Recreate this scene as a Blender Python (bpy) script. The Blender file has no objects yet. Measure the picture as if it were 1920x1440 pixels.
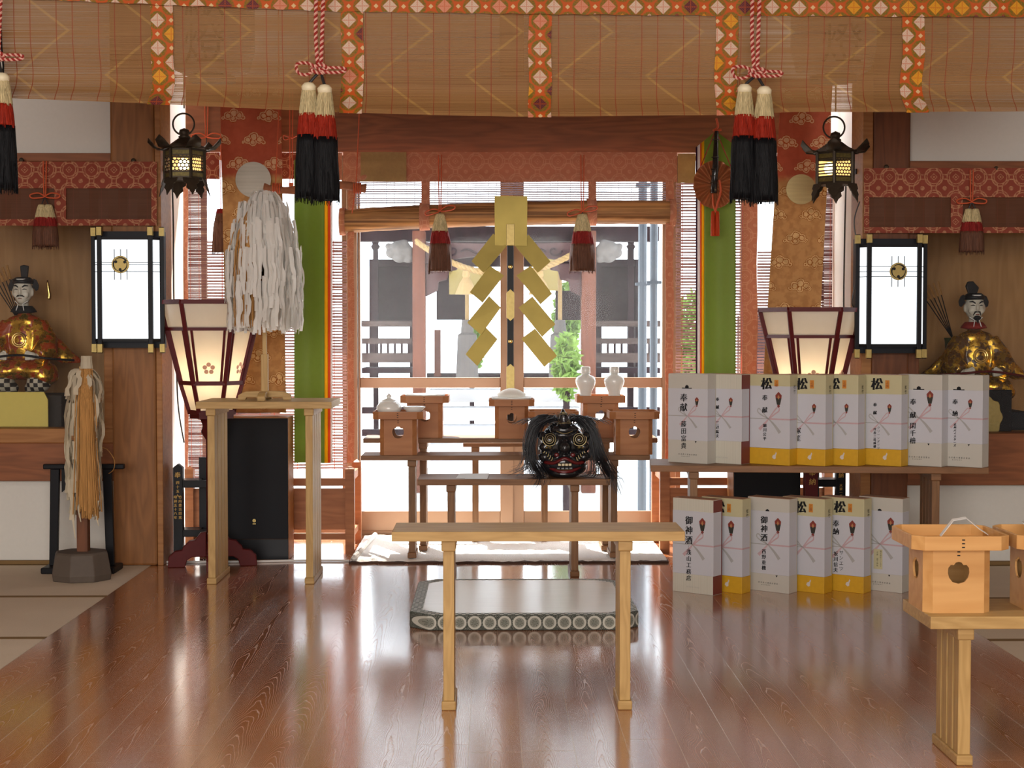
import bpy, bmesh, math, random
from mathutils import Vector, Matrix, noise as mnoise
random.seed(7)
PI = math.pi
SC = bpy.context.scene
COL = SC.collection
# ---------------------------------------------------------------- camera
F_PX = 2900.0
CAM_H = 1.18
PITCH = math.atan(100.0 / F_PX)
YAW = math.atan(38.5 / F_PX)
cam_d = bpy.data.cameras.new('camera')
cam = bpy.data.objects.new('camera', cam_d); COL.objects.link(cam)
cam_d.sensor_width = 36.0; cam_d.lens = 36.0 * F_PX / 1920.0
cam_d.clip_start = 0.05; cam_d.clip_end = 300
cam.location = (0, 0, CAM_H)
cam.rotation_euler = (PI / 2 - PITCH, 0, -YAW)
SC.camera = cam
RM = cam.rotation_euler.to_matrix()
# ---------------------------------------------------------------- sky, sun, room light, exposure
w = bpy.data.worlds.new('sky'); SC.world = w; w.use_nodes = True
bgn = w.node_tree.nodes['Background']
bgn.inputs[0].default_value = (0.86, 0.93, 1.0, 1); bgn.inputs[1].default_value = 6.5
sd = bpy.data.lights.new('sun', 'SUN'); sd.energy = 24.0; sd.angle = math.radians(0.6); sd.color = (1.0, 0.93, 0.82)
so = bpy.data.objects.new('sun', sd); COL.objects.link(so)
_sv = Vector((0.22, -math.cos(math.radians(62)), -math.sin(math.radians(62))))
so.rotation_euler = _sv.to_track_quat('-Z', 'Y').to_euler()
def area(name, loc, target, sx, sy, power, color):
    d = bpy.data.lights.new(name, 'AREA'); d.shape = 'RECTANGLE'; d.size = sx; d.size_y = sy; d.energy = power; d.color = color
    o = bpy.data.objects.new(name, d); COL.objects.link(o); o.location = loc
    o.rotation_euler = (Vector(target) - Vector(loc)).to_track_quat('-Z', 'Y').to_euler()
    return o
area('entrance_fill_light', (-0.6, -3.4, 1.8), (0.0, 6.5, 1.0), 6.2, 2.9, 560, (1.0, 0.97, 0.93))  # lamp added before the closed wall, in place of daylight from an entrance
area('added_ceiling_fill', (-1.4, 3.0, 3.15), (-1.4, 3.0, 0), 1.6, 0.8, 30, (1.0, 0.93, 0.82))  # two unseen overhead lamps, added to brighten the hall
area('added_ceiling_fill', (1.6, 3.0, 3.15), (1.6, 3.0, 0), 1.6, 0.8, 22, (1.0, 0.93, 0.82))
SC.view_settings.view_transform = 'Standard'; SC.view_settings.look = 'None'
SC.view_settings.gamma = 1.0; SC.view_settings.use_curve_mapping = False
SC.view_settings.exposure = 0.0
cy = SC.cycles
cy.use_denoising = True
cy.max_bounces = 8; cy.diffuse_bounces = 3; cy.glossy_bounces = 3; cy.transmission_bounces = 4; cy.transparent_max_bounces = 16
cy.caustics_reflective = False; cy.caustics_refractive = False
cy.sample_clamp_indirect = 6.0
# ---------------------------------------------------------------- pixel -> place at a known depth
def ray(px, py):
    d = Vector(((px - 960.0) / F_PX, (720.0 - py) / F_PX, -1.0))
    return RM @ d
def at(px, py, Y):
    d = ray(px, py); t = Y / d.y
    return Vector((d.x * t, Y, CAM_H + d.z * t))
def X(px, Y, py=620.0): return at(px, py, Y).x
def Z(py, Y, px=960.0): return at(px, py, Y).z
def onz(px, py, z=0.0):
    d = ray(px, py); t = (z - CAM_H) / d.z
    return Vector((d.x * t, d.y * t, z))
# ---------------------------------------------------------------- mesh builder
class MB:
    def __init__(s): s.v = []; s.f = []; s.m = []; s.cur = 0
    def add(s, vs, fs):
        n = len(s.v); s.v += [Vector(p) for p in vs]
        for f in fs: s.f.append([i + n for i in f]); s.m.append(s.cur)
        return s
    def box(s, x0, x1, y0, y1, z0, z1):
        if x0 > x1: x0, x1 = x1, x0
        if y0 > y1: y0, y1 = y1, y0
        if z0 > z1: z0, z1 = z1, z0
        vs = [(x, y, z) for z in (z0, z1) for y in (y0, y1) for x in (x0, x1)]
        return s.add(vs, [(0, 2, 3, 1), (4, 5, 7, 6), (0, 1, 5, 4), (2, 6, 7, 3), (0, 4, 6, 2), (1, 3, 7, 5)])
    def prism(s, pts, vec):
        n = len(pts); vec = Vector(vec); a = [Vector(p) for p in pts]; b = [p + vec for p in a]
        fs = [tuple(range(n))[::-1], tuple(range(n, 2 * n))]
        fs += [(i, (i + 1) % n, n + (i + 1) % n, n + i) for i in range(n)]
        return s.add(a + b, fs)
    def tube(s, pts, r, n=8, cap=True, flat=1.0):
        pts = [Vector(p) for p in pts]; N = len(pts)
        if not hasattr(r, '__len__'): r = [r] * N
        rings = []; prev = None
        for i, p in enumerate(pts):
            t = (pts[min(i + 1, N - 1)] - pts[max(i - 1, 0)])
            if t.length < 1e-9: t = Vector((0, 0, 1))
            t.normalize()
            if prev is None:
                u = t.orthogonal().normalized()
            else:
                u = (prev - t * prev.dot(t))
                u = u.normalized() if u.length > 1e-6 else t.orthogonal().normalized()
            prev = u; v = t.cross(u)
            rings.append([p + (u * math.cos(2 * PI * k / n) + v * math.sin(2 * PI * k / n) * flat) * r[i] for k in range(n)])
        vs = [q for R in rings for q in R]
        fs = [(i * n + k, i * n + (k + 1) % n, (i + 1) * n + (k + 1) % n, (i + 1) * n + k) for i in range(N - 1) for k in range(n)]
        if cap: fs += [tuple(range(n))[::-1], tuple(range((N - 1) * n, N * n))]
        return s.add(vs, fs)
    def lathe(s, c, prof, n=24, sx=1.0, sy=1.0, rot=0.0, fn=None):
        c = Vector(c); vs = []
        for (r, z) in prof:
            for k in range(n):
                a = 2 * PI * k / n + rot
                rr = r * (fn(a, z) if fn else 1.0)
                vs.append(c + Vector((rr * math.cos(a) * sx, rr * math.sin(a) * sy, z)))
        N = len(prof)
        fs = [(i * n + k, i * n + (k + 1) % n, (i + 1) * n + (k + 1) % n, (i + 1) * n + k) for i in range(N - 1) for k in range(n)]
        fs += [tuple(range(n))[::-1], tuple(range((N - 1) * n, N * n))]
        return s.add(vs, fs)
    def ell(s, c, rx, ry, rz, n=16, m=10, rot=None):
        c = Vector(c); vs = []; 
        for i in range(m + 1):
            th = PI * (0.02 + 0.96 * i / m)
            for k in range(n):
                a = 2 * PI * k / n
                p = Vector((rx * math.sin(th) * math.cos(a), ry * math.sin(th) * math.sin(a), -rz * math.cos(th)))
                if rot is not None: p = rot @ p
                vs.append(c + p)
        fs = [(i * n + k, i * n + (k + 1) % n, (i + 1) * n + (k + 1) % n, (i + 1) * n + k) for i in range(m) for k in range(n)]
        fs += [tuple(range(n))[::-1], tuple(range(m * n, (m + 1) * n))]
        return s.add(vs, fs)
    def grid(s, fn, nu, nv):
        vs = [fn(i / nu, j / nv) for j in range(nv + 1) for i in range(nu + 1)]
        fs = [(j * (nu + 1) + i, j * (nu + 1) + i + 1, (j + 1) * (nu + 1) + i + 1, (j + 1) * (nu + 1) + i) for j in range(nv) for i in range(nu)]
        return s.add(vs, fs)
    def xf(s, M):
        s.v = [M @ p for p in s.v]; return s
    def build(s, name, mats, parent=None, origin=None, smooth=False, bevel=0, solid=0, sub=0, remesh=0, smoothmod=0):
        if parent is not None: o_ = Vector(parent['_o']); 
        else: o_ = Vector(origin) if origin is not None else Vector((0, 0, 0))
        me = bpy.data.meshes.new(name)
        me.from_pydata([tuple(p - o_) for p in s.v], [], s.f)
        if not isinstance(mats, (list, tuple)): mats = [mats]
        for m in mats: me.materials.append(m)
        me.polygons.foreach_set('material_index', s.m)
        if smooth: me.polygons.foreach_set('use_smooth', [True] * len(me.polygons))
        me.update()
        ob = bpy.data.objects.new(name, me); COL.objects.link(ob)
        ob['_o'] = tuple(o_)
        if parent is not None: ob.parent = parent
        else: ob.location = o_
        if remesh:
            md = ob.modifiers.new('r', 'REMESH'); md.mode = 'VOXEL'; md.voxel_size = remesh; md.use_smooth_shade = True
            if smoothmod:
                md = ob.modifiers.new('s', 'SMOOTH'); md.factor = 0.6; md.iterations = smoothmod
        if solid:
            md = ob.modifiers.new('t', 'SOLIDIFY'); md.thickness = solid; md.offset = 0
        if bevel:
            md = ob.modifiers.new('b', 'BEVEL'); md.width = bevel; md.segments = 2; md.limit_method = 'ANGLE'
        if sub:
            md = ob.modifiers.new('d', 'SUBSURF'); md.levels = sub; md.render_levels = sub
        return ob
def thing(name, label, cat, loc=(0, 0, 0), group=None, base=None):
    """Empty at the thing's base. Parts are given in world coordinates (base = loc) or local ones (base = 0)."""
    o = bpy.data.objects.new(name, None); COL.objects.link(o); o.location = loc; o.empty_display_size = 0.05
    o['_o'] = tuple(loc) if base is None else tuple(base)
    o['label'] = label; o['category'] = cat
    if group: o['group'] = group
    return o
def tag(o, label, cat, group=None, kind=None):
    o['label'] = label; o['category'] = cat
    if group: o['group'] = group
    if kind: o['kind'] = kind
    return o
def struct(o): o['kind'] = 'structure'; return o
def copy_tree(o, parent=None):
    c = o.copy(); COL.objects.link(c)
    if parent is not None: c.parent = parent
    for ch in list(o.children): copy_tree(ch, c)
    return c
# ---------------------------------------------------------------- node expressions
class S:
    def __init__(s, g, k): s.g = g; s.k = k
    def __add__(a, b): return a.g.m('ADD', a, b)
    def __radd__(a, b): return a.g.m('ADD', b, a)
    def __sub__(a, b): return a.g.m('SUBTRACT', a, b)
    def __rsub__(a, b): return a.g.m('SUBTRACT', b, a)
    def __mul__(a, b): return a.g.m('MULTIPLY', a, b)
    def __rmul__(a, b): return a.g.m('MULTIPLY', b, a)
    def __truediv__(a, b): return a.g.m('DIVIDE', a, b)
    def __lt__(a, b): return a.g.m('LESS_THAN', a, b)
    def __gt__(a, b): return a.g.m('GREATER_THAN', a, b)
    def abs(a): return a.g.m('ABSOLUTE', a)
    def frac(a): return a.g.m('FRACT', a)
    def floor(a): return a.g.m('FLOOR', a)
    def sqrt(a): return a.g.m('SQRT', a)
    def sin(a): return a.g.m('SINE', a)
    def pow(a, b): return a.g.m('POWER', a, b)
    def mod(a, b): return a.g.m('FLOORED_MODULO', a, b)
    def max(a, b): return a.g.m('MAXIMUM', a, b)
    def min(a, b): return a.g.m('MINIMUM', a, b)
    def clamp(a): return a.g.ss(a, 0, 1, smooth=False)
class G:
    def __init__(s, name):
        s.mat = bpy.data.materials.new(name); s.mat.use_nodes = True; s.t = s.mat.node_tree; s.t.nodes.clear()
        s.out = s.t.nodes.new('ShaderNodeOutputMaterial')
        tc = s.t.nodes.new('ShaderNodeTexCoord'); s.obj = tc.outputs['Object']
        sp = s.t.nodes.new('ShaderNodeSeparateXYZ'); s.t.links.new(s.obj, sp.inputs[0])
        s.x, s.y, s.z = [S(s, sp.outputs[i]) for i in range(3)]
        s.wx = s.wy = s.wz = None
    def world(s):
        gn = s.t.nodes.new('ShaderNodeNewGeometry'); sp = s.t.nodes.new('ShaderNodeSeparateXYZ'); s.t.links.new(gn.outputs['Position'], sp.inputs[0])
        s.pos = gn.outputs['Position']
        s.wx, s.wy, s.wz = [S(s, sp.outputs[i]) for i in range(3)]
    def setin(s, inp, v):
        if isinstance(v, S): v = v.k
        if isinstance(v, bpy.types.NodeSocket): s.t.links.new(v, inp)
        elif v is not None:
            if hasattr(inp.default_value, '__len__') and not hasattr(v, '__len__'): inp.default_value = [v] * len(inp.default_value)
            elif hasattr(inp.default_value, '__len__') and len(inp.default_value) == 4 and len(v) == 3: inp.default_value = (*v, 1)
            else: inp.default_value = v
    def m(s, op, a, b=None, c=None):
        n = s.t.nodes.new('ShaderNodeMath'); n.operation = op
        s.setin(n.inputs[0], a)
        if b is not None: s.setin(n.inputs[1], b)
        if c is not None: s.setin(n.inputs[2], c)
        return S(s, n.outputs[0])
    def vec(s, x=0, y=0, z=0):
        n = s.t.nodes.new('ShaderNodeCombineXYZ')
        for i, v in enumerate((x, y, z)): s.setin(n.inputs[i], v)
        return n.outputs[0]
    def noise(s, vec, scale=5, detail=3, rough=0.5, col=False):
        n = s.t.nodes.new('ShaderNodeTexNoise'); s.setin(n.inputs['Vector'], vec); n.inputs['Scale'].default_value = scale
        n.inputs['Detail'].default_value = detail; n.inputs['Roughness'].default_value = rough
        return S(s, n.outputs['Color' if col else 'Fac'])
    def white(s, vec):
        n = s.t.nodes.new('ShaderNodeTexWhiteNoise'); n.noise_dimensions = '3D'; s.setin(n.inputs['Vector'], vec); return S(s, n.outputs['Value'])
    def rnd(s):
        n = s.t.nodes.new('ShaderNodeObjectInfo'); return S(s, n.outputs['Random'])
    def ss(s, v, a, b, smooth=True, lo=0.0, hi=1.0):
        n = s.t.nodes.new('ShaderNodeMapRange'); n.interpolation_type = 'SMOOTHSTEP' if smooth else 'LINEAR'
        s.setin(n.inputs['Value'], v); n.inputs['From Min'].default_value = a; n.inputs['From Max'].default_value = b
        n.inputs['To Min'].default_value = lo; n.inputs['To Max'].default_value = hi
        return S(s, n.outputs['Result'])
    def mix(s, f, a, b):
        n = s.t.nodes.new('ShaderNodeMix'); n.data_type = 'RGBA'
        s.setin(n.inputs['Factor'], f); s.setin(n.inputs[6], a); s.setin(n.inputs[7], b)
        return n.outputs[2]
    def ramp(s, f, stops, const=False):
        n = s.t.nodes.new('ShaderNodeValToRGB'); s.setin(n.inputs[0], f); cr = n.color_ramp
        if const: cr.interpolation = 'CONSTANT'
        while len(cr.elements) < len(stops): cr.elements.new(0.5)
        for e, (p, c) in zip(cr.elements, stops): e.position = p; e.color = (*c, 1)
        return n.outputs[0]
    def bump(s, h, strength=0.3, dist=0.01):
        n = s.t.nodes.new('ShaderNodeBump'); n.inputs['Strength'].default_value = strength; n.inputs['Distance'].default_value = dist
        s.setin(n.inputs['Height'], h); return n.outputs[0]
    def pr(s, color, rough=0.5, metal=0.0, spec=0.5, normal=None, emis=None, estr=0, coat=0, crough=0.1, sheen=0, alpha=None, trans=0):
        n = s.t.nodes.new('ShaderNodeBsdfPrincipled')
        s.setin(n.inputs['Base Color'], color); s.setin(n.inputs['Roughness'], rough); s.setin(n.inputs['Metallic'], metal)
        s.setin(n.inputs['Specular IOR Level'], spec)
        if normal is not None: s.t.links.new(normal, n.inputs['Normal'])
        if emis is not None: s.setin(n.inputs['Emission Color'], emis); s.setin(n.inputs['Emission Strength'], estr)
        if coat: n.inputs['Coat Weight'].default_value = coat; n.inputs['Coat Roughness'].default_value = crough
        if sheen: n.inputs['Sheen Weight'].default_value = sheen
        return n.outputs[0]
    def node(s, kind, **kw):
        n = s.t.nodes.new(kind)
        for k, v in kw.items(): s.setin(n.inputs[k], v)
        return n.outputs[0]
    def mixs(s, f, a, b):
        n = s.t.nodes.new('ShaderNodeMixShader'); s.setin(n.inputs[0], f); s.t.links.new(a, n.inputs[1]); s.t.links.new(b, n.inputs[2]); return n.outputs[0]
    def done(s, sh): s.t.links.new(sh, s.out.inputs[0]); return s.mat
def c255(r, g, b):
    f = lambda u: (u / 255 / 12.92) if u <= 10 else ((u / 255 + 0.055) / 1.055) ** 2.4
    return (f(r), f(g), f(b))
def plain(name, col, rough=0.5, metal=0.0, spec=0.5, coat=0, var=0.12, scale=30, bump=0.0):
    g = G(name); nz = g.noise(g.obj, scale, 4)
    c = g.mix(nz, tuple(x * (1 - var) for x in col), tuple(min(1, x * (1 + var)) for x in col))
    return g.done(g.pr(c, rough, metal, spec, coat=coat, normal=g.bump(nz, bump, 0.003) if bump else None))
def cloth2(name, colfn, tr=0.35, rough=0.8, alpha=None):
    """cloth that lets part of the light through; colfn(g) -> colour"""
    g = G(name); c = colfn(g)
    d = g.pr(c, rough, spec=0.2); t = g.node('ShaderNodeBsdfTranslucent', Color=c)
    return g.done(g.mixs(tr, d, t))
def wood(name, c1, c2, axis='x', rough=0.5, spec=0.28, ring=14.0, fine=90, bump=0.08):
    g = G(name); r = g.rnd() * 13.0
    ax = {'x': (0.12, 1, 1), 'y': (1, 0.12, 1), 'z': (1, 1, 0.12)}[axis]
    v = g.vec(g.x * ax[0] + r, g.y * ax[1], g.z * ax[2])
    n1 = g.noise(v, ring, 3); n2 = g.noise(g.vec(g.x * ax[0] * 0.5 + r, g.y * ax[1], g.z * ax[2]), fine, 2)
    rings = ((n1 * 9.0).frac() - 0.5).abs() * 2.0
    f = rings * 0.55 + n2 * 0.45
    c = g.mix(f, c1, c2)
    return g.done(g.pr(c, rough, spec=spec, normal=g.bump(n2, bump, 0.002)))
M = {}
M['cedar'] = wood('pale_hinoki_wood', c255(192, 158, 102), c255(165, 131, 79), 'x')
M['cedarz'] = wood('pale_hinoki_wood_upright', c255(194, 160, 103), c255(166, 132, 79), 'z')
M['cedar2'] = wood('brown_cedar', c255(136, 96, 62), c255(110, 76, 48), 'x')
M['cedar2z'] = wood('brown_cedar_upright', c255(136, 98, 64), c255(108, 76, 48), 'z')
M['sanbo2'] = wood('brown_sanbo_wood', c255(176, 120, 76), c255(156, 100, 60), 'x', ring=6, fine=60, bump=0.03)  # darker brown than the wood of the near stands
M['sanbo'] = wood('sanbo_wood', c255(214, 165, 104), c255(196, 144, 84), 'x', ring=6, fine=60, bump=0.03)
M['pillar'] = wood('pillar_wood', c255(150, 100, 56), c255(118, 76, 40), 'z', ring=8)
M['beam'] = wood('dark_beam_wood', c255(150, 92, 58), c255(114, 68, 42), 'x', ring=8)
M['beamz'] = wood('dark_post_wood', c255(118, 70, 42), c255(86, 50, 30), 'z', ring=8)
M['niche'] = wood('niche_panel_wood', c255(172, 128, 78), c255(148, 106, 60), 'z', ring=5)
M['frame'] = wood('frame_wood', c255(170, 118, 70), c255(140, 92, 50), 'x', ring=8)
M['fence'] = wood('fence_wood', c255(170, 110, 70), c255(140, 86, 52), 'x', ring=8)
M['plaster'] = plain('white_plaster', c255(212, 208, 200), 0.9, var=0.03, scale=60, bump=0.1)
M['reveal'] = plain('white_reveal', c255(244, 238, 230), 0.85, var=0.02)
M['ceil'] = wood('ceiling_board', c255(150, 110, 74), c255(124, 88, 58), 'y')
M['black'] = plain('black_lacquer', (0.008, 0.008, 0.010), 0.42, spec=0.16, var=0.2)
M['blackmat'] = plain('black_mat', (0.012, 0.013, 0.016), 0.8, spec=0.3, var=0.2, scale=400)
M['redlac'] = plain('dark_red_lacquer', c255(84, 22, 22), 0.45, spec=0.15, var=0.15)
M['gold'] = plain('polished_gold', (0.80, 0.58, 0.20), 0.3, metal=1.0, var=0.12, scale=14, bump=0.05)
M['brass'] = plain('brass', (0.36, 0.27, 0.10), 0.48, metal=0.9, var=0.25, scale=60, bump=0.1)
M['bronze'] = plain('old_bronze', c255(62, 52, 40), 0.5, metal=0.6, var=0.4, scale=40, bump=0.2)
M['alu'] = plain('bronze_aluminium', c255(150, 118, 92), 0.4, metal=0.35, var=0.03)
M['porcelain'] = plain('white_porcelain', c255(225, 225, 220), 0.12, spec=0.6, var=0.02)
M['white'] = plain('white_paper', c255(226, 224, 220), 0.8, spec=0.2, var=0.02)
M['ink'] = plain('black_ink', (0.012, 0.012, 0.014), 0.7, spec=0.2)
M['goldink'] = plain('gold_ink', c255(200, 160, 80), 0.5, spec=0.3)
M['cable'] = plain('black_cable', (0.02, 0.02, 0.02), 0.5)
M['cordorange'] = plain('orange_cord', c255(196, 84, 44), 0.7, var=0.25, scale=300)
M['redcord'] = plain('red_cord', c255(158, 40, 34), 0.7, var=0.2, scale=300)
M['whitecord'] = plain('pale_cord', c255(232, 176, 158), 0.7, var=0.1, scale=300)
def glass(name, haze=0.05):
    g = G(name)
    sm = g.noise(g.obj, 3.0, 5); hz = g.ss(sm, 0.35, 0.75, lo=haze * 0.5, hi=haze * 1.6)
    lw = g.t.nodes.new('ShaderNodeLayerWeight'); fr = S(g, lw.outputs['Facing']).pow(4.0) * 0.85 + 0.012
    a = g.node('ShaderNodeBsdfTransparent', Color=(0.95, 0.97, 0.97))
    b = g.node('ShaderNodeBsdfAnisotropic', Color=(1, 1, 1), Roughness=0.14)
    d = g.node('ShaderNodeBsdfDiffuse', Color=(0.9, 0.9, 0.9)); tl = g.node('ShaderNodeBsdfTranslucent', Color=(0.9, 0.9, 0.95))
    d = g.mixs(0.5, d, tl)
    return g.done(g.mixs(hz, g.mixs(fr, a, b), d))
M['glass'] = glass('window_glass', 0.008)
M['glass2'] = glass('case_glass', 0.02)
# floor boards: cathedral grain with its glint painted as pale lines, narrow pale joints
def floor_mat():
    g = G('brown_floorboards'); g.world()
    W = 0.1497
    u0 = (g.wx + 1.712) / W; i = u0.floor(); u = (u0.frac() - 0.5)
    r = g.white(g.vec(i, 3.1, 0)); r2 = g.white(g.vec(i, 7.7, 0))
    warp = g.noise(g.vec(g.wx * 9.0 + r * 40, g.wy * 2.2, r * 9), 1.0, 2)
    warp2 = g.noise(g.vec(g.wx * 55.0, g.wy * 9.0 + r * 20, r2 * 9), 1.0, 3)
    uc = u - (warp - 0.5) * 0.5
    per = g.ss(g.noise(g.vec(r * 30, g.wy * 0.5, r2 * 20), 1.0, 1), 0.35, 0.65, lo=0.6, hi=2.2)
    Fld = (g.wy + r * 5.0) * 15.0 * (r2 - 0.3).max(0.16) * 1.4 + uc * uc * 64.0 * per + warp * 3.4 + warp2 * 0.9
    L = (Fld.frac() - 0.5).abs()
    ln = g.ss(L, 0.03, 0.095, lo=1.0, hi=0.0)
    gapm = g.ss(u.abs(), 0.487, 0.494)
    j = ((g.wy + r * 3.6) / 1.82).frac(); 
    gapj = g.ss((j - 0.5).abs(), 0.4985, 0.4995)
    gap = gapm.max(gapj)
    tone = g.noise(g.vec(g.wx * 6, g.wy * 0.9 + r * 9, 0), 1.3, 3)
    base = g.mix(tone * 0.6 + r * 0.4, c255(144, 84, 50), c255(180, 112, 66))
    c = g.mix(ln * 0.65, base, c255(206, 168, 142)); c = g.mix(gap * 0.75, c, c255(196, 168, 140))
    h = ln * -1.0 + gap * -1.6 + g.noise(g.pos, 7, 2) * 0.35
    rough = g.ss(g.noise(g.pos, 2.5, 4), 0.2, 0.8, lo=0.14, hi=0.21) + ln * 0.2
    return g.done(g.pr(c, rough, spec=0.8, coat=1.0, crough=0.13, normal=g.bump(h, 0.6, 0.002)))
M['floor'] = floor_mat()
def tatami_mat_m():
    g = G('pale_tatami_carpet'); g.world(); n = g.noise(g.pos, 260, 2); n2 = g.noise(g.pos, 3, 2)
    c = g.mix(n * 0.6 + n2 * 0.4, c255(186, 168, 146), c255(226, 210, 188))
    return g.done(g.pr(c, 0.9, spec=0.2, normal=g.bump(n, 0.3, 0.002)))
M['tatami'] = tatami_mat_m()
M['tborder'] = plain('tatami_border', c255(120, 92, 52), 0.8)
# ------------------------------------------------ brocades
def lozenge_brocade(name):
    g = G(name); P = 0.1084; g.x = g.x - (0.112 - 0.0542)
    def lattice(x, z, seed):
        ix = (x / P).floor(); iz = (z / P).floor(); fx = (x / P).frac() - 0.5; fz = (z / P).frac() - 0.5
        d = fx.abs() + fz.abs(); rr = (fx * fx + fz * fz).sqrt(); rd = g.white(g.vec(ix, iz, seed))
        cross = (fx.abs().min(fz.abs()) < 0.018); fx4 = ((d * 14.0).frac() - 0.5).abs()
        return d, rr, rd, cross.max((fx4 < 0.11) * (d > 0.06))
    d1, r1, k1, x1 = lattice(g.x, g.z, 1.0); d2, r2, k2, x2 = lattice(g.x + P / 2, g.z + P / 2, 5.0)
    pal = [(0, c255(236, 214, 190)), (0.4, c255(240, 176, 40)), (0.62, c255(92, 40, 52)), (0.8, c255(232, 160, 128)), (0.92, c255(236, 214, 190))]
    near = g.m('LESS_THAN', d1, d2); rr = r1.min(r2)
    nz = g.noise(g.obj, 160, 2)
    ring = g.ss(rr, 0.30, 0.36) ; green = c255(128, 116, 28); orange = c255(214, 96, 30)
    bgc = g.mix(g.ss(nz, 0.42, 0.58), green, c255(176, 110, 30)); bgc = g.mix(ring, bgc, orange)
    dia1 = d1 < 0.27; dia2 = d2 < 0.27
    c = g.mix(dia1, bgc, g.ramp(k1, pal, True)); c = g.mix(dia2, c, g.ramp(k2, pal, True))
    lines = x1 * dia1 + x2 * dia2; c = g.mix(lines * 0.55, c, orange)
    small = lambda x, z: (((x / P).frac() - 0.5).abs() + ((z / P).frac() - 0.5).abs()) < 0.09
    sm = small(g.x + P / 2, g.z).max(small(g.x, g.z + P / 2)); c = g.mix(sm, c, c255(238, 206, 150))
    d = g.pr(c, 0.6, spec=0.3, sheen=0.3); t = g.node('ShaderNodeBsdfTranslucent', Color=c)
    return g.done(g.mixs(0.25, d, t))
M['lozenge'] = lozenge_brocade('orange_lozenge_brocade')
def red_brocade(name, a, b, P=0.13):
    def fn(g):
        fx = (g.x / P).frac() - 0.5; fz = (g.z / P).frac() - 0.5
        r = (fx * fx + fz * fz).sqrt(); r2 = ((fx.abs() - 0.5) * (fx.abs() - 0.5) + (fz.abs() - 0.5) * (fz.abs() - 0.5)).sqrt()
        rings = ((r - 0.40).abs() < 0.028).max((r2 - 0.40).abs() < 0.028).max((r - 0.3).abs() < 0.02)
        dia = (fx.abs() + fz.abs() - 0.14).abs() < 0.022; dia2 = (fx.abs() + fz.abs()) < 0.05
        dot = r2 < 0.1; pat = rings.max(dia).max(dia2).max(dot)
        n = g.noise(g.obj, 90, 3)
        return g.mix(pat * g.ss(n, 0.3, 0.6, lo=0.25, hi=0.95), a, b)
    return cloth2(name, fn, tr=0.2)
M['redbro'] = red_brocade('red_brocade', c255(150, 74, 58), c255(196, 142, 106), 0.11)
M['redbro2'] = red_brocade('faded_red_brocade', c255(196, 128, 100), c255(210, 152, 122), 0.11)
M['faded'] = cloth2('faded_tan_cloth', lambda g: g.mix(g.noise(g.obj, 60, 3), c255(176, 140, 92), c255(200, 164, 112)), tr=0.3)
def cloud_brocade(name, zsplit):
    def fn(g):
        PX, PZ = 0.185, 0.125
        def clouds(ox, oz):
            row = ((g.z + oz) / PZ).floor(); x = g.x + ox + row * 0.105
            fx = ((x / PX).frac() - 0.5) * PX; fz = (((g.z + oz) / PZ).frac() - 0.5) * PZ
            wob = (g.noise(g.obj, 60, 2) - 0.5) * 0.012
            m = None
            for (cx, cz, rr) in [(-0.03, 0.0, 0.024), (0.0, 0.014, 0.027), (0.03, 0.002, 0.024), (-0.005, -0.014, 0.022), (0.05, -0.012, 0.014), (-0.055, -0.012, 0.012)]:
                d = ((fx - cx) * (fx - cx) + (fz - cz) * (fz - cz)).sqrt() - rr + wob
                m = d if m is None else m.min(d)
            edge = (m.abs() < 0.0025); inner = ((m + 0.010).abs() < 0.0018)
            return m < 0.0, edge.max(inner)
        a, e = clouds(0, 0); n = g.noise(g.obj, 7, 3)
        up = g.mix(a, c255(188, 98, 72), c255(218, 178, 140)); up = g.mix(e * a, up, c255(176, 84, 40))
        lo = g.mix(a, c255(204, 158, 104), c255(228, 194, 140)); lo = g.mix(e * a, lo, c255(160, 96, 36)); 
        cr = g.ss(g.noise(g.obj, 28, 4), 0.38, 0.62); lo = g.mix(cr * 0.35, lo, c255(150, 96, 48)); up = g.mix(cr * 0.2, up, c255(150, 70, 50))
        f = g.ss(g.z + (n - 0.5) * 0.05, zsplit - 0.02, zsplit + 0.02)
        return g.mix(f, lo, up)
    return cloth2(name, fn, tr=0.28)
# bamboo blinds: thin horizontal slats, red threads, light passes between the slats
def blind_mat(name, c1, c2, open_, thread, tper=0.125, zig=None, slat=0.0045, red=c255(150, 60, 36), streak=0.5):
    g = G(name)
    n1 = g.noise(g.vec(g.x * 0.6, g.y, g.z * 160), 1.0, 3); n2 = g.noise(g.vec(g.x * 0.35, 0, g.z * 26), 1.0, 2)
    c = g.mix(n1, c1, c2)
    if zig:
        g.y = g.y
        per, amp = zig
        tri = (((g.z / per).frac() - 0.5).abs() * 2.0) * amp
        xx = ((g.x - tri) / 0.36).frac(); z1 = g.ss((xx - 0.5).abs(), 0.012, 0.03, lo=1.0, hi=0.0)
        c = g.mix(z1 * 0.45, c, c255(214, 172, 96))
    if thread:
        fx = (g.x / tper).frac(); th = ((fx - 0.5).abs() < 0.010).max((fx - 0.12).abs() < 0.010)
        c = g.mix(th * 0.8, c, red)
    fs = ((g.z / slat).frac() - 0.5).abs() + (n1 - 0.5) * streak + (n2 - 0.5) * 0.25
    op = g.ss(fs, 0.5 - open_ - 0.05, 0.5 - open_ + 0.05)
    if thread: op = op * (1.0 - th)
    d = g.pr(c, 0.6, spec=0.3); t = g.node('ShaderNodeBsdfTranslucent', Color=c)
    sh = g.mixs(0.3, d, t)
    return g.done(g.mixs(op, sh, g.node('ShaderNodeBsdfTransparent', Color=(1, 1, 1))))
M['misu'] = blind_mat('bamboo_blind', c255(148, 108, 66), c255(178, 134, 84), 0.085, True, 0.166, zig=(0.34, 0.22))
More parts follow.
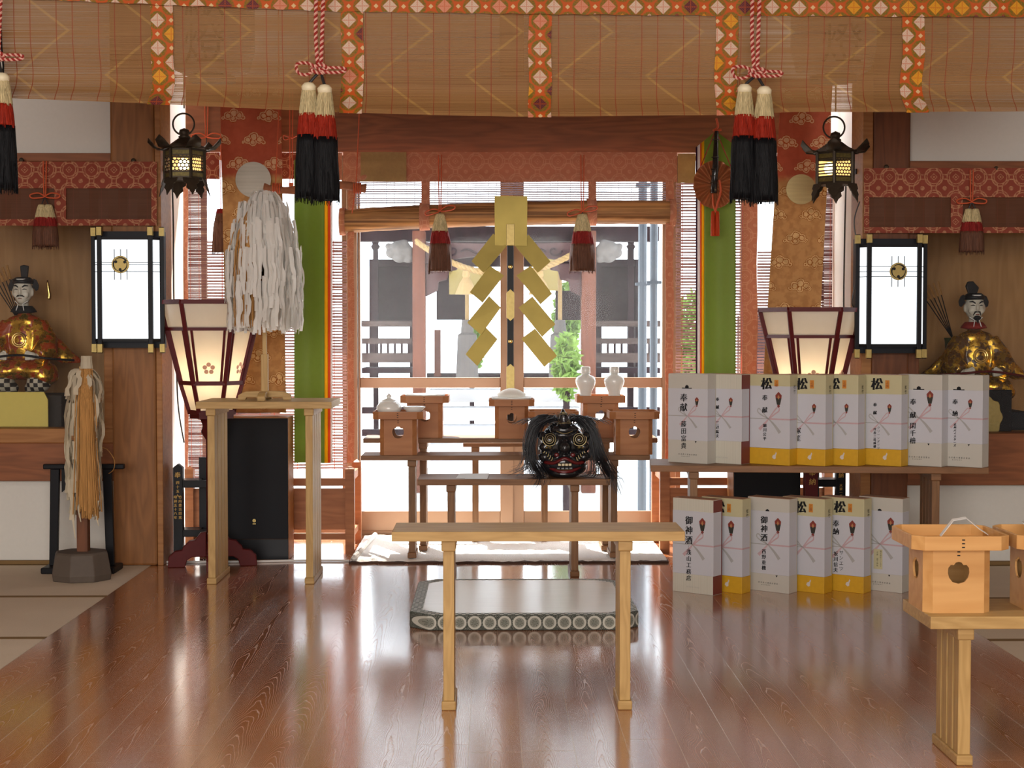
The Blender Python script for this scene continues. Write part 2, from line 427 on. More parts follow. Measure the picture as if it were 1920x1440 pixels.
def roll_mat():
    g = G('rolled_bamboo'); n1 = g.noise(g.vec(g.x * 1.2, g.y * 90, g.z * 90), 1.0, 3); n2 = g.noise(g.vec(g.x * 0.7, g.y * 22, g.z * 22), 1.0, 2)
    c = g.mix(g.ss(n1 * 0.6 + n2 * 0.4, 0.35, 0.65), c255(112, 74, 42), c255(198, 144, 90)); return g.done(g.pr(c, 0.6, spec=0.25, normal=g.bump(n1, 0.5, 0.004)))
M['misuroll'] = roll_mat()
M['sudare'] = blind_mat('open_bamboo_blind', c255(150, 112, 104), c255(104, 72, 68), 0.17, True, 0.2, slat=0.016, streak=1.0)
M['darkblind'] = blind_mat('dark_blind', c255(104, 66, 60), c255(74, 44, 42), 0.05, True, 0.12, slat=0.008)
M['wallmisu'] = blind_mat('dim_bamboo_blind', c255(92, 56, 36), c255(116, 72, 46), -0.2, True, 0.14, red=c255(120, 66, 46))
# ================================================================= SETTING
YW, YR, YM, YD = 7.81, 7.72, 8.36, 8.85
FL, FR = -1.712, 1.895
b = MB(); b.box(FL, FR, -3.6, 8.95, -0.05, 0.0); struct(b.build('floor', M['floor']))
b = MB(); b.box(-5.6, FL, -3.6, YW + 0.05, -0.06, -0.01); b.box(FR, 5.6, -3.6, YR + 0.05, -0.06, -0.01); struct(b.build('floor_under_tatami', M['beam']))
b = MB(); b.box(-5.6, 5.6, -3.7, 9.0, 3.3, 3.36); struct(b.build('ceiling', M['ceil']))
b = MB(); b.box(-5.7, -5.6, -3.7, 8.6, 0, 3.3); struct(b.build('wall_west', M['plaster']))
b = MB(); b.box(5.6, 5.7, -3.7, 8.6, 0, 3.3); struct(b.build('wall_east', M['plaster']))
b = MB(); b.box(-5.6, 5.6, -3.7, -3.6, 0, 3.3)
struct(b.build('wall_entrance', M['plaster']))
# side walls of the hall front (with the niches of the two seated figures)
zt = 3.3
def side_wall(name, x0, x1, Y, yTop, yNicheTop, yNicheBot, yWhiteTop, pxref):
    z1 = Z(yTop, Y, pxref); zn1 = Z(yNicheTop, Y, pxref); zn0 = Z(yNicheBot, Y, pxref)
    b = MB(); b.box(x0, x1, Y + 0.02, Y + 0.10, z1, zt); b.box(x0, x1, Y + 0.02, Y + 0.10, 0.0, Z(yWhiteTop, Y, pxref))
    struct(b.build(name, M['plaster']))
    return zn1, zn0
XL0, XL1 = X(209, YW - 0.05), X(303, YW - 0.05)
XR0, XR1 = X(1616, YR - 0.05), X(1705, YR - 0.05)
zl1, zl0 = side_wall('wall_left', -5.6, XL0, YW, 296, 420, 830, 900, 100)
zr1, zr0 = side_wall('wall_right', XR1, 5.6, YR, 306, 435, 812, 908, 1800)
def niche(name, x0, x1, Y, z0, z1):
    b = MB(); d = 0.75
    b.box(x0, x1, Y + d, Y + d + 0.03, z0 - 0.1, z1 + 0.5); b.box(x0, x1, Y + 0.1, Y + d, z0 - 0.04, z0); b.box(x0, x1, Y + 0.1, Y + d, z1 + 0.4, z1 + 0.44)
    b.box(x0 - 0.02, x0, Y + 0.1, Y + d, z0, z1 + 0.4); b.box(x1, x1 + 0.02, Y + 0.1, Y + d, z0, z1 + 0.4)
    struct(b.build(name, M['niche']))
niche('wall_left_niche', -5.0, XL0, YW, zl0, zl1); niche('wall_right_niche', XR1, 5.0, YR, zr0, zr1)
n = [0]
def trim(mb, mat, bev=0.004):
    n[0] += 1; return struct(mb.build('trim_%d' % n[0], mat, bevel=bev))
b = MB(); b.box(XL0, XL1 - 0.03, YW - 0.05, YW + 0.2, 0, zt); trim(b, M['pillar'], 0.012)
b = MB(); b.box(XL1 - 0.03, XL1, YW - 0.045, YW + 0.2, 0, zt); trim(b, M['frame'])
b = MB(); b.box(XR0 + 0.05, XR1, YR - 0.05, YR + 0.2, 0, zt); trim(b, M['beamz'], 0.012)
b = MB(); b.box(XR0, XR0 + 0.05, YR - 0.045, YR + 0.2, 0, zt); trim(b, M['frame'])
# beams of the side walls
for (x0, x1, Y, ya, yb, pr, mt) in [(-5.6, XL0, YW, 288, 304, 100, 'beam'), (-5.6, XL0, YW, 803, 830, 100, 'frame'), (-5.6, XL0, YW, 830, 901, 100, 'beam'),
                                (XR1, 5.6, YR, 303, 318, 1800, 'beam'), (XR1, 5.6, YR, 812, 909, 1800, 'beam')]:
    b = MB(); b.box(x0, x1, Y - 0.03, Y + 0.12, Z(ya, Y, pr), Z(yb, Y, pr)); trim(b, M[mt])
b = MB(); b.box(X(196, YW), XL0, YW - 0.02, YW + 0.1, zl0, zl1 + 0.3); trim(b, M['frame'])
b = MB(); b.box(XR1, X(1722, YR), YR - 0.02, YR + 0.1, zr0, zr1 + 0.3); trim(b, M['beamz'])
b = MB(); b.box(-5.6, XL0, YW - 0.01, YW + 0.02, 0, 0.02); trim(b, M['tborder'])
b = MB(); b.box(XR1, 5.6, YR - 0.01, YR + 0.02, 0, 0.02); trim(b, M['tborder'])
# reveals beside the bay and the wall above the lintel
M['shoji'] = cloth2('shoji_paper', lambda g: g.mix(g.noise(g.obj, 5, 2), c255(246, 240, 232), c255(252, 248, 242)), tr=0.6)
b = MB(); b.add([(XL1 - 0.002, YW + 0.2, 0), (XL1 - 0.002, 9.0, 0), (XL1 - 0.002, 9.0, zt), (XL1 - 0.002, YW + 0.2, zt)], [(0, 1, 2, 3)]); struct(b.build('window_3', M['shoji']))
b = MB(); b.add([(XR0 + 0.002, YR + 0.2, 0), (XR0 + 0.002, 9.0, 0), (XR0 + 0.002, 9.0, zt), (XR0 + 0.002, YR + 0.2, zt)], [(3, 2, 1, 0)]); struct(b.build('window_4', M['shoji']))
zli0, zli1 = Z(288, 8.45), Z(148, 8.45)
b = MB(); b.box(XL1, XR0, 8.40, 8.55, zli0, zli1); trim(b, M['beam'])
b = MB(); b.box(XL1, XR0, 8.55, 8.97, Z(284, YD), Z(284, YD) + 0.1); trim(b, M['beam'])
b = MB(); b.box(XL1, XR0, 8.50, 8.53, zli1, zt); struct(b.build('wall_above_lintel', M['plaster']))
b = MB(); b.box(X(937, 8.42), X(982, 8.42), 8.42, 8.5, zli1, zt); trim(b, M['frame'])
# tatami rows on both sides
def tatami(x0, x1, y0, y1, label):
    t = thing('tatami_mat', label, 'tatami mat', ((x0 + x1) / 2, (y0 + y1) / 2, 0.0), 'tatami mats beside the boards')
    b = MB(); b.box(x0 + 0.002, x1 - 0.002, y0 + 0.022, y1 - 0.022, -0.009, 0.0); b.build('mat_surface', M['tatami'], t)
    for ya, yb in ((y0 + 0.001, y0 + 0.022), (y1 - 0.022, y1 - 0.001)):
        b = MB(); b.box(x0 + 0.002, x1 - 0.002, ya, yb, -0.009, 0.0008); b.build('cloth_border', M['tborder'], t)
yl = [YW - 0.01, 6.86, 5.93, 5.02, 4.11]
nm = ['under the black folding stand', 'second from the wall', 'third from the wall', 'fourth from the wall']
for i in range(3): tatami(FL - 1.82, FL, yl[i + 1], yl[i], 'pale tatami mat under the black folding stand and the small paper wand' if i == 0 else 'pale tatami mat on the side of the small paper wand, %s' % nm[i])
yr = [YR - 0.01, 6.76, 5.84, 4.93, 4.0]
for i in range(3): tatami(FR, FR + 1.82, yr[i + 1], yr[i], 'pale tatami mat %s' % ['against the wall behind the gift boxes', 'second from the wall behind the gift boxes', 'behind the near low table with two stands'][i])
# ---------------------------------------------------------------- windows and doors to the yard
def pane(parent, x0, x1, z0, z1, Y):
    b = MB(); b.add([(x0, Y, z0), (x1, Y, z0), (x1, Y, z1), (x0, Y, z1)], [(0, 1, 2, 3)]); return b.build('glass_pane', M['glass'], parent)
def sliding(name, px0, px1, sl, sr, Y):
    o = bpy.data.objects.new(name, None); COL.objects.link(o); o['kind'] = 'structure'; o['_o'] = (0, 0, 0)
    x0, x1 = X(px0, Y), X(px1, Y); a, c = X(px0 + sl, Y), X(px1 - sr, Y); zt_ = Z(285, Y)
    zc0, zc1, zp = Z(727, Y), Z(708, Y), Z(958, Y)
    b = MB(); b.box(x0, a, Y - 0.02, Y + 0.02, 0.0, zt_); b.build('stile', M['alu'], o, bevel=0.003)
    b = MB(); b.box(c, x1, Y - 0.02, Y + 0.02, 0.0, zt_); b.build('stile', M['alu'], o, bevel=0.003)
    b = MB(); b.box(a, c, Y - 0.016, Y + 0.016, zc0, zc1); b.build('cross_rail', M['alu'], o, bevel=0.003)
    b = MB(); b.box(a, c, Y - 0.008, Y + 0.008, 0.03, zp); b.box(a, c, Y - 0.016, Y + 0.016, 0.0, 0.035); b.build('kick_panel', M['alu'], o, bevel=0.003)
    b = MB(); b.box(a, c, Y - 0.016, Y + 0.016, zt_ - 0.05, zt_); b.build('top_rail', M['alu'], o)
    pane(o, a, c, zp, zc0, Y); pane(o, a, c, zc1, zt_ - 0.05, Y)
sliding('door_1', 672, 962, 4, 24, YD); sliding('door_2', 955, 1250, 27, 9, YD + 0.045)
b = MB(); b.box(X(652, YD), X(671, YD), YD - 0.05, YD + 0.07, 0, 3.3); trim(b, M['alu'])
b = MB(); b.box(X(1251, YD), X(1266, YD), YD - 0.05, YD + 0.07, 0, 3.3); trim(b, M['alu'])
b = MB(); b.box(XL1, XR0, YD - 0.06, YD + 0.08, -0.02, 0.012); trim(b, M['alu'])
def side_window(name, x0, x1, Y):
    o = bpy.data.objects.new(name, None); COL.objects.link(o); o['kind'] = 'structure'; o['_o'] = (0, 0, 0)
    zt_ = Z(285, Y); z0 = 0.0; xm = (x0 + x1) / 2
    for (a, c) in ((x0, x0 + 0.03), (xm - 0.025, xm + 0.025), (x1 - 0.03, x1)):
        b = MB(); b.box(a, c, Y - 0.02, Y + 0.02, z0, zt_); b.build('stile', M['alu'], o)
    b = MB(); b.box(x0, x1, Y - 0.018, Y + 0.018, z0, z0 + 0.05); b.build('bottom_rail', M['alu'], o)
    b = MB(); b.box(x0, x1, Y - 0.018, Y + 0.018, zt_ - 0.05, zt_); b.build('top_rail', M['alu'], o)
    pane(o, x0 + 0.03, xm - 0.025, z0 + 0.05, zt_ - 0.05, Y); pane(o, xm + 0.025, x1 - 0.03, z0 + 0.05, zt_ - 0.05, Y)
side_window('window_1', XL1, X(652, YD), YD); side_window('window_2', X(1266, YD), XR0, YD)
# ================================================================= OUTSIDE
M['ground'] = plain('pale_paving', c255(222, 222, 220), 0.9, var=0.12, scale=3)
M['owood'] = wood('porch_shade_dark_wood', c255(50, 36, 40), c255(34, 25, 29), 'z', rough=0.9, ring=4, spec=0.05)  # outdoor woods, carving and rope: porch shade is put into these darker colours
M['oredwood'] = wood('reddish_cypress_post', c255(112, 72, 58), c255(86, 54, 44), 'z', rough=0.9, ring=5, spec=0.05)
M['orail'] = wood('grey_railing_wood', c255(90, 78, 74), c255(66, 56, 54), 'x', rough=0.9, ring=5, spec=0.05)
M['obeam'] = wood('carved_beam_wood', c255(88, 68, 68), c255(64, 48, 50), 'x', rough=0.9, ring=3, spec=0.05)
M['ocarve'] = plain('grey_carving', c255(96, 92, 90), 0.9, var=0.3, scale=20)
M['straw'] = plain('straw_rope', c255(150, 124, 82), 0.9, var=0.2, scale=60)
M['pipe'] = plain('dark_blue_pipe', c255(48, 60, 72), 0.5)
M['rooftile'] = plain('grey_roof_tile', c255(120, 124, 130), 0.7, var=0.2, scale=12)
M['leaf'] = cloth2('green_leaves', lambda g: g.mix(g.noise(g.obj, 6, 2), c255(90, 130, 60), c255(150, 176, 90)), tr=0.4)
b = MB(); b.box(-30, 30, 9.0, 45, -0.5, -0.38); o = b.build('ground', M['ground']); struct(o)
b = MB(); b.box(XL1 - 0.3, XR0 + 0.3, 8.95, 9.55, -0.38, -0.12); o = b.build('trim_step', M['ground']); struct(o)
YB = 14.0
M['ostone'] = plain('pale_weathered_steps', c255(206, 208, 212), 0.9, var=0.12, scale=8)
sh = thing('shrine_hall', 'dark timber shrine hall with red-brown porch posts and railings seen through the glass doors', 'shrine building', (0.2, YB, -0.38))
def ob(pa, ya, pb, yb, Y, d=0.15):
    p = at(pa, ya, Y); q = at(pb, yb, Y); return (p.x, q.x, Y, Y + d, q.z, p.z)
for (a, c) in ((773, 798), (1091, 1117)):
    b = MB(); b.box(*ob(a, 432, c, 925, YB, 0.18)); b.build('porch_post', M['oredwood'], sh, bevel=0.01)
b = MB(); b.box(*ob(672, 424, 1236, 452, YB + 0.3, 0.2)); b.build('upper_beam', M['owood'], sh)
b = MB(); pts = []
for i in range(21):
    t = i / 20; px = 798 + (1091 - 798) * t; pts.append(at(px, 454 + 3 * math.sin(PI * t), YB + 0.02))
for i in range(21):
    t = 1 - i / 20; px = 798 + (1091 - 798) * t; pts.append(at(px, 494 - 16 * math.sin(PI * t), YB + 0.02))
b.prism(pts, (0, 0.14, 0)); rb = b.build('rainbow_beam', M['obeam'], sh)
for s in (-1, 1):
    b = MB(); cx = 944 + s * 96
    sp = [at(cx + s * (14 - k * 1.1) * math.cos(k * 0.55), 470 + (11 - k * 0.8) * math.sin(k * 0.55), YB - 0.005) for k in range(12)]
    b.tube(sp, 0.008, 6); b.build('scroll_carving', M['owood'], rb); b = MB()
    b.tube([at(cx - s * (16 + 8 * k), 472 - 5 * math.sin(k * 1.1), YB - 0.005) for k in range(6)], 0.008, 6); b.build('scroll_carving', M['owood'], rb)
def bracket(cx, s):
    # cloud shaped bracket under the beam, beside each post
    pts = [(0, 494), (64, 494), (58, 506), (44, 508), (40, 524), (24, 528), (22, 545), (8, 552), (0, 556)]
    b = MB(); b.prism([at(cx + s * x, y, YB + 0.04) for x, y in pts], (0, 0.1, 0)); b.build('cloud_bracket', M['obeam'], sh, bevel=0.01)
bracket(798, 1); bracket(1091, -1)
def lion_nose(cx, s):
    b = MB()
    for (dx, y, r) in [(12, 470, 0.07), (26, 466, 0.08), (38, 474, 0.06), (24, 480, 0.07), (8, 484, 0.05), (44, 462, 0.035), (16, 458, 0.05)]:
        c = at(cx + s * dx, y, YB + 0.05); b.ell(c, r, r, r * 0.9, 12, 8)
    b.build('animal_head_carving', M['ocarve'], sh, smooth=True, remesh=0.012)
lion_nose(773, -1); lion_nose(1117, 1)
# hall wall panels behind the porch
for (a, c) in ((696, 772), (1122, 1196)):
    b = MB(); b.box(*ob(a, 500, c, 605, YB + 1.2, 0.06)); b.build('door_panel', M['owood'], sh)
    b = MB(); b.box(*ob(a - 4, 486, c + 4, 500, YB + 1.1, 0.2)); b.box(*ob(a - 4, 486, a + 6, 720, YB + 1.05, 0.2)); b.box(*ob(c - 4, 486, c + 5, 720, YB + 1.05, 0.2)); b.build('door_frame', M['owood'], sh)
b = MB(); b.box(*ob(818, 500, 878, 600, YB + 2.2, 0.06)); b.box(*ob(1046, 545, 1090, 600, YB + 2.2, 0.06)); b.box(*ob(806, 425, 1090, 500, YB + 2.2, 0.06)); b.build('back_wall', M['owood'], sh)
for a, c in ((866, 872), (1042, 1050)):
    b = MB(); b.box(*ob(a, 540, c, 720, YB + 2.1, 0.1)); b.build('inner_post', M['owood'], sh)
M['oboard'] = plain('pale_yellow_board', c255(170, 150, 92), 0.9, var=0.15, scale=6)
for (a, ya, c, yb) in ((842, 502, 906, 552), (1010, 470, 1046, 545)):
    b = MB(); b.box(*ob(a, ya, c, yb, YB + 2.0, 0.03)); b.build('hanging_board', M['oboard'], sh)
b = MB(); b.box(*ob(814, 618, 826, 706, YB + 1.2, 0.08)); b.build('orange_post', M['oredwood'], sh)
b = MB(); b.box(*ob(800, 700, 1090, 712, YB + 1.3, 0.2)); b.build('threshold_beam', M['owood'], sh)
def railing(x0, x1, Y):
    b = MB()
    p0, p1 = at(x0, 607, Y), at(x1, 607, Y); b.tube([p0, p1], 0.028, 8); b.build('hand_rail', M['orail'], sh)
    b = MB(); b.box(*ob(x0, 634, x1, 645, Y, 0.06)); b.box(*ob(x0, 662, x1, 680, Y - 0.02, 0.1)); b.build('lower_rail', M['orail'], sh)
    k = x0 + 8
    while k < x1:
        b = MB(); b.box(*ob(k, 645, k + 4, 662, Y, 0.05)); k += 13; b.build('railing_strut', M['owood'], sh)
    b = MB(); b.box(*ob(x0, 690, x1, 700, Y, 0.5)); b.build('veranda_deck', M['owood'], sh)
    for (ya, yb, dy, dd) in ((708, 724, 0.1, 0.1), (764, 776, 0.3, 0.12), (806, 818, 0.2, 0.14)):
        b = MB(); b.box(*ob(x0, ya, x1, yb, Y + dy, dd)); b.build('veranda_beam', M['owood'], sh)
railing(678, 772, YB + 0.25); railing(1117, 1238, YB + 0.25)
for px in (704, 1183):
    b = MB(); b.box(*ob(px - 5, 468, px + 5, 830, YB + 0.9, 0.1)); c = at(px, 468, YB + 0.95)
    b.lathe(c, [(0.03, 0), (0.045, 0.03), (0.03, 0.05), (0.035, 0.08), (0.05, 0.15), (0.045, 0.17), (0.0, 0.19)], 12); b.build('finial_post', M['owood'], sh)
b = MB()
for i in range(5):
    y0 = 730 + i * 34; z1 = at(900, y0, YB + 1.0 - i * 0.28).z; p = at(806, y0, YB + 1.0 - i * 0.28); q = at(1088, y0, YB + 1.0 - i * 0.28)
    b.box(p.x, q.x, YB + 0.9 - i * 0.28, YB + 1.3 - i * 0.28, max(-0.38, z1 - 0.12), z1)
b.build('front_steps', M['ostone'], sh)
b = MB(); b.prism([(-5.2, 12.6, 3.05), (-5.2, 15.5, 4.3), (-5.2, 19.5, 3.2), (-5.2, 19.5, 3.1), (-5.2, 15.5, 4.15), (-5.2, 12.6, 2.92)], (10.2, 0, 0)); b.build('roof', M['rooftile'], sh)
# sacred rope with straw tassels hung between the porch posts
rp = thing('straw_rope', 'twisted straw rope with hanging straw tassels between the red-brown porch posts', 'rope', at(944, 520, YB - 0.1))
for ph in (0, 2.1, 4.2):
    b = MB(); pts = []
    for i in range(120):
        t = i / 119; c = at(780 + (1110 - 780) * t, 452 + 62 * (1 - (2 * t - 1) ** 2), YB - 0.12); a = i * 0.75 + ph
        pts.append(c + Vector((0, math.cos(a) * 0.014, math.sin(a) * 0.014)))
    b.tube(pts, 0.017, 6); b.build('rope_strand', M['straw'], rp)
def straw_tassel(px, py):
    b = MB(); c = at(px, py, YB - 0.12)
    b.lathe(c, [(0.0, 0.0), (0.03, -0.01), (0.035, -0.05), (0.028, -0.07), (0.06, -0.12), (0.10, -0.22), (0.0, -0.215)], 20, fn=lambda a, z: 1 + 0.08 * math.sin(a * 10))
    b.build('straw_tassel', M['straw'], rp)
straw_tassel(874, 506); straw_tassel(1012, 506)
for px in (876, 1050):
    b = MB(); c0 = at(px, 500, YB + 0.6); c1 = at(px, 600, YB + 0.6)
    t = thing('bell_rope', 'pale hanging bell rope with thick tassel behind the %s porch post' % ('first' if px < 900 else 'second'), 'bell rope', c1)
    b.tube([c0, c1], 0.02, 8); b.build('rope', M['straw'], t)
    b = MB(); b.lathe(c1, [(0.0, 0.0), (0.05, 0), (0.06, -0.1), (0.06, -0.12), (0.09, -0.14), (0.11, -0.6), (0.0, -0.6)], 14); b.build('tassel', M['ocarve'], t)
# drain pipes at the yard side
for px0, px1, Y in ((1197, 1212, 11.0), (1219, 1232, 10.6)):
    p0, p1 = at(px0, 335, Y), at(px1, 900, Y)
    b = MB(); b.tube([((p0.x + p1.x) / 2, Y, 4.0), ((p0.x + p1.x) / 2, Y, -0.38)], (p1.x - p0.x) / 2, 12)
    for z in (2.2, 1.5, 0.8): b.box((p0.x + p1.x) / 2 - 0.05, (p0.x + p1.x) / 2 + 0.05, Y - 0.03, Y + 0.03, z, z + 0.02)
    tag(b.build('drain_pipe', M['pipe'], origin=((p0.x + p1.x) / 2, Y, -0.38)), 'dark blue %s drain pipe outside the glass door' % ('thicker' if px0 < 1200 else 'thinner, nearer'), 'pipe')
# neighbouring roofs seen beyond the side bays
def neighbour(x0, x1, Y, yE, yR, label):
    p, q = at(x0, yE, Y), at(x1, yE, Y); zr = at(x0, yR, Y + 2).z
    t = thing('tiled_roof_house', label, 'house', ((p.x + q.x) / 2, Y + 1, -0.38))
    b = MB(); nn = 60
    def f(u, v):
        return Vector((p.x + (q.x - p.x) * u, Y + 2 * v, p.z + (zr - p.z) * v + 0.03 * abs(math.sin(u * nn * PI * 0.5))))
    b.grid(f, nn * 4, 6); b.build('roof', M['rooftile'], t, solid=0.05)
    b = MB(); b.box(p.x + 0.2, q.x - 0.2, Y + 0.3, Y + 2, -0.38, p.z); b.build('wall', M['owood'], t)
neighbour(-400, 500, 26.0, 590, 500, 'grey tiled house beyond the bay with the green banner and black speaker')
neighbour(1395, 2300, 27.0, 590, 500, 'grey tiled house beyond the bay with the gift boxes')
# shrubs
def shrub(c, rx, rz, nleaf, label, seed):
    rr = random.Random(seed); t = thing('garden_shrub', label, 'shrub', (c.x, c.y, -0.38)); b = MB()
    for _ in range(nleaf):
        while True:
            u = Vector((rr.uniform(-1, 1), rr.uniform(-1, 1), rr.uniform(-1, 1)))
            if u.length < 1: break
        p = c + Vector((u.x * rx, u.y * rx * 0.6, u.z * rz)); a = Vector((rr.gauss(0, 1), rr.gauss(0, 1), rr.gauss(0, 1))).normalized() * 0.05; q = a.orthogonal().normalized() * 0.022
        b.add([p - a, p + q, p + a, p - q], [(0, 1, 2, 3)])
    b.build('foliage', M['leaf'], t)['kind'] = 'stuff'
    b = MB(); b.tube([(c.x, c.y, -0.38), c], 0.03, 6); b.build('stem', M['owood'], t)
shrub(at(1062, 600, 17.5), 0.16, 0.45, 900, 'leafy green shrub beside the second porch post', 3)
shrub(at(1062, 690, 13.2), 0.12, 0.3, 500, 'yellow-green shrub below the second porch post', 9)
shrub(at(1300, 660, 12.5), 0.22, 0.5, 900, 'yellow-green shrub behind the blind beside the green banner', 4)
shrub(at(885, 655, 17.0), 0.12, 0.3, 500, 'small green shrub beyond the gold zigzag papers', 5)
# ================================================================= OFFERING TABLES
def table(label, px0, px1, yTopFront, Yf, ztop, L=None, D=0.3, th=0.03, legs=None, legw=0.034, yaw=0.0, footd=None, zf=0.0, slats=4, wd='cedar'):
    """eight-legged offering table; legs = pixel centres of the two leg groups, seen at Yf"""
    x0, x1 = X(px0, Yf), X(px1, Yf); cx = (x0 + x1) / 2; L = x1 - x0
    t = thing('offering_table', label, 'table', (cx, Yf + D / 2, 0), base=(0, 0, 0)); t.rotation_euler = (0, 0, yaw)
    h = D / 2
    b = MB(); b.box(-L / 2, L / 2, -h, h, ztop - th, ztop); b.build('tabletop', M[wd], t, bevel=0.002)
    fd = (footd or D - 0.04) / 2
    for lp in legs:
        lx = X(lp, Yf) - cx
        b = MB(); b.box(lx - legw * 0.66, lx + legw * 0.66, -fd, fd, zf, zf + 0.028); b.build('foot_rail', M[wd], t, bevel=0.004)
        b = MB(); b.box(lx - legw * 0.66, lx + legw * 0.66, -fd, fd, ztop - th - 0.034, ztop - th); b.build('top_rail', M[wd], t, bevel=0.004)
        w_ = (2 * fd - 0.02) / slats
        for k in range(slats):
            ya = -fd + 0.01 + k * w_
            b = MB(); b.box(lx - legw / 2, lx + legw / 2, ya, ya + w_ - 0.012, zf + 0.028, ztop - th - 0.034); b.build('leg', M[wd + 'z'], t, bevel=0.002)
    return t, cx
tA, _ = table('long pale wooden offering table in front of the floor mat', 733, 1286, 999, 4.75, 0.56, D=0.235, legs=(840, 1175), th=0.030)
tB, _ = table('low wooden offering table carrying the black lion head', 782, 1145, 900, 7.35, 0.472, D=0.28, legs=(845, 1079), th=0.029, wd='cedar2')
tC, _ = table('wooden offering table on the white carpet, lower and nearer of the altar tiers', 676, 1220, 855, 7.82, 0.548, D=0.24, legs=(771, 1153), th=0.025, zf=0.023, wd='cedar2')
tD, _ = table('wooden offering table behind it carrying the gold zigzag papers, upper tier', 680, 1234, 821, 8.08, 0.617, D=0.26, legs=(792, 1137), th=0.024, zf=0.023, wd='cedar2')
tE, _ = table('small wooden table next to the glass doors, furthest behind the altar', 868, 1050, 832, 8.45, 0.566, D=0.22, legs=(891, 1022), th=0.022, zf=0.023, wd='cedar2')
tF, _ = table('low pale wooden table near the camera with two offering stands', 1750, 2110, 1160, 4.12, 0.411, D=0.28, legs=(1822, 2040), th=0.034, yaw=0.0)
tG, gx = table('long wooden table holding the upper row of gift boxes', 1229, 1856, 875, 6.955, 0.567, D=0.36, legs=(1311, 1762), th=0.030, yaw=math.radians(-5.0), wd='cedar2')
tH, _ = table('tall wooden table beside the black speaker with the white paper wand', 366, 621, 753, 7.16, 0.851, D=0.42, legs=(392, 577), th=0.032)
# ================================================================= OFFERING STANDS (sanbo)
def oct_pts(w, d, c):
    return [(-w + c, -d), (w - c, -d), (w, -d + c), (w, d - c), (w - c, d), (-w + c, d), (-w, d - c), (-w, -d + c)]
def holed_panel(outer, inner, y, th):
    bm = bmesh.new()
    def loop(pts):
        vs = [bm.verts.new((x, y, z)) for x, z in pts]; return [bm.edges.new((vs[i], vs[(i + 1) % len(vs)])) for i in range(len(vs))]
    es = loop(outer) + loop(inner)
    bmesh.ops.triangle_fill(bm, edges=es, use_beauty=True)
    r = bmesh.ops.extrude_face_region(bm, geom=bm.faces[:])
    for v in [g for g in r['geom'] if isinstance(g, bmesh.types.BMVert)]: v.co.y += th
    bmesh.ops.recalc_face_normals(bm, faces=bm.faces[:])
    bm.verts.index_update()
    out = ([tuple(v.co) for v in bm.verts], [tuple(v.index for v in f.verts) for f in bm.faces]); bm.free(); return out
def hole_shape(cz, s):
    pts = []
    base = [(0, 1.0), (0.28, 0.92), (0.42, 0.70), (0.72, 0.72), (0.95, 0.42), (0.98, 0.0), (0.86, -0.45), (0.55, -0.85), (0.0, -1.0)]
    for x, z in base: pts.append((x * s, cz + z * s))
    for x, z in base[-2:0:-1]: pts.append((-x * s, cz + z * s))
    return pts
def sanbo(label, loc, yaw=0.0, bw=0.094, bh=0.185, tw=0.128, scale=1.0, group='wooden offering stands'):
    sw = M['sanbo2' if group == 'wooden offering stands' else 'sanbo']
    t = thing('offering_stand', label, 'offering stand', loc, group, base=(0, 0, 0)); t.rotation_euler = (0, 0, yaw); t.scale = (scale,) * 3
    c = 0.022; th = 0.006
    out = [(-bw + c, 0), (bw - c, 0), (bw - c, bh), (-bw + c, bh)]
    vs, fs = holed_panel(out, hole_shape(bh * 0.62, 0.030), -bw, th)
    for k in range(4):
        b = MB(); b.add(vs, fs).xf(Matrix.Rotation(k * PI / 2, 4, 'Z')); b.build('side_panel', sw, t)
    for k in range(4):
        b = MB(); bb = MB(); bb.prism([(bw - c, -bw, 0), (bw, -bw + c, 0), (bw - th, -bw + c + 0.001, 0), (bw - c - 0.001, -bw + th, 0)], (0, 0, bh)); bb.xf(Matrix.Rotation(k * PI / 2, 4, 'Z')); b.add(bb.v, bb.f); b.build('corner_panel', sw, t)
    b = MB(); b.prism([(x, y, bh) for x, y in oct_pts(tw - 0.002, tw - 0.002, 0.03)], (0, 0, 0.006)); b.build('tray', sw, t)
    b = MB(); o1 = oct_pts(tw, tw, 0.03); o2 = oct_pts(tw - 0.007, tw - 0.007, 0.027); H = 0.037
    nn = len(o1); v = [(x, y, bh - 0.002) for x, y in o1] + [(x, y, bh + H) for x, y in o1] + [(x, y, bh + H) for x, y in o2] + [(x, y, bh) for x, y in o2]
    f = []
    for k in range(4):
        for i in range(nn):
            j = (i + 1) % nn; a, d = k * nn, ((k + 1) % 4) * nn
            f.append((a + i, a + j, d + j, d + i))
    b.add(v, f); b.build('tray_rim', sw, t, bevel=0.0015)
    b = MB()
    for i in range(3): b.box(-0.004, 0.004, -tw - 0.0008, -tw + 0.001, bh + 0.006 + i * 0.010, bh + 0.009 + i * 0.010)
    for i in range(2): b.box(-0.004, 0.004, -bw - 0.0008, -bw + 0.001, bh - 0.012 - i * 0.010, bh - 0.009 - i * 0.010)
    b.build('bark_stitching', M['ink'], t)
    return t
def pos_on(px, Y, z): return (X(px, Y), Y, z)
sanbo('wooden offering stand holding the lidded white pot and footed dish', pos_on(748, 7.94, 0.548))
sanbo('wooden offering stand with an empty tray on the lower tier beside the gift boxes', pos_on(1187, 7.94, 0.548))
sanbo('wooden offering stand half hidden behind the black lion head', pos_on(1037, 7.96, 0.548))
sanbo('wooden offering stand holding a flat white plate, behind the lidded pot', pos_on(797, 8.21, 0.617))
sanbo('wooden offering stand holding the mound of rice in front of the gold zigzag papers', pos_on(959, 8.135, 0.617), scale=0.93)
sanbo('wooden offering stand holding two white sake bottles', pos_on(1125, 8.21, 0.617))
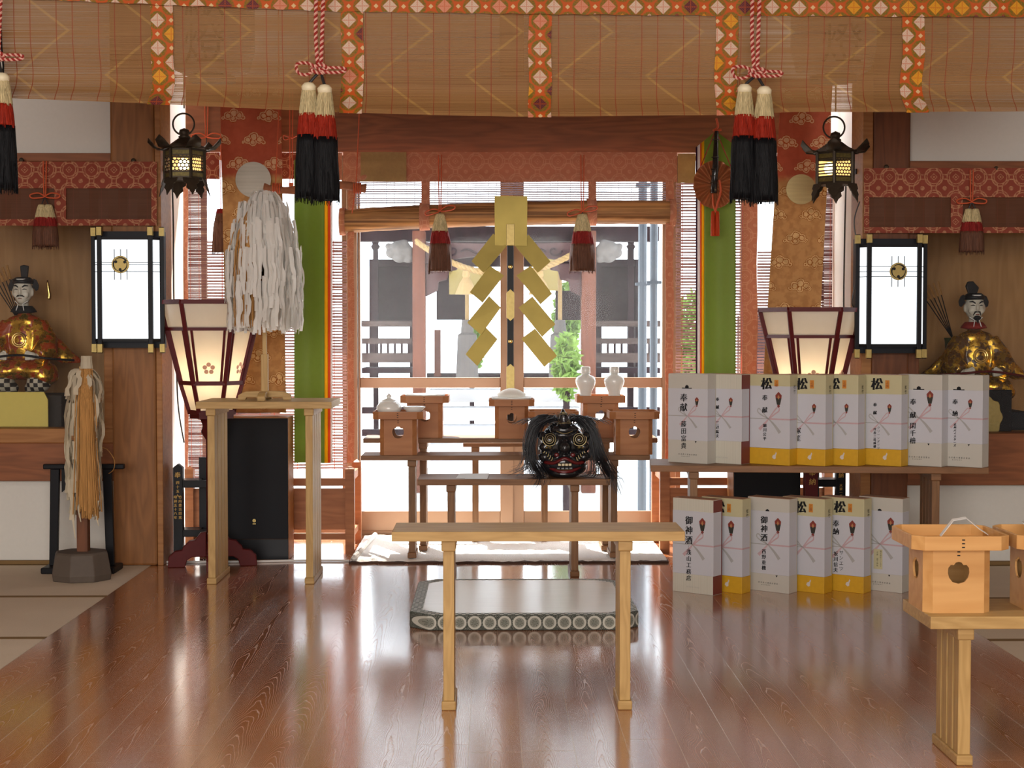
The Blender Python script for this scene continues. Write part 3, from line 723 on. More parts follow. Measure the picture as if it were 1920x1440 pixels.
FX = X(1782, 4.25)
sanbo('pale wooden offering stand on the low near table, holding a twist of paper', (FX + 0.006, 4.265, 0.411), yaw=0.0, bw=0.092, bh=0.178, tw=0.133, group='near offering stands')
sanbo('pale wooden offering stand cut by the picture edge, holding a white dish', (FX + 0.293, 4.265, 0.411), yaw=0.0, bw=0.092, bh=0.178, tw=0.133, group='near offering stands')
# vessels
zC, zD = 0.548 + 0.192, 0.617 + 0.192
def single(b, name, mat, label, cat, loc, **k):
    g_ = k.pop('group', None); o = b.build(name, mat, origin=loc, **k); tag(o, label, cat, g_); return o
def dish(c, r, h, label, foot=True):
    b = MB(); prof = [(r * 0.5, 0), (r * 0.48, h * 0.3), (r * 0.6, h * 0.45), (r, h), (r * 0.98, h + 0.002), (r * 0.6, h * 0.6), (0.0, h * 0.5)] if foot else [(r * 0.5, 0), (r * 0.95, h * 0.7), (r, h), (r * 0.97, h + 0.002), (r * 0.5, 0.004), (0, 0.004)]
    b.lathe(c, prof, 32); return single(b, 'white_dish', M['porcelain'], label, 'dish', c, smooth=True)
c = Vector(pos_on(729, 7.93, zC)); t = thing('lidded_pot', 'round white porcelain pot with a pointed lid on the wooden stand', 'pot', c)
b = MB(); b.lathe(c, [(0.03, 0), (0.045, 0.008), (0.064, 0.035), (0.062, 0.055), (0.045, 0.075), (0.036, 0.08), (0, 0.08)], 32); b.build('pot_body', M['porcelain'], t, smooth=True)
b = MB(); b.lathe(c, [(0.038, 0.078), (0.036, 0.084), (0.012, 0.094), (0.010, 0.098), (0.015, 0.104), (0.006, 0.115), (0.0, 0.122)], 24); b.build('lid', M['porcelain'], t, smooth=True)
dish(Vector(pos_on(776, 7.93, zC)), 0.060, 0.05, 'white footed dish next to the lidded pot')
dish(Vector(pos_on(797, 8.2, zD)), 0.108, 0.034, 'flat white plate on the stand behind the lidded pot', False)
c = Vector(pos_on(959, 8.135, 0.617 + 0.180))
dish(c, 0.108, 0.032, 'wide white plate under the rice mound', False)
b = MB(); b.lathe(c + Vector((0, 0, 0.018)), [(0.070, 0.010), (0.075, 0.032), (0.045, 0.052), (0.015, 0.062), (0, 0.063)], 28, fn=lambda a, z: 1 + 0.03 * math.sin(a * 5))
M['rice'] = plain('white_rice', c255(236, 232, 222), 0.8, var=0.1, scale=300, bump=0.8)
single(b, 'rice_mound', M['rice'], 'mound of white rice heaped on the central plate', 'rice', c + Vector((0, 0, 0.01)), smooth=True)
for i, px in enumerate((1098, 1152)):
    c = Vector(pos_on(px, 8.19, zD)); t = thing('sake_bottle', 'white porcelain sake bottle with a square cap, %s' % ('the one nearer the gold papers' if i == 0 else 'the one nearer the gift boxes'), 'bottle', c, 'pair of white sake bottles')
    b = MB(); b.lathe(c, [(0.030, 0), (0.031, 0.02), (0.034, 0.05), (0.050, 0.085), (0.055, 0.105), (0.048, 0.125), (0.022, 0.138), (0.016, 0.145), (0, 0.145)], 32); b.build('bottle_body', M['porcelain'], t, smooth=True)
    b = MB(); b.lathe(c, [(0.020, 0.142), (0.026, 0.148), (0.025, 0.178), (0.020, 0.181), (0, 0.181)], 24); b.build('cap', M['porcelain'], t, smooth=True)
c = Vector((FX + 0.30, 4.27, 0.411 + 0.188)); 
b = MB(); b.lathe(c, [(0.03, 0), (0.05, 0.01), (0.085, 0.045), (0.083, 0.046), (0.045, 0.014), (0, 0.012)], 32); single(b, 'white_dish', M['porcelain'], 'white bowl in the offering stand cut by the picture edge', 'dish', c, smooth=True)
c = Vector((FX + 0.045, 4.30, 0.411 + 0.193)); t = thing('paper_twist', 'folded twist of white paper lying in the near offering stand', 'paper', c)
b = MB(); pts = [c + Vector((-0.055, 0, 0.0)), c + Vector((-0.02, 0.0, 0.045)), c + Vector((0.02, 0.01, 0.05)), c + Vector((0.06, 0.015, 0.018)), c + Vector((0.085, 0.02, 0.002))]
vs = []
for p in pts: vs += [p + Vector((0, -0.012, 0)), p + Vector((0.004, 0.014, 0.002))]
b.add(vs, [(2 * i, 2 * i + 2, 2 * i + 3, 2 * i + 1) for i in range(4)]); b.build('folded_sheet', M['white'], t, solid=0.0012)
# sheets of paper on the lion head table
for i, (p0, p1) in enumerate((((855, 897), (882, 889)), ((872, 898), (914, 889)))):
    a, q = onz(p0[0], p0[1], 0.4725 + i * 0.0015), onz(p1[0], p1[1], 0.4725 + i * 0.0015)
    b = MB(); b.prism([(a.x, a.y, a.z), (q.x, a.y - 0.01, a.z), (q.x + 0.01, q.y, a.z + 0.003), (a.x + 0.01, q.y + 0.01, a.z)], (0, 0, 0.0012))
    single(b, 'paper_sheet', M['white'], 'white sheet of paper on the lion head table, %s' % ('partly covered by another' if i == 0 else 'on top of the other sheet'), 'paper', a)
# ================================================================= GOLD ZIGZAG PAPER WAND (gohei)
Yg = 8.30
g = thing('gold_gohei', 'tall black staff with polished gold zigzag papers on the upper altar table', 'ritual wand', (X(957, Yg), Yg, 0.617))
b = MB(); p0, p1 = at(951, 420, Yg), at(963, 725, Yg); z0 = 0.64
b.box(p0.x, p1.x, Yg - 0.014, Yg + 0.014, z0, p0.z); b.build('staff', M['black'], g, bevel=0.002)
b = MB(); b.box(p0.x - 0.05, p1.x + 0.05, Yg - 0.033, Yg + 0.033, 0.617, 0.645); b.build('staff_base', M['black'], g, bevel=0.004)
def gp(px, py, dy=0.0): return at(px, py, Yg + dy)
def fit(y0, y1, tips, dq=-0.017):
    b = MB(); e = 2.2; pts = [gp(950 - 0.5, y0 + (4 if tips[0] else 0), dq), gp(957, y0 - (3 if tips[0] else 0), dq), gp(964.5, y0 + (4 if tips[0] else 0), dq), gp(964.5, y1 - (4 if tips[1] else 0), dq), gp(957, y1 + (3 if tips[1] else 0), dq), gp(949.5, y1 - (4 if tips[1] else 0), dq)]
    b.prism(pts, (0, 0.034, 0)); b.build('gilt_fitting', M['brass'], g, bevel=0.001)
fit(420, 460, (0, 0), -0.032); fit(545, 599, (1, 1)); fit(685, 735, (1, 0))
for y in (500, 640):
    b = MB(); b.ell(gp(957, y, -0.017), 0.011, 0.006, 0.011, 16, 8); b.build('crest_stud', M['gold'], g, smooth=True)
M['goldsheet'] = plain('gold_sheet', (0.235, 0.175, 0.045), 0.46, metal=0.85, var=0.25, scale=7, bump=0.35)
def sheet(pts, name, dy):
    b = MB(); b.prism([gp(x, y, dy) for x, y in pts], (0, 0.0022, 0)); return b.build(name, M['goldsheet'], g)
sheet([(927, 367), (989, 368), (988, 461), (928, 460)], 'gold_paper', -0.024)
LP = [[(925, 438), (950, 462), (907, 512), (884, 490)], [(918, 498), (945, 517), (905, 568), (881, 548)], [(917, 555), (939, 577), (902, 628), (876, 605)], [(911, 614), (933, 636), (895, 686), (873, 664)]]
RP = [[(991, 440), (1032, 491), (1008, 512), (966, 462)], [(995, 498), (1035, 551), (1013, 571), (968, 517)], [(998, 556), (1041, 608), (1016, 632), (972, 577)], [(1003, 616), (1044, 667), (1020, 688), (977, 635)]]
def fold(P, k, s):
    # each sheet is tipped a little about its long side, as folded metal paper is
    dy = [-0.020 - 0.004 * k] * 4
    pts = [gp(x, y, 0) for x, y in P]; off = (0.012, -0.004, -0.010, 0.006) if s > 0 else (0.008, -0.006, -0.008, 0.006)
    v = [p + Vector((0, dy[i] + off[i], 0)) for i, p in enumerate(pts)]
    b = MB(); b.prism(v, (0, 0.0022, 0)); b.build('gold_paper', M['goldsheet'], g)
for k, P in enumerate(LP): fold(P, k, -1)
for k, P in enumerate(RP): fold(P, k, 1)
# ================================================================= FLOOR ITEMS
def carpet_m():
    g = G('white_shaggy_carpet'); g.world(); nz = g.noise(g.pos, 120, 4)
    return g.done(g.pr(g.mix(nz, c255(238, 230, 220), c255(252, 248, 244)), 0.95, spec=0.1, normal=g.bump(nz, 1.0, 0.01)))
M['carpet'] = carpet_m(); M['carpetb'] = plain('brown_carpet_backing', c255(70, 48, 36), 0.9)
ca, cb = onz(656, 1056, 0), onz(1250, 1054, 0)
t = thing('white_carpet', 'white shaggy carpet with a dark backing in front of the glass doors', 'carpet', ((ca.x + cb.x) / 2, 8.3, 0))
rr = random.Random(2)
b = MB(); edge = [ca.y - 0.01 + rr.uniform(-0.02, 0.02) for _ in range(61)]
b.grid(lambda u, v: Vector((ca.x + (cb.x - ca.x) * u, edge[int(u * 60)] * (1 - v) + (8.77) * v, 0.016 + 0.004 * rr.random() - (0.008 if v == 0 else 0))), 60, 40)
b.build('pile', M['carpet'], t, smooth=True)
b = MB(); b.box(ca.x - 0.004, cb.x + 0.006, ca.y - 0.022, 8.77, 0.0, 0.010); b.build('backing', M['carpetb'], t)
b = MB(); b.tube([(ca.x + 0.02, ca.y, 0.024), (ca.x + 0.04, 8.3, 0.026), (ca.x + 0.06, 8.74, 0.024)], 0.014, 8); b.build('rolled_edge', M['carpet'], t, smooth=True)
# kneeling mat
def mat_side():
    g = G('grey_medallion_border'); W = 0.059
    ang = None
    u = g.x + g.y * 0.0; fx = ((g.m('ADD', g.x, g.y * 0.7)) / W).frac() - 0.5; fz = (g.z - 0.0315) / W
    r = (fx * fx + fz * fz).sqrt(); a = g.m('ARCTAN2', fx, fz)
    ringm = ((r - 0.39).abs() < 0.065); flower = (r < (0.20 + (a * 8.0).sin() * 0.045)); pet = ((a * 8.0).sin() > 0.75) * (r > 0.06)
    n = g.noise(g.obj, 500, 2)
    dark = c255(62, 66, 60); light = c255(186, 184, 172)
    c = g.mix(g.ss(n, 0.55, 0.6) * 0.5, dark, light); c = g.mix(ringm, c, light); inner = (r < 0.325) * (1.0 - flower)
    c = g.mix(inner * 0.65, c, c255(150, 150, 138)); c = g.mix(flower * (1.0 - pet), c, c255(120, 122, 112)); 
    return g.done(g.pr(c, 0.75, spec=0.2))
M['matside'] = mat_side()
def mat_border():
    g = G('grey_scalloped_border'); 
    fx = (((g.x + g.y) / 0.03).frac() - 0.5).abs(); fy = (((g.x - g.y) / 0.03).frac() - 0.5).abs()
    return g.done(g.pr(g.mix((fx + fy) < 0.45, c255(110, 114, 110), c255(206, 206, 198)), 0.75, spec=0.2))
M['matborder'] = mat_border()
mf, mb_ = onz(768, 1180, 0), onz(1187, 1180, 0); mx0, mx1 = mf.x - 0.002, X(1200, 6.1); my0, my1 = 6.05, 6.92
H = 0.063; cx_, cy_ = (mx0 + mx1) / 2, (my0 + my1) / 2; hw, hd = (mx1 - mx0) / 2, (my1 - my0) / 2
t = thing('kneeling_mat', 'thick octagonal kneeling mat edged with grey medallion cloth on the floorboards', 'mat', (cx_, cy_, 0), base=(0, 0, 0))
b = MB(); b.prism([(x, y, 0) for x, y in oct_pts(hw, hd, 0.075)], (0, 0, H)); b.build('cloth_edge', M['matside'], t, bevel=0.006)
def ringp(o1, o2, z0, z1, mat, name):
    nn = len(o1); b = MB(); v = [(x, y, z0) for x, y in o1] + [(x, y, z1) for x, y in o1] + [(x, y, z1) for x, y in o2] + [(x, y, z0) for x, y in o2]; f = []
    for k in range(4):
        for i in range(nn):
            j = (i + 1) % nn; a, d = k * nn, ((k + 1) % 4) * nn; f.append((a + i, a + j, d + j, d + i))
    b.add(v, f); return b.build(name, mat, t)
ringp(oct_pts(hw - 0.004, hd - 0.004, 0.074), oct_pts(hw - 0.05, hd - 0.03, 0.08), H, H + 0.002, M['matborder'], 'top_border')
def rush():
    g = G('pale_rush_weave'); n = g.noise(g.vec(g.x * 4, g.y * 300, 0), 1.0, 2)
    return g.done(g.pr(g.mix(n, c255(214, 206, 190), c255(238, 230, 216)), 0.26, spec=0.8, normal=g.bump(n, 0.3, 0.002)))
M['rush'] = rush()
b = MB(); b.prism([(x, y, H) for x, y in oct_pts(hw - 0.05, hd - 0.03, 0.08)], (0, 0, 0.0015)); b.build('rush_top', M['rush'], t)
# black speakers
def speaker(px0, px1, Y, h, label, side=1):
    x0, x1 = X(px0, Y, 1000), X(px1, Y, 1000); t = thing('loudspeaker', label, 'speaker', ((x0 + x1) / 2, Y + 0.14, 0))
    b = MB(); b.box(x0, x1, Y + 0.012, Y + 0.22, 0.0, h); b.build('cabinet', M['frame'], t, bevel=0.003)
    b = MB(); b.box(x0 + 0.002, x1 - 0.002, Y, Y + 0.012, 0.11, h - 0.004); b.build('grille', M['blackmat'], t, bevel=0.003)
    b = MB(); b.box(x0 + 0.002, x1 - 0.002, Y + 0.002, Y + 0.012, 0.004, 0.108); b.build('base_strip', M['black'], t)
    b = MB(); xc = x0 + (x1 - x0) * 0.49; b.lathe((xc, Y - 0.0005, 0.202), [(0.009, -0.0), (0.009, 0.001), (0, 0.001)], 16); b.xf(Matrix.Identity(4)); b2 = MB(); b2.prism([(xc + 0.009 * math.cos(a * PI / 8), Y, 0.205 + 0.009 * math.sin(a * PI / 8)) for a in range(16)], (0, -0.001, 0)); b2.box(xc - 0.008, xc + 0.008, Y - 0.001, Y, 0.186, 0.191); b2.build('maker_badge', M['brass'], t)
speaker(415, 541, 7.93, 0.735, 'tall black loudspeaker under the table with the white paper wand')
speaker(1375, 1501, 7.93, 0.735, 'tall black loudspeaker mostly hidden behind the gift boxes')
# low fences in the bays
def fence(label, pxPost0, pxPost1, x_end, s):
    Y = 8.16; xa, xb = X(pxPost0, Y, 900), X(pxPost1, Y, 900); t = thing('low_wooden_fence', label, 'fence', ((xa + x_end) / 2, Y, 0))
    zt_ = Z(877, Y)
    def post(x0, x1, Ya):
        b = MB(); b.box(x0, x1, Ya, Ya + 0.05, 0, zt_ - 0.006); b.add([(x0, Ya, zt_ - 0.006), (x1, Ya, zt_ - 0.006), (x1, Ya + 0.05, zt_ - 0.006), (x0, Ya + 0.05, zt_ - 0.006), ((x0 + x1) / 2, Ya + 0.025, zt_ + 0.01)], [(0, 1, 4), (1, 2, 4), (2, 3, 4), (3, 0, 4)]); return b.build('post', M['fence'], t)
    post(xa, xb, Y); post(xa - 0.0 , xb, Y + 0.42)
    post(x_end - s * 0.045, x_end, Y) if s < 0 else post(x_end - 0.045, x_end, Y)
    xi = xa if s < 0 else xb
    xs, xe = (x_end + 0.045, xa) if s < 0 else (xb, x_end - 0.045)
    for (ya, yb, nm, d) in ((897, 911, 'rail', 0.02), (916, 993, 'panel', 0.012), (1000, 1012, 'rail', 0.02)):
        b = MB(); b.box(xs, xe, Y + 0.015, Y + 0.015 + d, Z(ya, Y), Z(yb, Y)); b.build(nm, M['fence'], t)
    xm = (xa + xb) / 2
    for (ya, yb, nm) in ((890, 905, 'side_rail'), (1000, 1012, 'side_rail')):
        b = MB(); b.box(xm - 0.01, xm + 0.01, Y + 0.05, Y + 0.42, Z(ya, Y), Z(yb, Y)); b.build(nm, M['fence'], t)
fence('low brown wooden fence between the black speaker and the white carpet', 647, 664, XL1 + 0.03, -1)
fence('low brown wooden fence behind the gift box table', 1238, 1256, XR0 - 0.03, 1)
# ================================================================= LION HEAD
Yh = 7.50; hc = Vector((X(1058, Yh), Yh, 0.472))
lh = thing('lion_dance_head', 'black lacquered lion dance head with gold swirls, red mouth and long black hair', 'lion head', hc)
k_ = Yh / 2900.0
def hp(px, py, dy=0.0): return Vector((hc.x + (px - 1058) * k_, hc.y + dy, hc.z + (903 - py) * k_))
M['laq'] = plain('glossy_black_lacquer', (0.012, 0.012, 0.014), 0.16, spec=0.6, var=0.2)
M['redlip'] = plain('red_lacquer', c255(92, 20, 22), 0.3, spec=0.5, var=0.1)
M['goldline'] = plain('worn_gold_line', (0.30, 0.235, 0.11), 0.45, metal=0.8, var=0.3)
M['tooth'] = plain('pale_gilt_tooth', c255(206, 190, 150), 0.3, spec=0.5)
M['hair'] = plain('black_hair', (0.014, 0.014, 0.017), 0.35, spec=0.5, var=0.3, scale=300)
b = MB()
b.ell(hp(1055, 848, 0.02), 0.118, 0.12, 0.125, 24, 16); b.ell(hp(1056, 882, -0.005), 0.118, 0.112, 0.062, 24, 12); b.ell(hp(1056, 872, -0.03), 0.09, 0.10, 0.05, 20, 12)
for s in (-1, 1):
    b.ell(hp(1057 + s * 27, 832, -0.075), 0.036, 0.035, 0.030, 16, 10); b.ell(hp(1057 + s * 36, 846, -0.06), 0.03, 0.035, 0.024, 14, 10)
    b.ell(hp(1057 + s * 36, 864, -0.055), 0.033, 0.045, 0.026, 14, 10); b.ell(hp(1057 + s * 41, 826, -0.045), 0.022, 0.03, 0.024, 12, 8)
    b.ell(hp(1057 + s * 17, 858, -0.095), 0.022, 0.028, 0.018, 12, 8); b.ell(hp(1057 + s * 52, 806, 0.03), 0.026, 0.03, 0.022, 12, 8)
b.ell(hp(1057, 846, -0.105), 0.030, 0.036, 0.032, 18, 12); b.ell(hp(1057, 836, -0.085), 0.022, 0.03, 0.022, 14, 10); b.ell(hp(1057, 895, -0.06), 0.075, 0.06, 0.026, 20, 10)
b.ell(hp(1057, 814, -0.045), 0.07, 0.05, 0.03, 20, 10)
b.build('head_shell', M['laq'], lh, remesh=0.005, smoothmod=4)
b = MB(); hpts = [(1057, 808, -0.06), (1056.5, 799, -0.085), (1055.5, 790, -0.095), (1054.5, 781, -0.092), (1054, 774, -0.086)]
b.tube([hp(*p) for p in hpts], [0.032, 0.030, 0.024, 0.013, 0.004], 16); b.build('horn', M['laq'], lh, smooth=True)
b = MB()
for i in range(8):
    y = 803 - i * 2.8; r = 0.033 - i * 0.0019; cc = hp(1056.8 - i * 0.25, y, -0.080 - i * 0.0012)
    b.tube([cc + Vector((math.cos(a) * r, -abs(math.sin(a)) * r * 1.0, 0.010 * math.sin(a) - 0.002)) for a in [PI * q / 10 for q in range(11)]], 0.0016, 5)
b.build('horn_rings', M['goldline'], lh)
for s in (-1, 1):
    b = MB(); cx, cy = 1057 + s * 27.5, 830
    pts = []
    for i in range(80):
        a = i / 79 * 2 * PI * 2.6; r = (1.8 + 9.6 * i / 79); pts.append(hp(cx + s * r * math.cos(a), cy - r * math.sin(a), -0.116 + 0.0014 * r))
    b.tube(pts, 0.0013, 5); b.build('brow_spiral', M['goldline'], lh)
    b = MB(); b.tube([hp(cx + s * (13 * math.cos(a)), cy + 13 * math.sin(a), -0.096) for a in [PI * (-0.1 + 0.9 * q / 14) for q in range(15)]], 0.0018, 5); b.build('brow_outline', M['goldline'], lh)
    b = MB(); b.ell(hp(1057 + s * 30, 846, -0.095), 0.016, 0.010, 0.007, 14, 8); b.build('eye', M['brass'], lh, smooth=True)
    b = MB(); b.ell(hp(1057 + s * 30, 846, -0.103), 0.006, 0.005, 0.005, 10, 6); b.build('pupil', M['laq'], lh, smooth=True)
    for q in range(5):
        b = MB(); x0 = 1057 + s * (24 + q * 3.6); y0 = 868 - q * 3.2
        b.tube([hp(x0 - s * 2 + s * 4 * t, y0 - 4 + 6 * math.sin(t * 2.2), -0.103 + 0.006 * q - 0.003 * math.sin(t * PI)) for t in [v / 6 for v in range(7)]], 0.0018, 5); b.build('whisker_curl', M['goldline'], lh)
    b = MB(); b.ell(hp(1057 + s * 15, 859, -0.121), 0.012, 0.006, 0.010, 14, 8); b.build('nostril', M['redlip'], lh, smooth=True)
    b = MB(); b.ell(hp(1057 + s * 45, 800, 0.0), 0.03, 0.014, 0.018, 14, 8, rot=Matrix.Rotation(-s * 0.5, 3, 'Y')); b.build('ear', M['laq'], lh, smooth=True)
b = MB(); b.tube([hp(1057 + 15 * t, 815 + 5 * math.cos(t * 1.5), -0.098 + 0.01 * t * t) for t in [v / 8 - 1 for v in range(17)]], 0.002, 5); b.build('forehead_line', M['goldline'], lh)
b = MB(); b.tube([hp(1057 + 36 * t, 868 + 6 * abs(t) - 3 * math.cos(t * 5), -0.128 + 0.055 * t * t) for t in [v / 10 - 1 for v in range(21)]], 0.010, 8, flat=0.7); b.build('upper_lip', M['redlip'], lh, smooth=True)
b = MB(); b.tube([hp(1057 + 31 * t, 888 + 2 * math.cos(t * 3) - 5 * t * t * t * t, -0.122 + 0.05 * t * t) for t in [v / 10 - 1 for v in range(21)]], 0.009, 8, flat=0.7); b.build('lower_lip', M['redlip'], lh, smooth=True)
b = MB(); b.ell(hp(1057, 879, -0.105), 0.075, 0.015, 0.018, 18, 8); b.build('mouth', M['ink'], lh, smooth=True)
for i in range(8):
    t_ = (i - 3.5) / 4.2
    b = MB(); c = hp(1057 + 27 * t_, 877, -0.126 + 0.045 * t_ * t_); b.box(c.x - 0.0072, c.x + 0.0072, c.y - 0.004, c.y + 0.006, c.z - 0.006, c.z + 0.006); b.build('tooth', M['tooth'], lh, bevel=0.002)
for i in range(6):
    t_ = (i - 2.5) / 3.2
    b = MB(); c = hp(1057 + 24 * t_, 883.5, -0.122 + 0.045 * t_ * t_); b.box(c.x - 0.0085, c.x + 0.0085, c.y - 0.004, c.y + 0.006, c.z - 0.006, c.z + 0.004); b.build('tooth', M['laq'], lh, bevel=0.002)
b = MB(); b.tube([hp(1057 + 25 * t, 886.5 - 4 * t * t * t * t, -0.129 + 0.045 * t * t) for t in [v / 10 - 1 for v in range(21)]], 0.0014, 5); b.build('gilt_mouth_line', M['goldline'], lh)
# hair: locks that fall on both sides and over the table
rr = random.Random(11); b = MB()
paths = {-1: [[(1048, 796, 0.04), (1026, 796, -0.01), (999, 812, -0.02), (990, 842, -0.03), (988, 868, -0.03), (980, 888, -0.03), (964, 896, -0.03)],
              [(1044, 796, 0.03), (1014, 797, -0.01), (998, 825, -0.03), (994, 860, -0.04), (1006, 885, -0.05), (1012, 900, -0.07), (1006, 903, -0.12)],
              [(1048, 796, 0.05), (1018, 790, 0.0), (998, 806, -0.01), (990, 840, -0.02), (996, 870, -0.02), (1004, 892, -0.04), (1022, 899, -0.06)],
              [(1040, 798, 0.03), (1016, 802, -0.02), (1001, 830, -0.05), (998, 866, -0.05), (1010, 890, -0.08), (1014, 902, -0.15), (1007, 915, -0.152)]],
         1: [[(1066, 796, 0.04), (1088, 795, -0.01), (1108, 815, -0.02), (1118, 845, -0.03), (1130, 875, -0.06), (1143, 898, -0.14), (1149, 916, -0.155)],
             [(1066, 796, 0.04), (1085, 796, -0.02), (1105, 820, -0.03), (1112, 850, -0.03), (1116, 880, -0.04), (1112, 896, -0.05), (1096, 899, -0.06)],
             [(1066, 796, 0.05), (1092, 792, 0.0), (1112, 812, -0.01), (1122, 850, -0.02), (1134, 880, -0.05), (1144, 900, -0.13), (1153, 925, -0.156)],
             [(1072, 798, 0.03), (1095, 800, -0.02), (1110, 835, -0.04), (1114, 862, -0.04), (1122, 872, -0.05), (1132, 886, -0.09), (1140, 898, -0.13)]]}
def spline(P, n):
    out = []
    for i in range(n):
        t = i / (n - 1) * (len(P) - 1); k = min(int(t), len(P) - 2); f = t - k
        p0, p1, p2, p3 = P[max(k - 1, 0)], P[k], P[k + 1], P[min(k + 2, len(P) - 1)]
        out.append(0.5 * ((2 * p1) + (p2 - p0) * f + (2 * p0 - 5 * p1 + 4 * p2 - p3) * f * f + (3 * p1 - p0 - 3 * p2 + p3) * f ** 3))
    return out
for s in (-1, 1):
    for P in paths[s]:
        base = [hp(*q) for q in P]
        for q in range(34):
            sx, sy, sz = rr.gauss(0, 1), rr.gauss(0, 1), rr.gauss(0, 1)
            pts = [p + Vector((sx * 0.010 * (0.6 + 0.25 * i), sy * 0.012, sz * 0.008 * (0.5 + 0.2 * i))) for i, p in enumerate(base)]; wgt = 0.75 + 0.5 * rr.random()
            for p in pts:
                if p.y > Yh - 0.15 + 0.0 and p.z < hc.z + 0.003: p.z = hc.z + 0.003
            sp = spline(pts, 16); b.tube(sp, [0.0024 * (1 - 0.75 * i / 15) for i in range(16)], 4, cap=False)
ho = b.build('hair', M['hair'], lh, smooth=True); ho['kind'] = 'stuff'
b = MB()
for q in range(150):
    a = rr.uniform(-1, 1); p = hp(1057 + a * 45, 792 + abs(a) * 12, rr.uniform(-0.02, 0.05)); d = Vector((a * 0.05 + rr.gauss(0, 0.02), rr.gauss(0, 0.01), 0.018 + rr.random() * 0.012))
    b.tube(spline([p - d * 0.6, p + d * 0.3, p + d + Vector((0.01 * a, 0, -0.005)), p + d * 1.5 + Vector((0.03 * a, 0, -0.04))], 8), 0.0010, 3, cap=False)
ho = b.build('stray_hair', M['hair'], lh); ho['kind'] = 'stuff'
# ================================================================= BIG BAMBOO BLIND
Yb_ = 6.2
def interp(pts, x):
    for (a, ya), (c, yc) in zip(pts, pts[1:]):
        if x <= c: return ya + (yc - ya) * (x - a) / (c - a)
    return pts[-1][1]
hem = [(-60, 184), (25, 187), (200, 193), (320, 198), (640, 213), (800, 218), (960, 221), (1330, 218), (1480, 213), (1700, 212), (1990, 210)]
topb = [(-60, -4), (0, -2), (300, 11), (640, 24), (960, 28), (1400, 32), (1900, 34), (2000, 34)]
bo = Vector((X(960, Yb_), Yb_, Z(220, Yb_)))
misu = thing('hanging_bamboo_blind', 'wide bamboo blind bordered with orange lozenge brocade hanging over the whole front', 'blind', bo)
def curl(v):   # the lower part rolls gently backwards and forwards
    return 0.035 * math.exp(-((v - 0.16) / 0.12) ** 2) - 0.04 * math.exp(-(v / 0.06) ** 2)
def misu_pt(px, v, dy=0.0, ext=0.0):
    yb = interp(hem, px) + ext; y0 = -140
    p = at(px, yb + (y0 - yb) * v, Yb_)
    return Vector((p.x, Yb_ + curl(v) + dy + 0.006 * math.sin(p.x * 4.0), p.z))
b = MB(); b.grid(lambda u, v: misu_pt(2 + 1990 * u, v), 200, 40); b.build('slats', M['misu'], misu)
def wob(v, k): return 1.6 * math.sin(v * 19 + k * 2.0) * (1 - v)
for k, (xa, xc) in enumerate(((283, 325), (640, 682), (991, 1034), (1341, 1383), (1691, 1733))):
    b = MB(); b.grid(lambda u, v: misu_pt(xa + (xc - xa) * u + wob(v, k) - (3 if k in (0, 1) else -2 if k == 4 else 0) * math.exp(-(v / 0.1) ** 2), v, -0.012, 2.0), 4, 40); b.build('brocade_band', M['lozenge'], misu, solid=0.0015)
def top_pt(u, v):
    px = -40 + 2020 * u; y = interp(topb, px) + math.sin(px * 0.11) * 0.8
    p = at(px, y + (-150 - y) * v, Yb_); return Vector((p.x, Yb_ - 0.022 + 0.004 * math.sin(px * 0.043), p.z))
b = MB(); b.grid(top_pt, 240, 4); b.build('top_brocade', M['lozenge'], misu, solid=0.0015)
b = MB(); b.tube([misu_pt(3, v / 10, -0.004) for v in range(11)], 0.004, 6); b.build('edge_binding', M['black'], misu)
# ================================================================= TASSELS AND CORDS
def fibre(name, c, rough=0.5, dark=0.55):
    g = G(name); a = g.m('ARCTAN2', g.x, g.y)
    nz = g.noise(g.vec(g.x * 420, g.y * 420, g.z * 9), 1.0, 3)
    return g.done(g.pr(g.mix(g.ss(nz, 0.3, 0.7), tuple(q * dark for q in c), c), rough, spec=0.15, normal=g.bump(nz, 0.8, 0.004)))
M['fcream'] = fibre('cream_silk', c255(226, 206, 156)); M['fred'] = fibre('red_silk', c255(168, 44, 22)); M['fblack'] = fibre('black_silk', c255(17, 17, 20)); M['fbrown'] = fibre('dark_brown_silk', c255(112, 74, 56))
M['forange'] = fibre('orange_silk', c255(206, 70, 30)); M['fdred'] = fibre('dark_red_silk', c255(150, 40, 36))
M['knob'] = plain('cream_knob', c255(238, 226, 190), 0.5, var=0.05)
def twist(b, pts, r, pitch):
    """two colours wound round each other"""
    dense = spline([Vector(p) for p in pts], max(30, len(pts) * 10)); L = 0; acc = [0]
    for p, q in zip(dense, dense[1:]): L += (q - p).length; acc.append(L)
    N = max(20, int(L / pitch * 7)); N = min(N, 420); path = []
    j = 0
    for i in range(N):
        s = L * i / (N - 1)
        while j < len(acc) - 2 and acc[j + 1] < s: j += 1
        f = (s - acc[j]) / max(1e-9, acc[j + 1] - acc[j]); path.append(dense[j].lerp(dense[j + 1], min(1, f)))
    for m_, ph in ((0, 0.0), (1, PI)):
        b.cur = m_; out = []
        for i, p in enumerate(path):
            t = (path[min(i + 1, N - 1)] - path[max(i - 1, 0)]).normalized(); u = Vector((0, 1, 0)); u = (u - t * u.dot(t)).normalized(); v = t.cross(u)
            a = 2 * PI * (L * i / (N - 1)) / pitch + ph; out.append(p + (u * math.cos(a) + v * math.sin(a)) * r * 0.55)
        b.tube(out, r * 0.62, 5)
    b.cur = 0
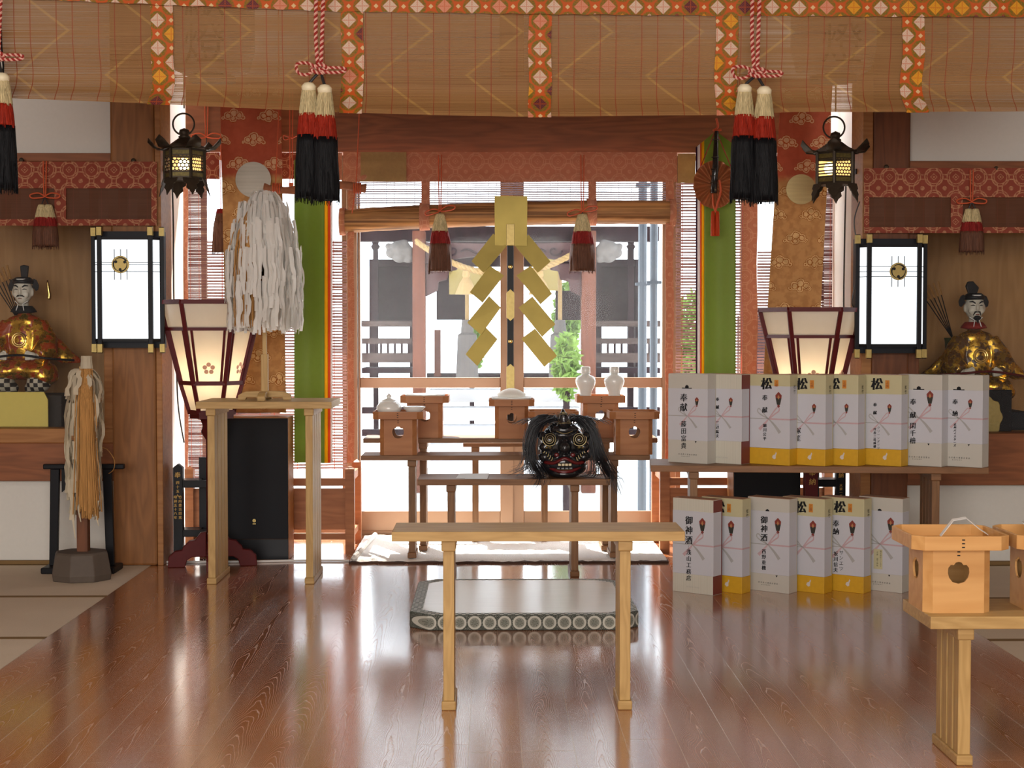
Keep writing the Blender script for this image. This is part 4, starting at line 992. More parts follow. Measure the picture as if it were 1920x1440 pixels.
def bundle(t, c, scale, cols, cuts, rtop, rbot, h, nst=70, seed=0):
    """one tassel skirt hanging from c: cream, red and dark bands, loose threads at the hem"""
    rr = random.Random(seed)
    zs = [0.0] + [-h * k for k in cuts] + [-h]
    def rad(z):
        f = -z / h; return rtop + (rbot - rtop) * (1 - (1 - f) ** 2.2)
    fl = lambda a, z: 1 + 0.035 * math.sin(a * 13 + 1.3) + 0.03 * math.sin(a * 7 + z * 30)
    for k, col in enumerate(cols):
        z0, z1 = zs[k], zs[k + 1]; b = MB(); pr = []
        if k == 0: pr.append((rtop * 0.6, z0 + 0.002))
        for i in range(9):
            z = z0 + (z1 - z0) * i / 8; pr.append((rad(z) * (1.0 + 0.02 * k), z))
        if k < len(cols) - 1: pr.append((rad(z1) * 0.8, z1 - 0.004))
        else: pr.append((rad(z1) * 0.8, z1 + 0.004))
        b.lathe(c, pr, 36, fn=fl, sy=0.85)
        for q in range(nst):
            a = rr.uniform(0, 2 * PI); r0 = rad(z0) * 1.01; r1 = rad(z1) * (1.03 + rr.random() * 0.05 * (k == len(cols) - 1)); zz = z1 - rr.uniform(0.0, 0.012 + (0.010 if k == len(cols) - 1 else 0)) * scale
            p0 = c + Vector((math.cos(a) * r0, math.sin(a) * r0 * 0.85, z0 - rr.random() * (z0 - z1) * 0.3)); p1 = c + Vector((math.cos(a) * r1, math.sin(a) * r1 * 0.85, zz)); pm = (p0 + p1) / 2; rm = rad(pm.z - c.z) * 1.03; pm = Vector((c.x + math.cos(a) * rm, c.y + math.sin(a) * rm * 0.85, pm.z))
            b.tube(spline([p0, pm, p1], 6), 0.0013 * scale, 3, cap=False)
        b.build(('cream_skirt', 'red_skirt', 'dark_skirt')[k], col, t, smooth=True)
def big_tassel(px, ybow, ytops, Y, label, dark='fblack', skew=0):
    """a pair of long tassels on a twisted cord with a bow"""
    k = Y / 2900.0; kc = at(px + 3, ybow, Y); t = thing('double_tassel', label, 'tassel', kc, 'pairs of large tassels on the wide blind')
    b = MB()
    for s in (-1, 1):
        x = px + (8 if s > 0 else -4); twist(b, [at(x + 1 + (2 if s > 0 else 0), -60, Y), at(x - 1, 60, Y), at(px + 2 + s * 3, ybow - 6, Y)], 0.0075, 0.022)
    b.build('hanging_cord', [M['redcord'], M['whitecord']], t)
    b = MB()
    L = [at(px + 2, ybow, Y - 0.01), at(px - 18, ybow - 12, Y - 0.02), at(px - 40, ybow - 11, Y - 0.02), at(px - 38, ybow + 5, Y - 0.02), at(px - 22, ybow + 9, Y - 0.02), at(px - 6, ybow + 1, Y - 0.015)]
    R = [at(px + 2, ybow, Y - 0.01), at(px + 20, ybow - 4, Y - 0.02), at(px + 48, ybow - 3, Y - 0.02), at(px + 48, ybow + 3, Y - 0.02), at(px + 24, ybow + 5, Y - 0.02), at(px + 4, ybow + 3, Y - 0.015)]
    twist(b, L, 0.0062, 0.02); twist(b, R, 0.0062, 0.02); b.build('bow', [M['redcord'], M['whitecord']], t)
    b = MB(); twist(b, [kc + Vector((0.03 * math.cos(a), -0.02 - 0.012 * math.sin(a * 2), 0.016 * math.sin(a))) for a in [q * 0.9 for q in range(9)]], 0.0065, 0.02); b.build('knot', [M['redcord'], M['whitecord']], t)
    for i, (dx, yt) in enumerate(ytops):
        c = at(px + dx, yt, Y - 0.01 - 0.02 * i)
        b = MB(); b.tube([kc + Vector((0.004 * (-1 if i == 0 else 1), 0, -0.01)), kc.lerp(c, 0.6) + Vector((0, 0, 0.005)), c + Vector((0, 0, 0.01))], 0.006, 8); b.build('loop', M['cable'], t)
        b = MB(); b.lathe(c, [(0.004, 0.016), (0.018, 0.013), (0.029, 0.0), (0.027, -0.016), (0.018, -0.022), (0.0, -0.022)], 24); b.build('head_knob', M['knob'], t, smooth=True)
        bundle(t, c + Vector((0, 0, -0.012)), 1.0, [M['fcream'], M['fred'], M[dark]], (0.22, 0.42), 0.026, 0.052, 0.42, 90, seed=px + i)
    return t
big_tassel(597, 131, ((-18, 162), (12, 166)), 6.08, 'pair of cream, red and black tassels hanging in front of the hanging branch')
big_tassel(1415, 138, ((-19, 165), (18, 169)), 6.08, 'pair of cream, red and black tassels hanging beside the pleated fan')
big_tassel(-8, 107, ((-20, 142), (12, 144)), 6.08, 'pair of cream, red and black tassels cut by the picture edge')
def small_tassel(px, ytop, ybow, y0, y1, Y, label, two=False, w=0.045, cords='cordorange', cols=('fcream', 'fdred', 'fbrown'), cuts=(0.3, 0.52), group='small tassels', tilt=0):
    t = thing('tassel', label, 'tassel', at(px, y0, Y), group)
    for s in (-1, 1):
        b = MB(); b.tube([at(px + s * 3, ytop, Y), at(px + s * 2.5, (ytop + ybow) / 2, Y), at(px + s * 1.5, ybow, Y)], 0.003, 6); b.build('hanging_cord', M[cords], t)
    b = MB()
    for s in (-1, 1):
        yy = 7 * (tilt if s < 0 else -tilt)
        b.tube(spline([at(px, ybow, Y), at(px + s * 12, ybow - 6 + yy * 0.5, Y - 0.01), at(px + s * 27, ybow - 3 + yy, Y - 0.01), at(px + s * 25, ybow + 3 + yy, Y - 0.01), at(px + s * 10, ybow + 3 + yy * 0.4, Y - 0.01), at(px, ybow + 1, Y)], 30), 0.0035, 6)
    b.build('bow', M[cords], t)
    cs = ((-6, 0), (7, 1)) if two else ((0, 0),)
    k = Y / 2900.0
    for dx, i in cs:
        c = at(px + dx, y0, Y - 0.012 * i)
        b = MB(); b.tube([at(px, ybow, Y), c], 0.003, 6); b.build('loop', M['cable'], t)
        bundle(t, c, 0.8, [M[q] for q in cols], cuts, w * 0.36, w, (y1 - y0) * k, 60, seed=px * 3 + i)
    return t
small_tassel(825, 290, 395, 401, 508, 8.26, 'small cream, red and brown tassel hanging before the rolled blind, nearer the green banner', w=0.060, tilt=0.8)
small_tassel(1092, 290, 396, 402, 508, 8.26, 'small cream, red and brown tassel hanging before the rolled blind, nearer the gift boxes', w=0.066, tilt=0.8)
small_tassel(84, 302, 368, 384, 461, YW - 0.1, 'small double tassel on the red brocade above the seated figure with the moustache', two=True, w=0.045)
small_tassel(1822, 318, 378, 392, 472, YR - 0.1, 'small double tassel on the red brocade above the seated bearded figure', two=True, w=0.042)
small_tassel(387, 190, 256, 300, 330, 8.385, 'orange cord with a bow behind the hanging bronze lantern beside the cloud brocade', w=0.02, cols=('fdred', 'fdred', 'fdred'), group=None)
b = MB(); c = at(414, 392, 8.3); t = thing('tassel', 'dark brown tassel half hidden behind the cloud brocade banner', 'tassel', c); bundle(t, c, 0.8, [M['fdred'], M['fbrown'], M['fbrown']], (0.1, 0.3), 0.02, 0.045, 0.23, 60, seed=5)
b = MB(); b.tube([at(414, 250, 8.41), at(414, 252, 8.32), c], 0.003, 6); b.build('hanging_cord', M['cordorange'], t)
for px, lab in ((546, 'orange hanging cord behind the double tassel at the branch'), (1583, 'orange hanging cord behind the second bronze lantern')):
    b = MB()
    for s in (-3, 3): b.tube([at(px + s, 168, 8.41), at(px + s, 170, 8.25), at(px + s * 0.7, 345, 8.25)], 0.003, 6)
    if px < 600: b.tube(spline([at(px, 258, 8.25), at(px - 12, 262, 8.24), at(px - 14, 254, 8.24), at(px, 258, 8.25), at(px + 12, 254, 8.24), at(px, 260, 8.24)], 24), 0.003, 5)
    b.box(at(px - 4, 345, 8.25).x, at(px + 4, 345, 8.25).x, 8.24, 8.26, at(px, 350, 8.25).z, at(px, 343, 8.25).z)
    single(b, 'orange_cord', M['cordorange'], lab, 'cord', at(px, 345, 8.25))
# ================================================================= BROCADE OF THE CENTRAL OPENING, ROLLED BLIND, SIDE BLINDS
Yr = 8.37
rb = thing('rolled_bamboo_blind', 'rolled bamboo blind with red brocade straps across the glass doors', 'blind', at(950, 400, Yr))
def tube_pt(px, cy_, r):
    c = at(px, cy_, Yr); return c
N = 60; path = []
for i in range(N + 1):
    px = 637 + (1266 - 637) * i / N; cyv = interp([(637, 416), (700, 411), (800, 406), (940, 401), (1100, 398), (1266, 398)], px); path.append(at(px, cyv, Yr))
b = MB(); vs = []; n_ = 28
for i, p in enumerate(path):
    for k in range(n_):
        a = 2 * PI * k / n_; r = 0.066 * (1 + 0.05 * math.sin(a * 2 + 0.6) + 0.012 * math.sin(i * 1.3 + k)); vs.append(p + Vector((0, r * math.cos(a), r * math.sin(a))))
fs = [(i * n_ + k, i * n_ + (k + 1) % n_, (i + 1) * n_ + (k + 1) % n_, (i + 1) * n_ + k) for i in range(N) for k in range(n_)] + [tuple(range(n_))[::-1], tuple(range(N * n_, (N + 1) * n_))]
b.add(vs, fs); b.build('roll', M['misuroll'], rb, smooth=True)
for (xa, xc) in ((637, 648), (787, 806), (1100, 1118), (1254, 1266)):
    b = MB(); pts = []
    for px in (xa, xc):
        i = (px - 637) / (1266 - 637) * N; p = path[min(N, int(round(i)))]
        pts.append(Vector((at(px, 400, Yr).x, p.y, p.z)))
    vs = []
    for p in pts:
        for k in range(n_): a = 2 * PI * k / n_; r = 0.0735; vs.append(p + Vector((0, r * math.cos(a), r * math.sin(a))))
    b.add(vs, [(k, (k + 1) % n_, n_ + (k + 1) % n_, n_ + k) for k in range(n_)]); b.build('brocade_strap', M['redbro2'], rb, smooth=True, solid=0.002)
def wavy(px0, px1, ya, yb, Y, amp=0.006, k=0.12, side=0.0, nu=40, nv=24):
    def f(u, v):
        px = px0 + (px1 - px0) * u; y = ya + (yb - ya) * v; p = at(px + side * math.sin(v * 17), y, Y); return Vector((p.x, Y + amp * math.sin(px * k + v * 2) + amp * 0.5 * math.sin(v * 13), p.z))
    b = MB(); b.grid(f, nu, nv); return b
top = wavy(643, 1270, 285, 341, 8.33, 0.008, 0.05, nu=120); top.build('top_brocade', M['redbro2'], rb, solid=0.002)
wavy(676, 762, 285, 340, 8.318, 0.004).build('faded_patch', M['faded'], rb, solid=0.002); wavy(1271, 1304, 288, 343, 8.33, 0.004).build('faded_patch', M['faded'], rb, solid=0.002)
for (xa, xc) in ((790, 806), (1103, 1118)): wavy(xa, xc, 338, 382, 8.335, 0.002, nu=4).build('brocade_strip', M['redbro2'], rb, solid=0.002)
def opencloth():
    return M['sudare']
wavy(662, 1250, 338, 385, 8.36, 0.003, nu=80, nv=10).build('slats', blind_mat('clear_bamboo_blind', c255(150, 134, 140), c255(110, 98, 106), 0.24, True, 0.11, slat=0.012, streak=0.7, red=c255(120, 110, 120)), rb)
for (xa, xc) in ((652, 664), (1248, 1263)): wavy(xa, xc, 338, 868, 8.345, 0.004, side=0.8, nu=4, nv=60).build('side_brocade', M['redbro2'], rb, solid=0.003)
def side_blind(label, name_parts, loc):
    t = thing('hanging_side_blind', label, 'blind', loc)
    for (nm, px0, px1, ya, yb, mt, sd) in name_parts:
        wavy(px0, px1, ya, yb, 8.34 if nm == 'brocade_border' else 8.36, 0.004, side=sd, nu=max(4, int((px1 - px0) / 6)), nv=40).build(nm, M[mt], t, solid=0.002 if nm == 'brocade_border' else 0)
    return t
side_blind('bamboo blind with red brocade edges in the bay of the black speaker',
           [('brocade_border', 343, 353, 335, 880, 'redbro2', 0.5), ('dark_slats', 353, 388, 335, 905, 'darkblind', 0), ('open_slats', 388, 650, 450, 880, 'sudare', 0), ('brocade_border', 343, 412, 286, 336, 'redbro', 0), ('brocade_border', 528, 560, 286, 336, 'redbro', 0), ('brocade_border', 618, 641, 286, 338, 'redbro2', 0)], at(480, 880, 8.36))
side_blind('bamboo blind with red brocade edges in the bay of the green banner and pleated fan',
           [('open_slats', 1267, 1400, 343, 880, 'sudare', 0), ('brocade_border', 1392, 1420, 365, 880, 'redbro2', 1.0), ('open_slats', 1420, 1545, 470, 880, 'sudare', 0), ('dark_slats', 1540, 1562, 340, 905, 'darkblind', 0), ('brocade_border', 1562, 1573, 340, 880, 'redbro2', 0.4), ('brocade_border', 1562, 1590, 300, 360, 'redbro', 0)], at(1450, 880, 8.36))
# blinds of the two side walls
def wall_blind(label, px0, px1, Y, y0, y1, y2, y3, posts):
    t = thing('wall_bamboo_blind', label, 'blind', at((px0 + px1) / 2, y3, Y - 0.06)); YY = Y - 0.078
    wavy(px0, px1, y0, y1, YY, 0.004, nu=60).build('brocade_valance', M['redbro'], t, solid=0.002)
    wavy(px0, px1, y1 - 2, y2, YY + 0.012, 0.002, nu=20).build('slats', M['wallmisu'], t)
    wavy(px0, px1, y2 - 2, y3, YY, 0.003, nu=40, nv=4).build('brocade_hem', M['redbro'], t, solid=0.002)
    for (a, c) in posts: wavy(a, c, y1 - 2, y2, YY, 0.002, nu=4).build('brocade_band', M['redbro'], t, solid=0.002)
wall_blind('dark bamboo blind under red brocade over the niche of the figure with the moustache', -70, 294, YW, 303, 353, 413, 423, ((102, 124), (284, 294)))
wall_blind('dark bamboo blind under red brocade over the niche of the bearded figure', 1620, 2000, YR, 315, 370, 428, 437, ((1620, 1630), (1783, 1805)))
for px, py, Y in ((40, 300, YW), (250, 301, YW), (1662, 313, YR), (1868, 316, YR)):
    b = MB(); c = at(px, py, Y - 0.075); b.ell(c, 0.012, 0.008, 0.012, 10, 6); b.box(c.x - 0.006, c.x + 0.006, c.y, c.y + 0.03, c.z - 0.03, c.z)
    single(b, 'blind_hook', M['bronze'], 'small bronze hook holding the red brocade, %s' % {40: 'above the moustached figure', 250: 'above the square lamp beside the moustached figure', 1662: 'above the square lamp beside the bearded figure', 1868: 'above the bearded figure'}[px], 'hook', c)
# ================================================================= BANNERS OF THE BAYS
M['cloud'] = cloud_brocade('orange_gold_cloud_brocade', 0.0)
def drape(px0t, px1t, px0b, px1b, ya, yb, Y, amp, k, ysplit, name, label, disc, cord):
    zs = Z(ysplit, Y); c = at((px0b + px1b) / 2, ysplit, Y); t = thing(name, label, 'banner', c)
    def f(u, v):
        a = px0t + (px0b - px0t) * v; e = px1t + (px1b - px1t) * v; p = at(a + (e - a) * u, ya + (yb - ya) * v, Y)
        return Vector((p.x, Y + amp * math.sin(u * k + v * 0.8) * (0.3 + 0.7 * v), p.z))
    b = MB(); b.grid(f, 40, 40); b.build('brocade_cloth', M['cloud'], t, smooth=True, solid=0.002)
    dx, dy_, r, mt = disc; cc = at(dx, dy_, Y - 0.03); b = MB(); k_ = Y / 2900
    b.prism([cc + Vector((r * k_ * math.cos(a), 0, r * k_ * math.sin(a))) for a in [2 * PI * q / 40 for q in range(40)]], (0, -0.004, 0)); b.build('round_disc', M[mt], t)
def brushed(name, c):
    g = G(name); n_ = g.noise(g.vec(g.x * 3, 0, g.z * 70), 1.0, 3); return g.done(g.pr(g.mix(n_, tuple(q * 0.6 for q in c), c), 0.5, metal=0.55, spec=0.4))
M['silver'] = brushed('silver_foil', c255(166, 156, 142)); M['paleGold'] = brushed('pale_gold_foil', c255(206, 184, 132))
drape(412, 526, 425, 537, 150, 774, 8.12, 0.02, 9, 330, 'cloud_brocade_banner', 'orange and gold cloud brocade banner with a silver disc behind the white paper wand', (475, 337, 33, 'silver'), None)
drape(1466, 1562, 1428, 1530, 150, 774, 8.12, 0.025, 8, 335, 'cloud_brocade_banner', 'orange and gold cloud brocade banner with a pale gold disc beside the second bronze lantern', (1502, 355, 28, 'paleGold'), None)
def silk(name, c, tr=0.4): return cloth2(name, lambda g: g.mix(g.noise(g.obj, 40, 2), c, tuple(min(1, q * 1.1) for q in c)), tr=tr, rough=0.5)
for nm, c in (('green', c255(140, 160, 74)), ('yellow', c255(240, 190, 24)), ('orangered', c255(226, 96, 44)), ('palewhite', c255(236, 226, 222)), ('purple', c255(70, 40, 66)), ('pink', c255(238, 190, 176))): M['s_' + nm] = silk(nm + '_silk', c)
def five(label, x, edges, ytop, ybot, Y, peak=None, base=None):
    t = thing('five_colour_banner', label, 'banner', at(x, 560, Y))
    def fold_(px): return 0.012 * math.sin(px * 0.09)
    for (nm, a, c, at_, ct_) in edges:
        ns = max(2, int((c - a) / 4)); pts = []
        def f(u, v):
            px = a + (c - a) * u
            yt = ytop
            if peak: yt = peak[1] + abs(px - peak[0]) * peak[2]
            p = at(px, yt + (ybot - yt) * v, Y); return Vector((p.x, Y + fold_(px), p.z))
        b = MB(); b.grid(f, ns, 10); b.build(nm + '_silk_strip', M['s_' + nm], t, smooth=True, solid=0.0015)
    return t
five('hanging green silk banner with yellow, orange and white edges beside the branch', 585, [('green', 552, 609, 0, 0), ('yellow', 609, 615, 0, 0), ('orangered', 615, 620, 0, 0), ('palewhite', 620, 624, 0, 0)], 300, 868, 8.16)
five('green silk banner with purple, white, orange and yellow edges behind the pleated fan', 1345, [('purple', 1304, 1307, 0, 0), ('palewhite', 1307, 1312, 0, 0), ('orangered', 1312, 1315, 0, 0), ('yellow', 1315, 1320, 0, 0), ('green', 1320, 1379, 0, 0)], 300, 868, 8.16, peak=(1343, 245, 0.82))
# branch hanging with red cord
Ybr = 7.9
t = thing('hanging_branch', 'short barked branch hung level on red cords in front of the brocade banner', 'branch', at(590, 354, Ybr))
b = MB(); rr = random.Random(4); pth = [at(495 + (686 - 495) * i / 20, 352 + 5 * math.sin(i * 0.33) , Ybr) for i in range(21)]; b.tube(pth, [0.018 + 0.004 * rr.random() + (0.006 if i in (0, 20) else 0) for i in range(21)], 12)
M['bark'] = plain('barked_wood', c255(150, 92, 60), 0.8, var=0.5, scale=24, bump=0.5); b.build('bark', M['bark'], t, smooth=True)
for px in (513, 664):
    b = MB()
    for q in range(4): c = at(px + q * 4, 353, Ybr); b.tube([c + Vector((0, 0.025 * math.cos(a), 0.025 * math.sin(a))) for a in [PI * j / 6 for j in range(13)]], 0.004, 6)
    b.tube([at(px + 4, 342, Ybr - 0.02), at(px + 10, 200, Ybr), (at(px + 10, 200, Ybr).x, Ybr, 3.3)], 0.003, 6); b.tube([at(px + 4, 342, Ybr - 0.02), at(px - 4, 400, Ybr - 0.01)], 0.003, 6); b.build('red_cord', M['cordorange'], t)
# pleated fan, sheath, cord and orange tassels
Yf_ = 8.04; fc = at(1340, 346, Yf_)
t = thing('pleated_fan', 'round pleated copper-coloured fan with a black sheath and two orange tassels', 'ornament', fc)
M['fan'] = plain('copper_foil_cloth', c255(168, 104, 66), 0.4, metal=0.45, var=0.3, scale=18)
b = MB(); kf = Yf_ / 2900; NR, NA = 8, 112; vs = []
for i in range(NR + 1):
    r = (6 + 34 * i / NR) * kf
    for k in range(NA):
        a = 2 * PI * k / NA; p = 0.014 * (i / NR) * math.sin(a * 14); vs.append(fc + Vector((r * math.cos(a), p + 0.012 * (1 - i / NR), r * 1.12 * math.sin(a))))
b.add(vs, [(i * NA + k, i * NA + (k + 1) % NA, (i + 1) * NA + (k + 1) % NA, (i + 1) * NA + k) for i in range(NR) for k in range(NA)]); b.build('pleated_disc', M['fan'], t, solid=0.001)
b = MB(); b.tube([at(1343.5, 246, Yf_ - 0.02), at(1341, 320, Yf_ - 0.03), at(1338, 362, Yf_ - 0.03)], [0.011, 0.017, 0.018], 10); b.build('sheath', M['laq'], t, smooth=True)
for y in (262, 295, 317, 330, 343): b = MB(); c = at(1342 - (y - 262) * 0.04, y, Yf_ - 0.027); b.tube([c + Vector((0.019 * math.cos(a), 0.019 * math.sin(a), 0)) for a in [2 * PI * q / 12 for q in range(13)]], 0.0022, 5); b.build('sheath_band', M['bronze'], t)
for s in (-1, 1):
    b = MB(); b.tube([at(1342 + s * 2, 248, Yf_ - 0.01), at(1342 + s * 28, 312, Yf_ - 0.03)], 0.0025, 6); b.build('hanging_cord', M['redcord'], t)
b = MB(); b.tube([at(1343, 222, 8.41), at(1343, 222, Yf_)], 0.003, 6); b.tube(spline([at(1343, 222, Yf_), at(1346, 238, Yf_), at(1338, 245, Yf_ - 0.01), at(1352, 243, Yf_ - 0.01), at(1343, 246, Yf_)], 20), 0.006, 6); b.build('top_knot', M['cordorange'], t)
b = MB(); b.tube(spline([at(1349, 338, Yf_ - 0.04), at(1351, 360, Yf_ - 0.045), at(1344, 385, Yf_ - 0.04), at(1341, 398, Yf_ - 0.03)], 16), 0.006, 6); b.tube(spline([at(1336, 364, Yf_ - 0.045), at(1337, 380, Yf_ - 0.045), at(1341, 398, Yf_ - 0.03)], 12), 0.004, 6); b.build('front_cord', M['cordorange'], t)
for s in (-1, 1):
    c = at(1341 + s * 4, 397, Yf_ - 0.03); b = MB(); b.lathe(c, [(0.004, 0.004), (0.009, 0), (0.011, -0.02), (0.0125, -0.11), (0.012, -0.125), (0, -0.125)], 14); b.build('orange_tassel', M['forange'], t, smooth=True)
# ================================================================= TEXT
_fc = {}
def glyphs(ch):
    if ch in _fc: return _fc[ch]
    cu = bpy.data.curves.new('t', 'FONT'); cu.body = ch; cu.size = 1.0; cu.align_x = 'CENTER'; cu.resolution_u = 2
    o = bpy.data.objects.new('t', cu); COL.objects.link(o); bpy.context.view_layer.update()
    dg = bpy.context.evaluated_depsgraph_get(); me = o.evaluated_get(dg).to_mesh()
    vs = [tuple(v.co) for v in me.vertices]; fs = [tuple(p.vertices) for p in me.polygons]
    o.evaluated_get(dg).to_mesh_clear(); bpy.data.objects.remove(o); bpy.data.curves.remove(cu)
    if vs:
        x0 = min(v[0] for v in vs); x1 = max(v[0] for v in vs); y0 = min(v[1] for v in vs); y1 = max(v[1] for v in vs)
        vs = [(v[0] - (x0 + x1) / 2, v[1] - (y0 + y1) / 2) for v in vs]
    _fc[ch] = (vs, fs); return _fc[ch]
def letter(b, ch, cx, cz, size, y, fx=1.0, bold=0.0, slant=0.06):
    vs, fs = glyphs(ch)
    for k in range(3 if bold else 1):
        dx = (k - 1) * bold if bold else 0
        b.add([(cx + (v[0] * fx + v[1] * slant * 0.5) * size + dx, y - 0.00004 * k, cz + (v[1] + v[0] * slant) * size) for v in vs], fs)
def column(b, text, cx, z_top, size, step, y, bold=0.0, fx=1.0):
    for i, ch in enumerate(text):
        if ch != ' ': letter(b, ch, cx, z_top - size / 2 - i * step, size, y, fx, bold)
# ================================================================= GIFT BOXES
M['card'] = plain('white_card', c255(190, 186, 176), 0.55, spec=0.3, var=0.02)
M['cardtop'] = plain('kraft_card', c255(170, 130, 104), 0.7, var=0.1)
M['wrap'] = plain('noshi_wrapping_paper', c255(192, 192, 198), 0.6, spec=0.3, var=0.02)
M['yellowc'] = plain('yellow_card', c255(204, 156, 30), 0.55, var=0.12, scale=50)
M['creamc'] = plain('cream_card', c255(190, 182, 144), 0.55, var=0.03)
M['maroon'] = plain('maroon_card', c255(112, 48, 44), 0.5, var=0.05)
def striped():
    g = G('fine_striped_card'); f = ((g.x + g.y) / 0.006).frac() < 0.4; return g.done(g.pr(g.mix(f * 0.4, c255(202, 198, 184), c255(160, 156, 140)), 0.55, spec=0.3))
M['stripe'] = striped()
M['pinkc'] = plain('pale_pink_ribbon_print', c255(188, 158, 162), 0.6); M['greyc'] = plain('pale_grey_ribbon_print', c255(164, 162, 160), 0.6)
M['orangestamp'] = plain('orange_stamp', c255(196, 128, 44), 0.6); M['redprint'] = plain('red_print', c255(128, 50, 40), 0.5); M['darkgreenp'] = plain('dark_green_print', c255(46, 46, 40), 0.5); M['tan'] = plain('tan_print', c255(176, 124, 80), 0.5)
M['silverp'] = plain('pale_bottle_print', c255(206, 198, 190), 0.5)
BW, BD, BH = 0.212, 0.078, 0.412
def ribbon_bow(t, cz, y, big=False):
    def strip(pts, w, mat, name):
        P = spline([Vector((p[0], 0, p[1])) for p in pts], 24); vs = []
        for i, p in enumerate(P):
            d = (P[min(i + 1, 23)] - P[max(i - 1, 0)]).normalized(); nrm = Vector((-d.z, 0, d.x)); ww = w(i / 23) if callable(w) else w
            vs += [Vector((p.x, y, p.z)) + nrm * ww / 2, Vector((p.x, y, p.z)) - nrm * ww / 2]
        b = MB(); b.add(vs, [(2 * i, 2 * i + 2, 2 * i + 3, 2 * i + 1) for i in range(23)]); b.build(name, mat, t)
    s = 1.0 if big else 0.85; w = 0.007 if big else 0.005
    strip([(-0.004, cz), (-0.03 * s, cz + 0.028 * s), (-0.05 * s, cz + 0.046 * s), (-0.058 * s, cz + 0.034 * s), (-0.04 * s, cz + 0.018 * s), (0.0, cz)], w * 0.8, M['greyc'], 'grey_bow_print')
    strip([(0.004, cz), (0.03 * s, cz + 0.022 * s), (0.052 * s, cz + 0.038 * s), (0.050 * s, cz + 0.056 * s), (0.034 * s, cz + 0.044 * s), (0.0, cz)], w * 0.9, M['pinkc'], 'pink_bow_print')
    strip([(0.0, cz), (-0.02 * s, cz - 0.022 * s), (-0.048 * s, cz - 0.05 * s)], (lambda q: w * (0.7 + q * 1.6)), M['pinkc'], 'pink_bow_print')
    strip([(0.0, cz), (0.03 * s, cz - 0.028 * s), (0.058 * s, cz - 0.062 * s)], (lambda q: w * (0.7 + q * 1.6)), M['greyc'], 'grey_bow_print')
def noshi(t, cx, cz, h, y):
    w = h * 0.22
    for nm, mat, P in (('red_crest', 'redprint', [(-w, h * 0.28), (0, h * 0.5), (w, h * 0.28), (w * 0.9, h * 0.1), (-w * 0.9, h * 0.1)]), ('dark_crest', 'darkgreenp', [(-w * 0.9, h * 0.1), (w * 0.9, h * 0.1), (w * 0.5, -h * 0.3), (-w * 0.5, -h * 0.3)]),
                       ('tan_crest', 'tan', [(-w * 0.35, h * 0.16), (0, h * 0.32), (w * 0.35, h * 0.16), (0, h * 0.02)]), ('red_crest', 'redprint', [(-w * 0.5, -h * 0.38), (0, -h * 0.26), (w * 0.5, -h * 0.38), (0, -h * 0.5)])):
        yy = y - (0.0002 if mat == 'tan' else 0); b = MB(); b.add([(cx + p[0], yy, cz + p[1]) for p in P], [tuple(range(len(P)))]); b.build(nm, M[mat], t)
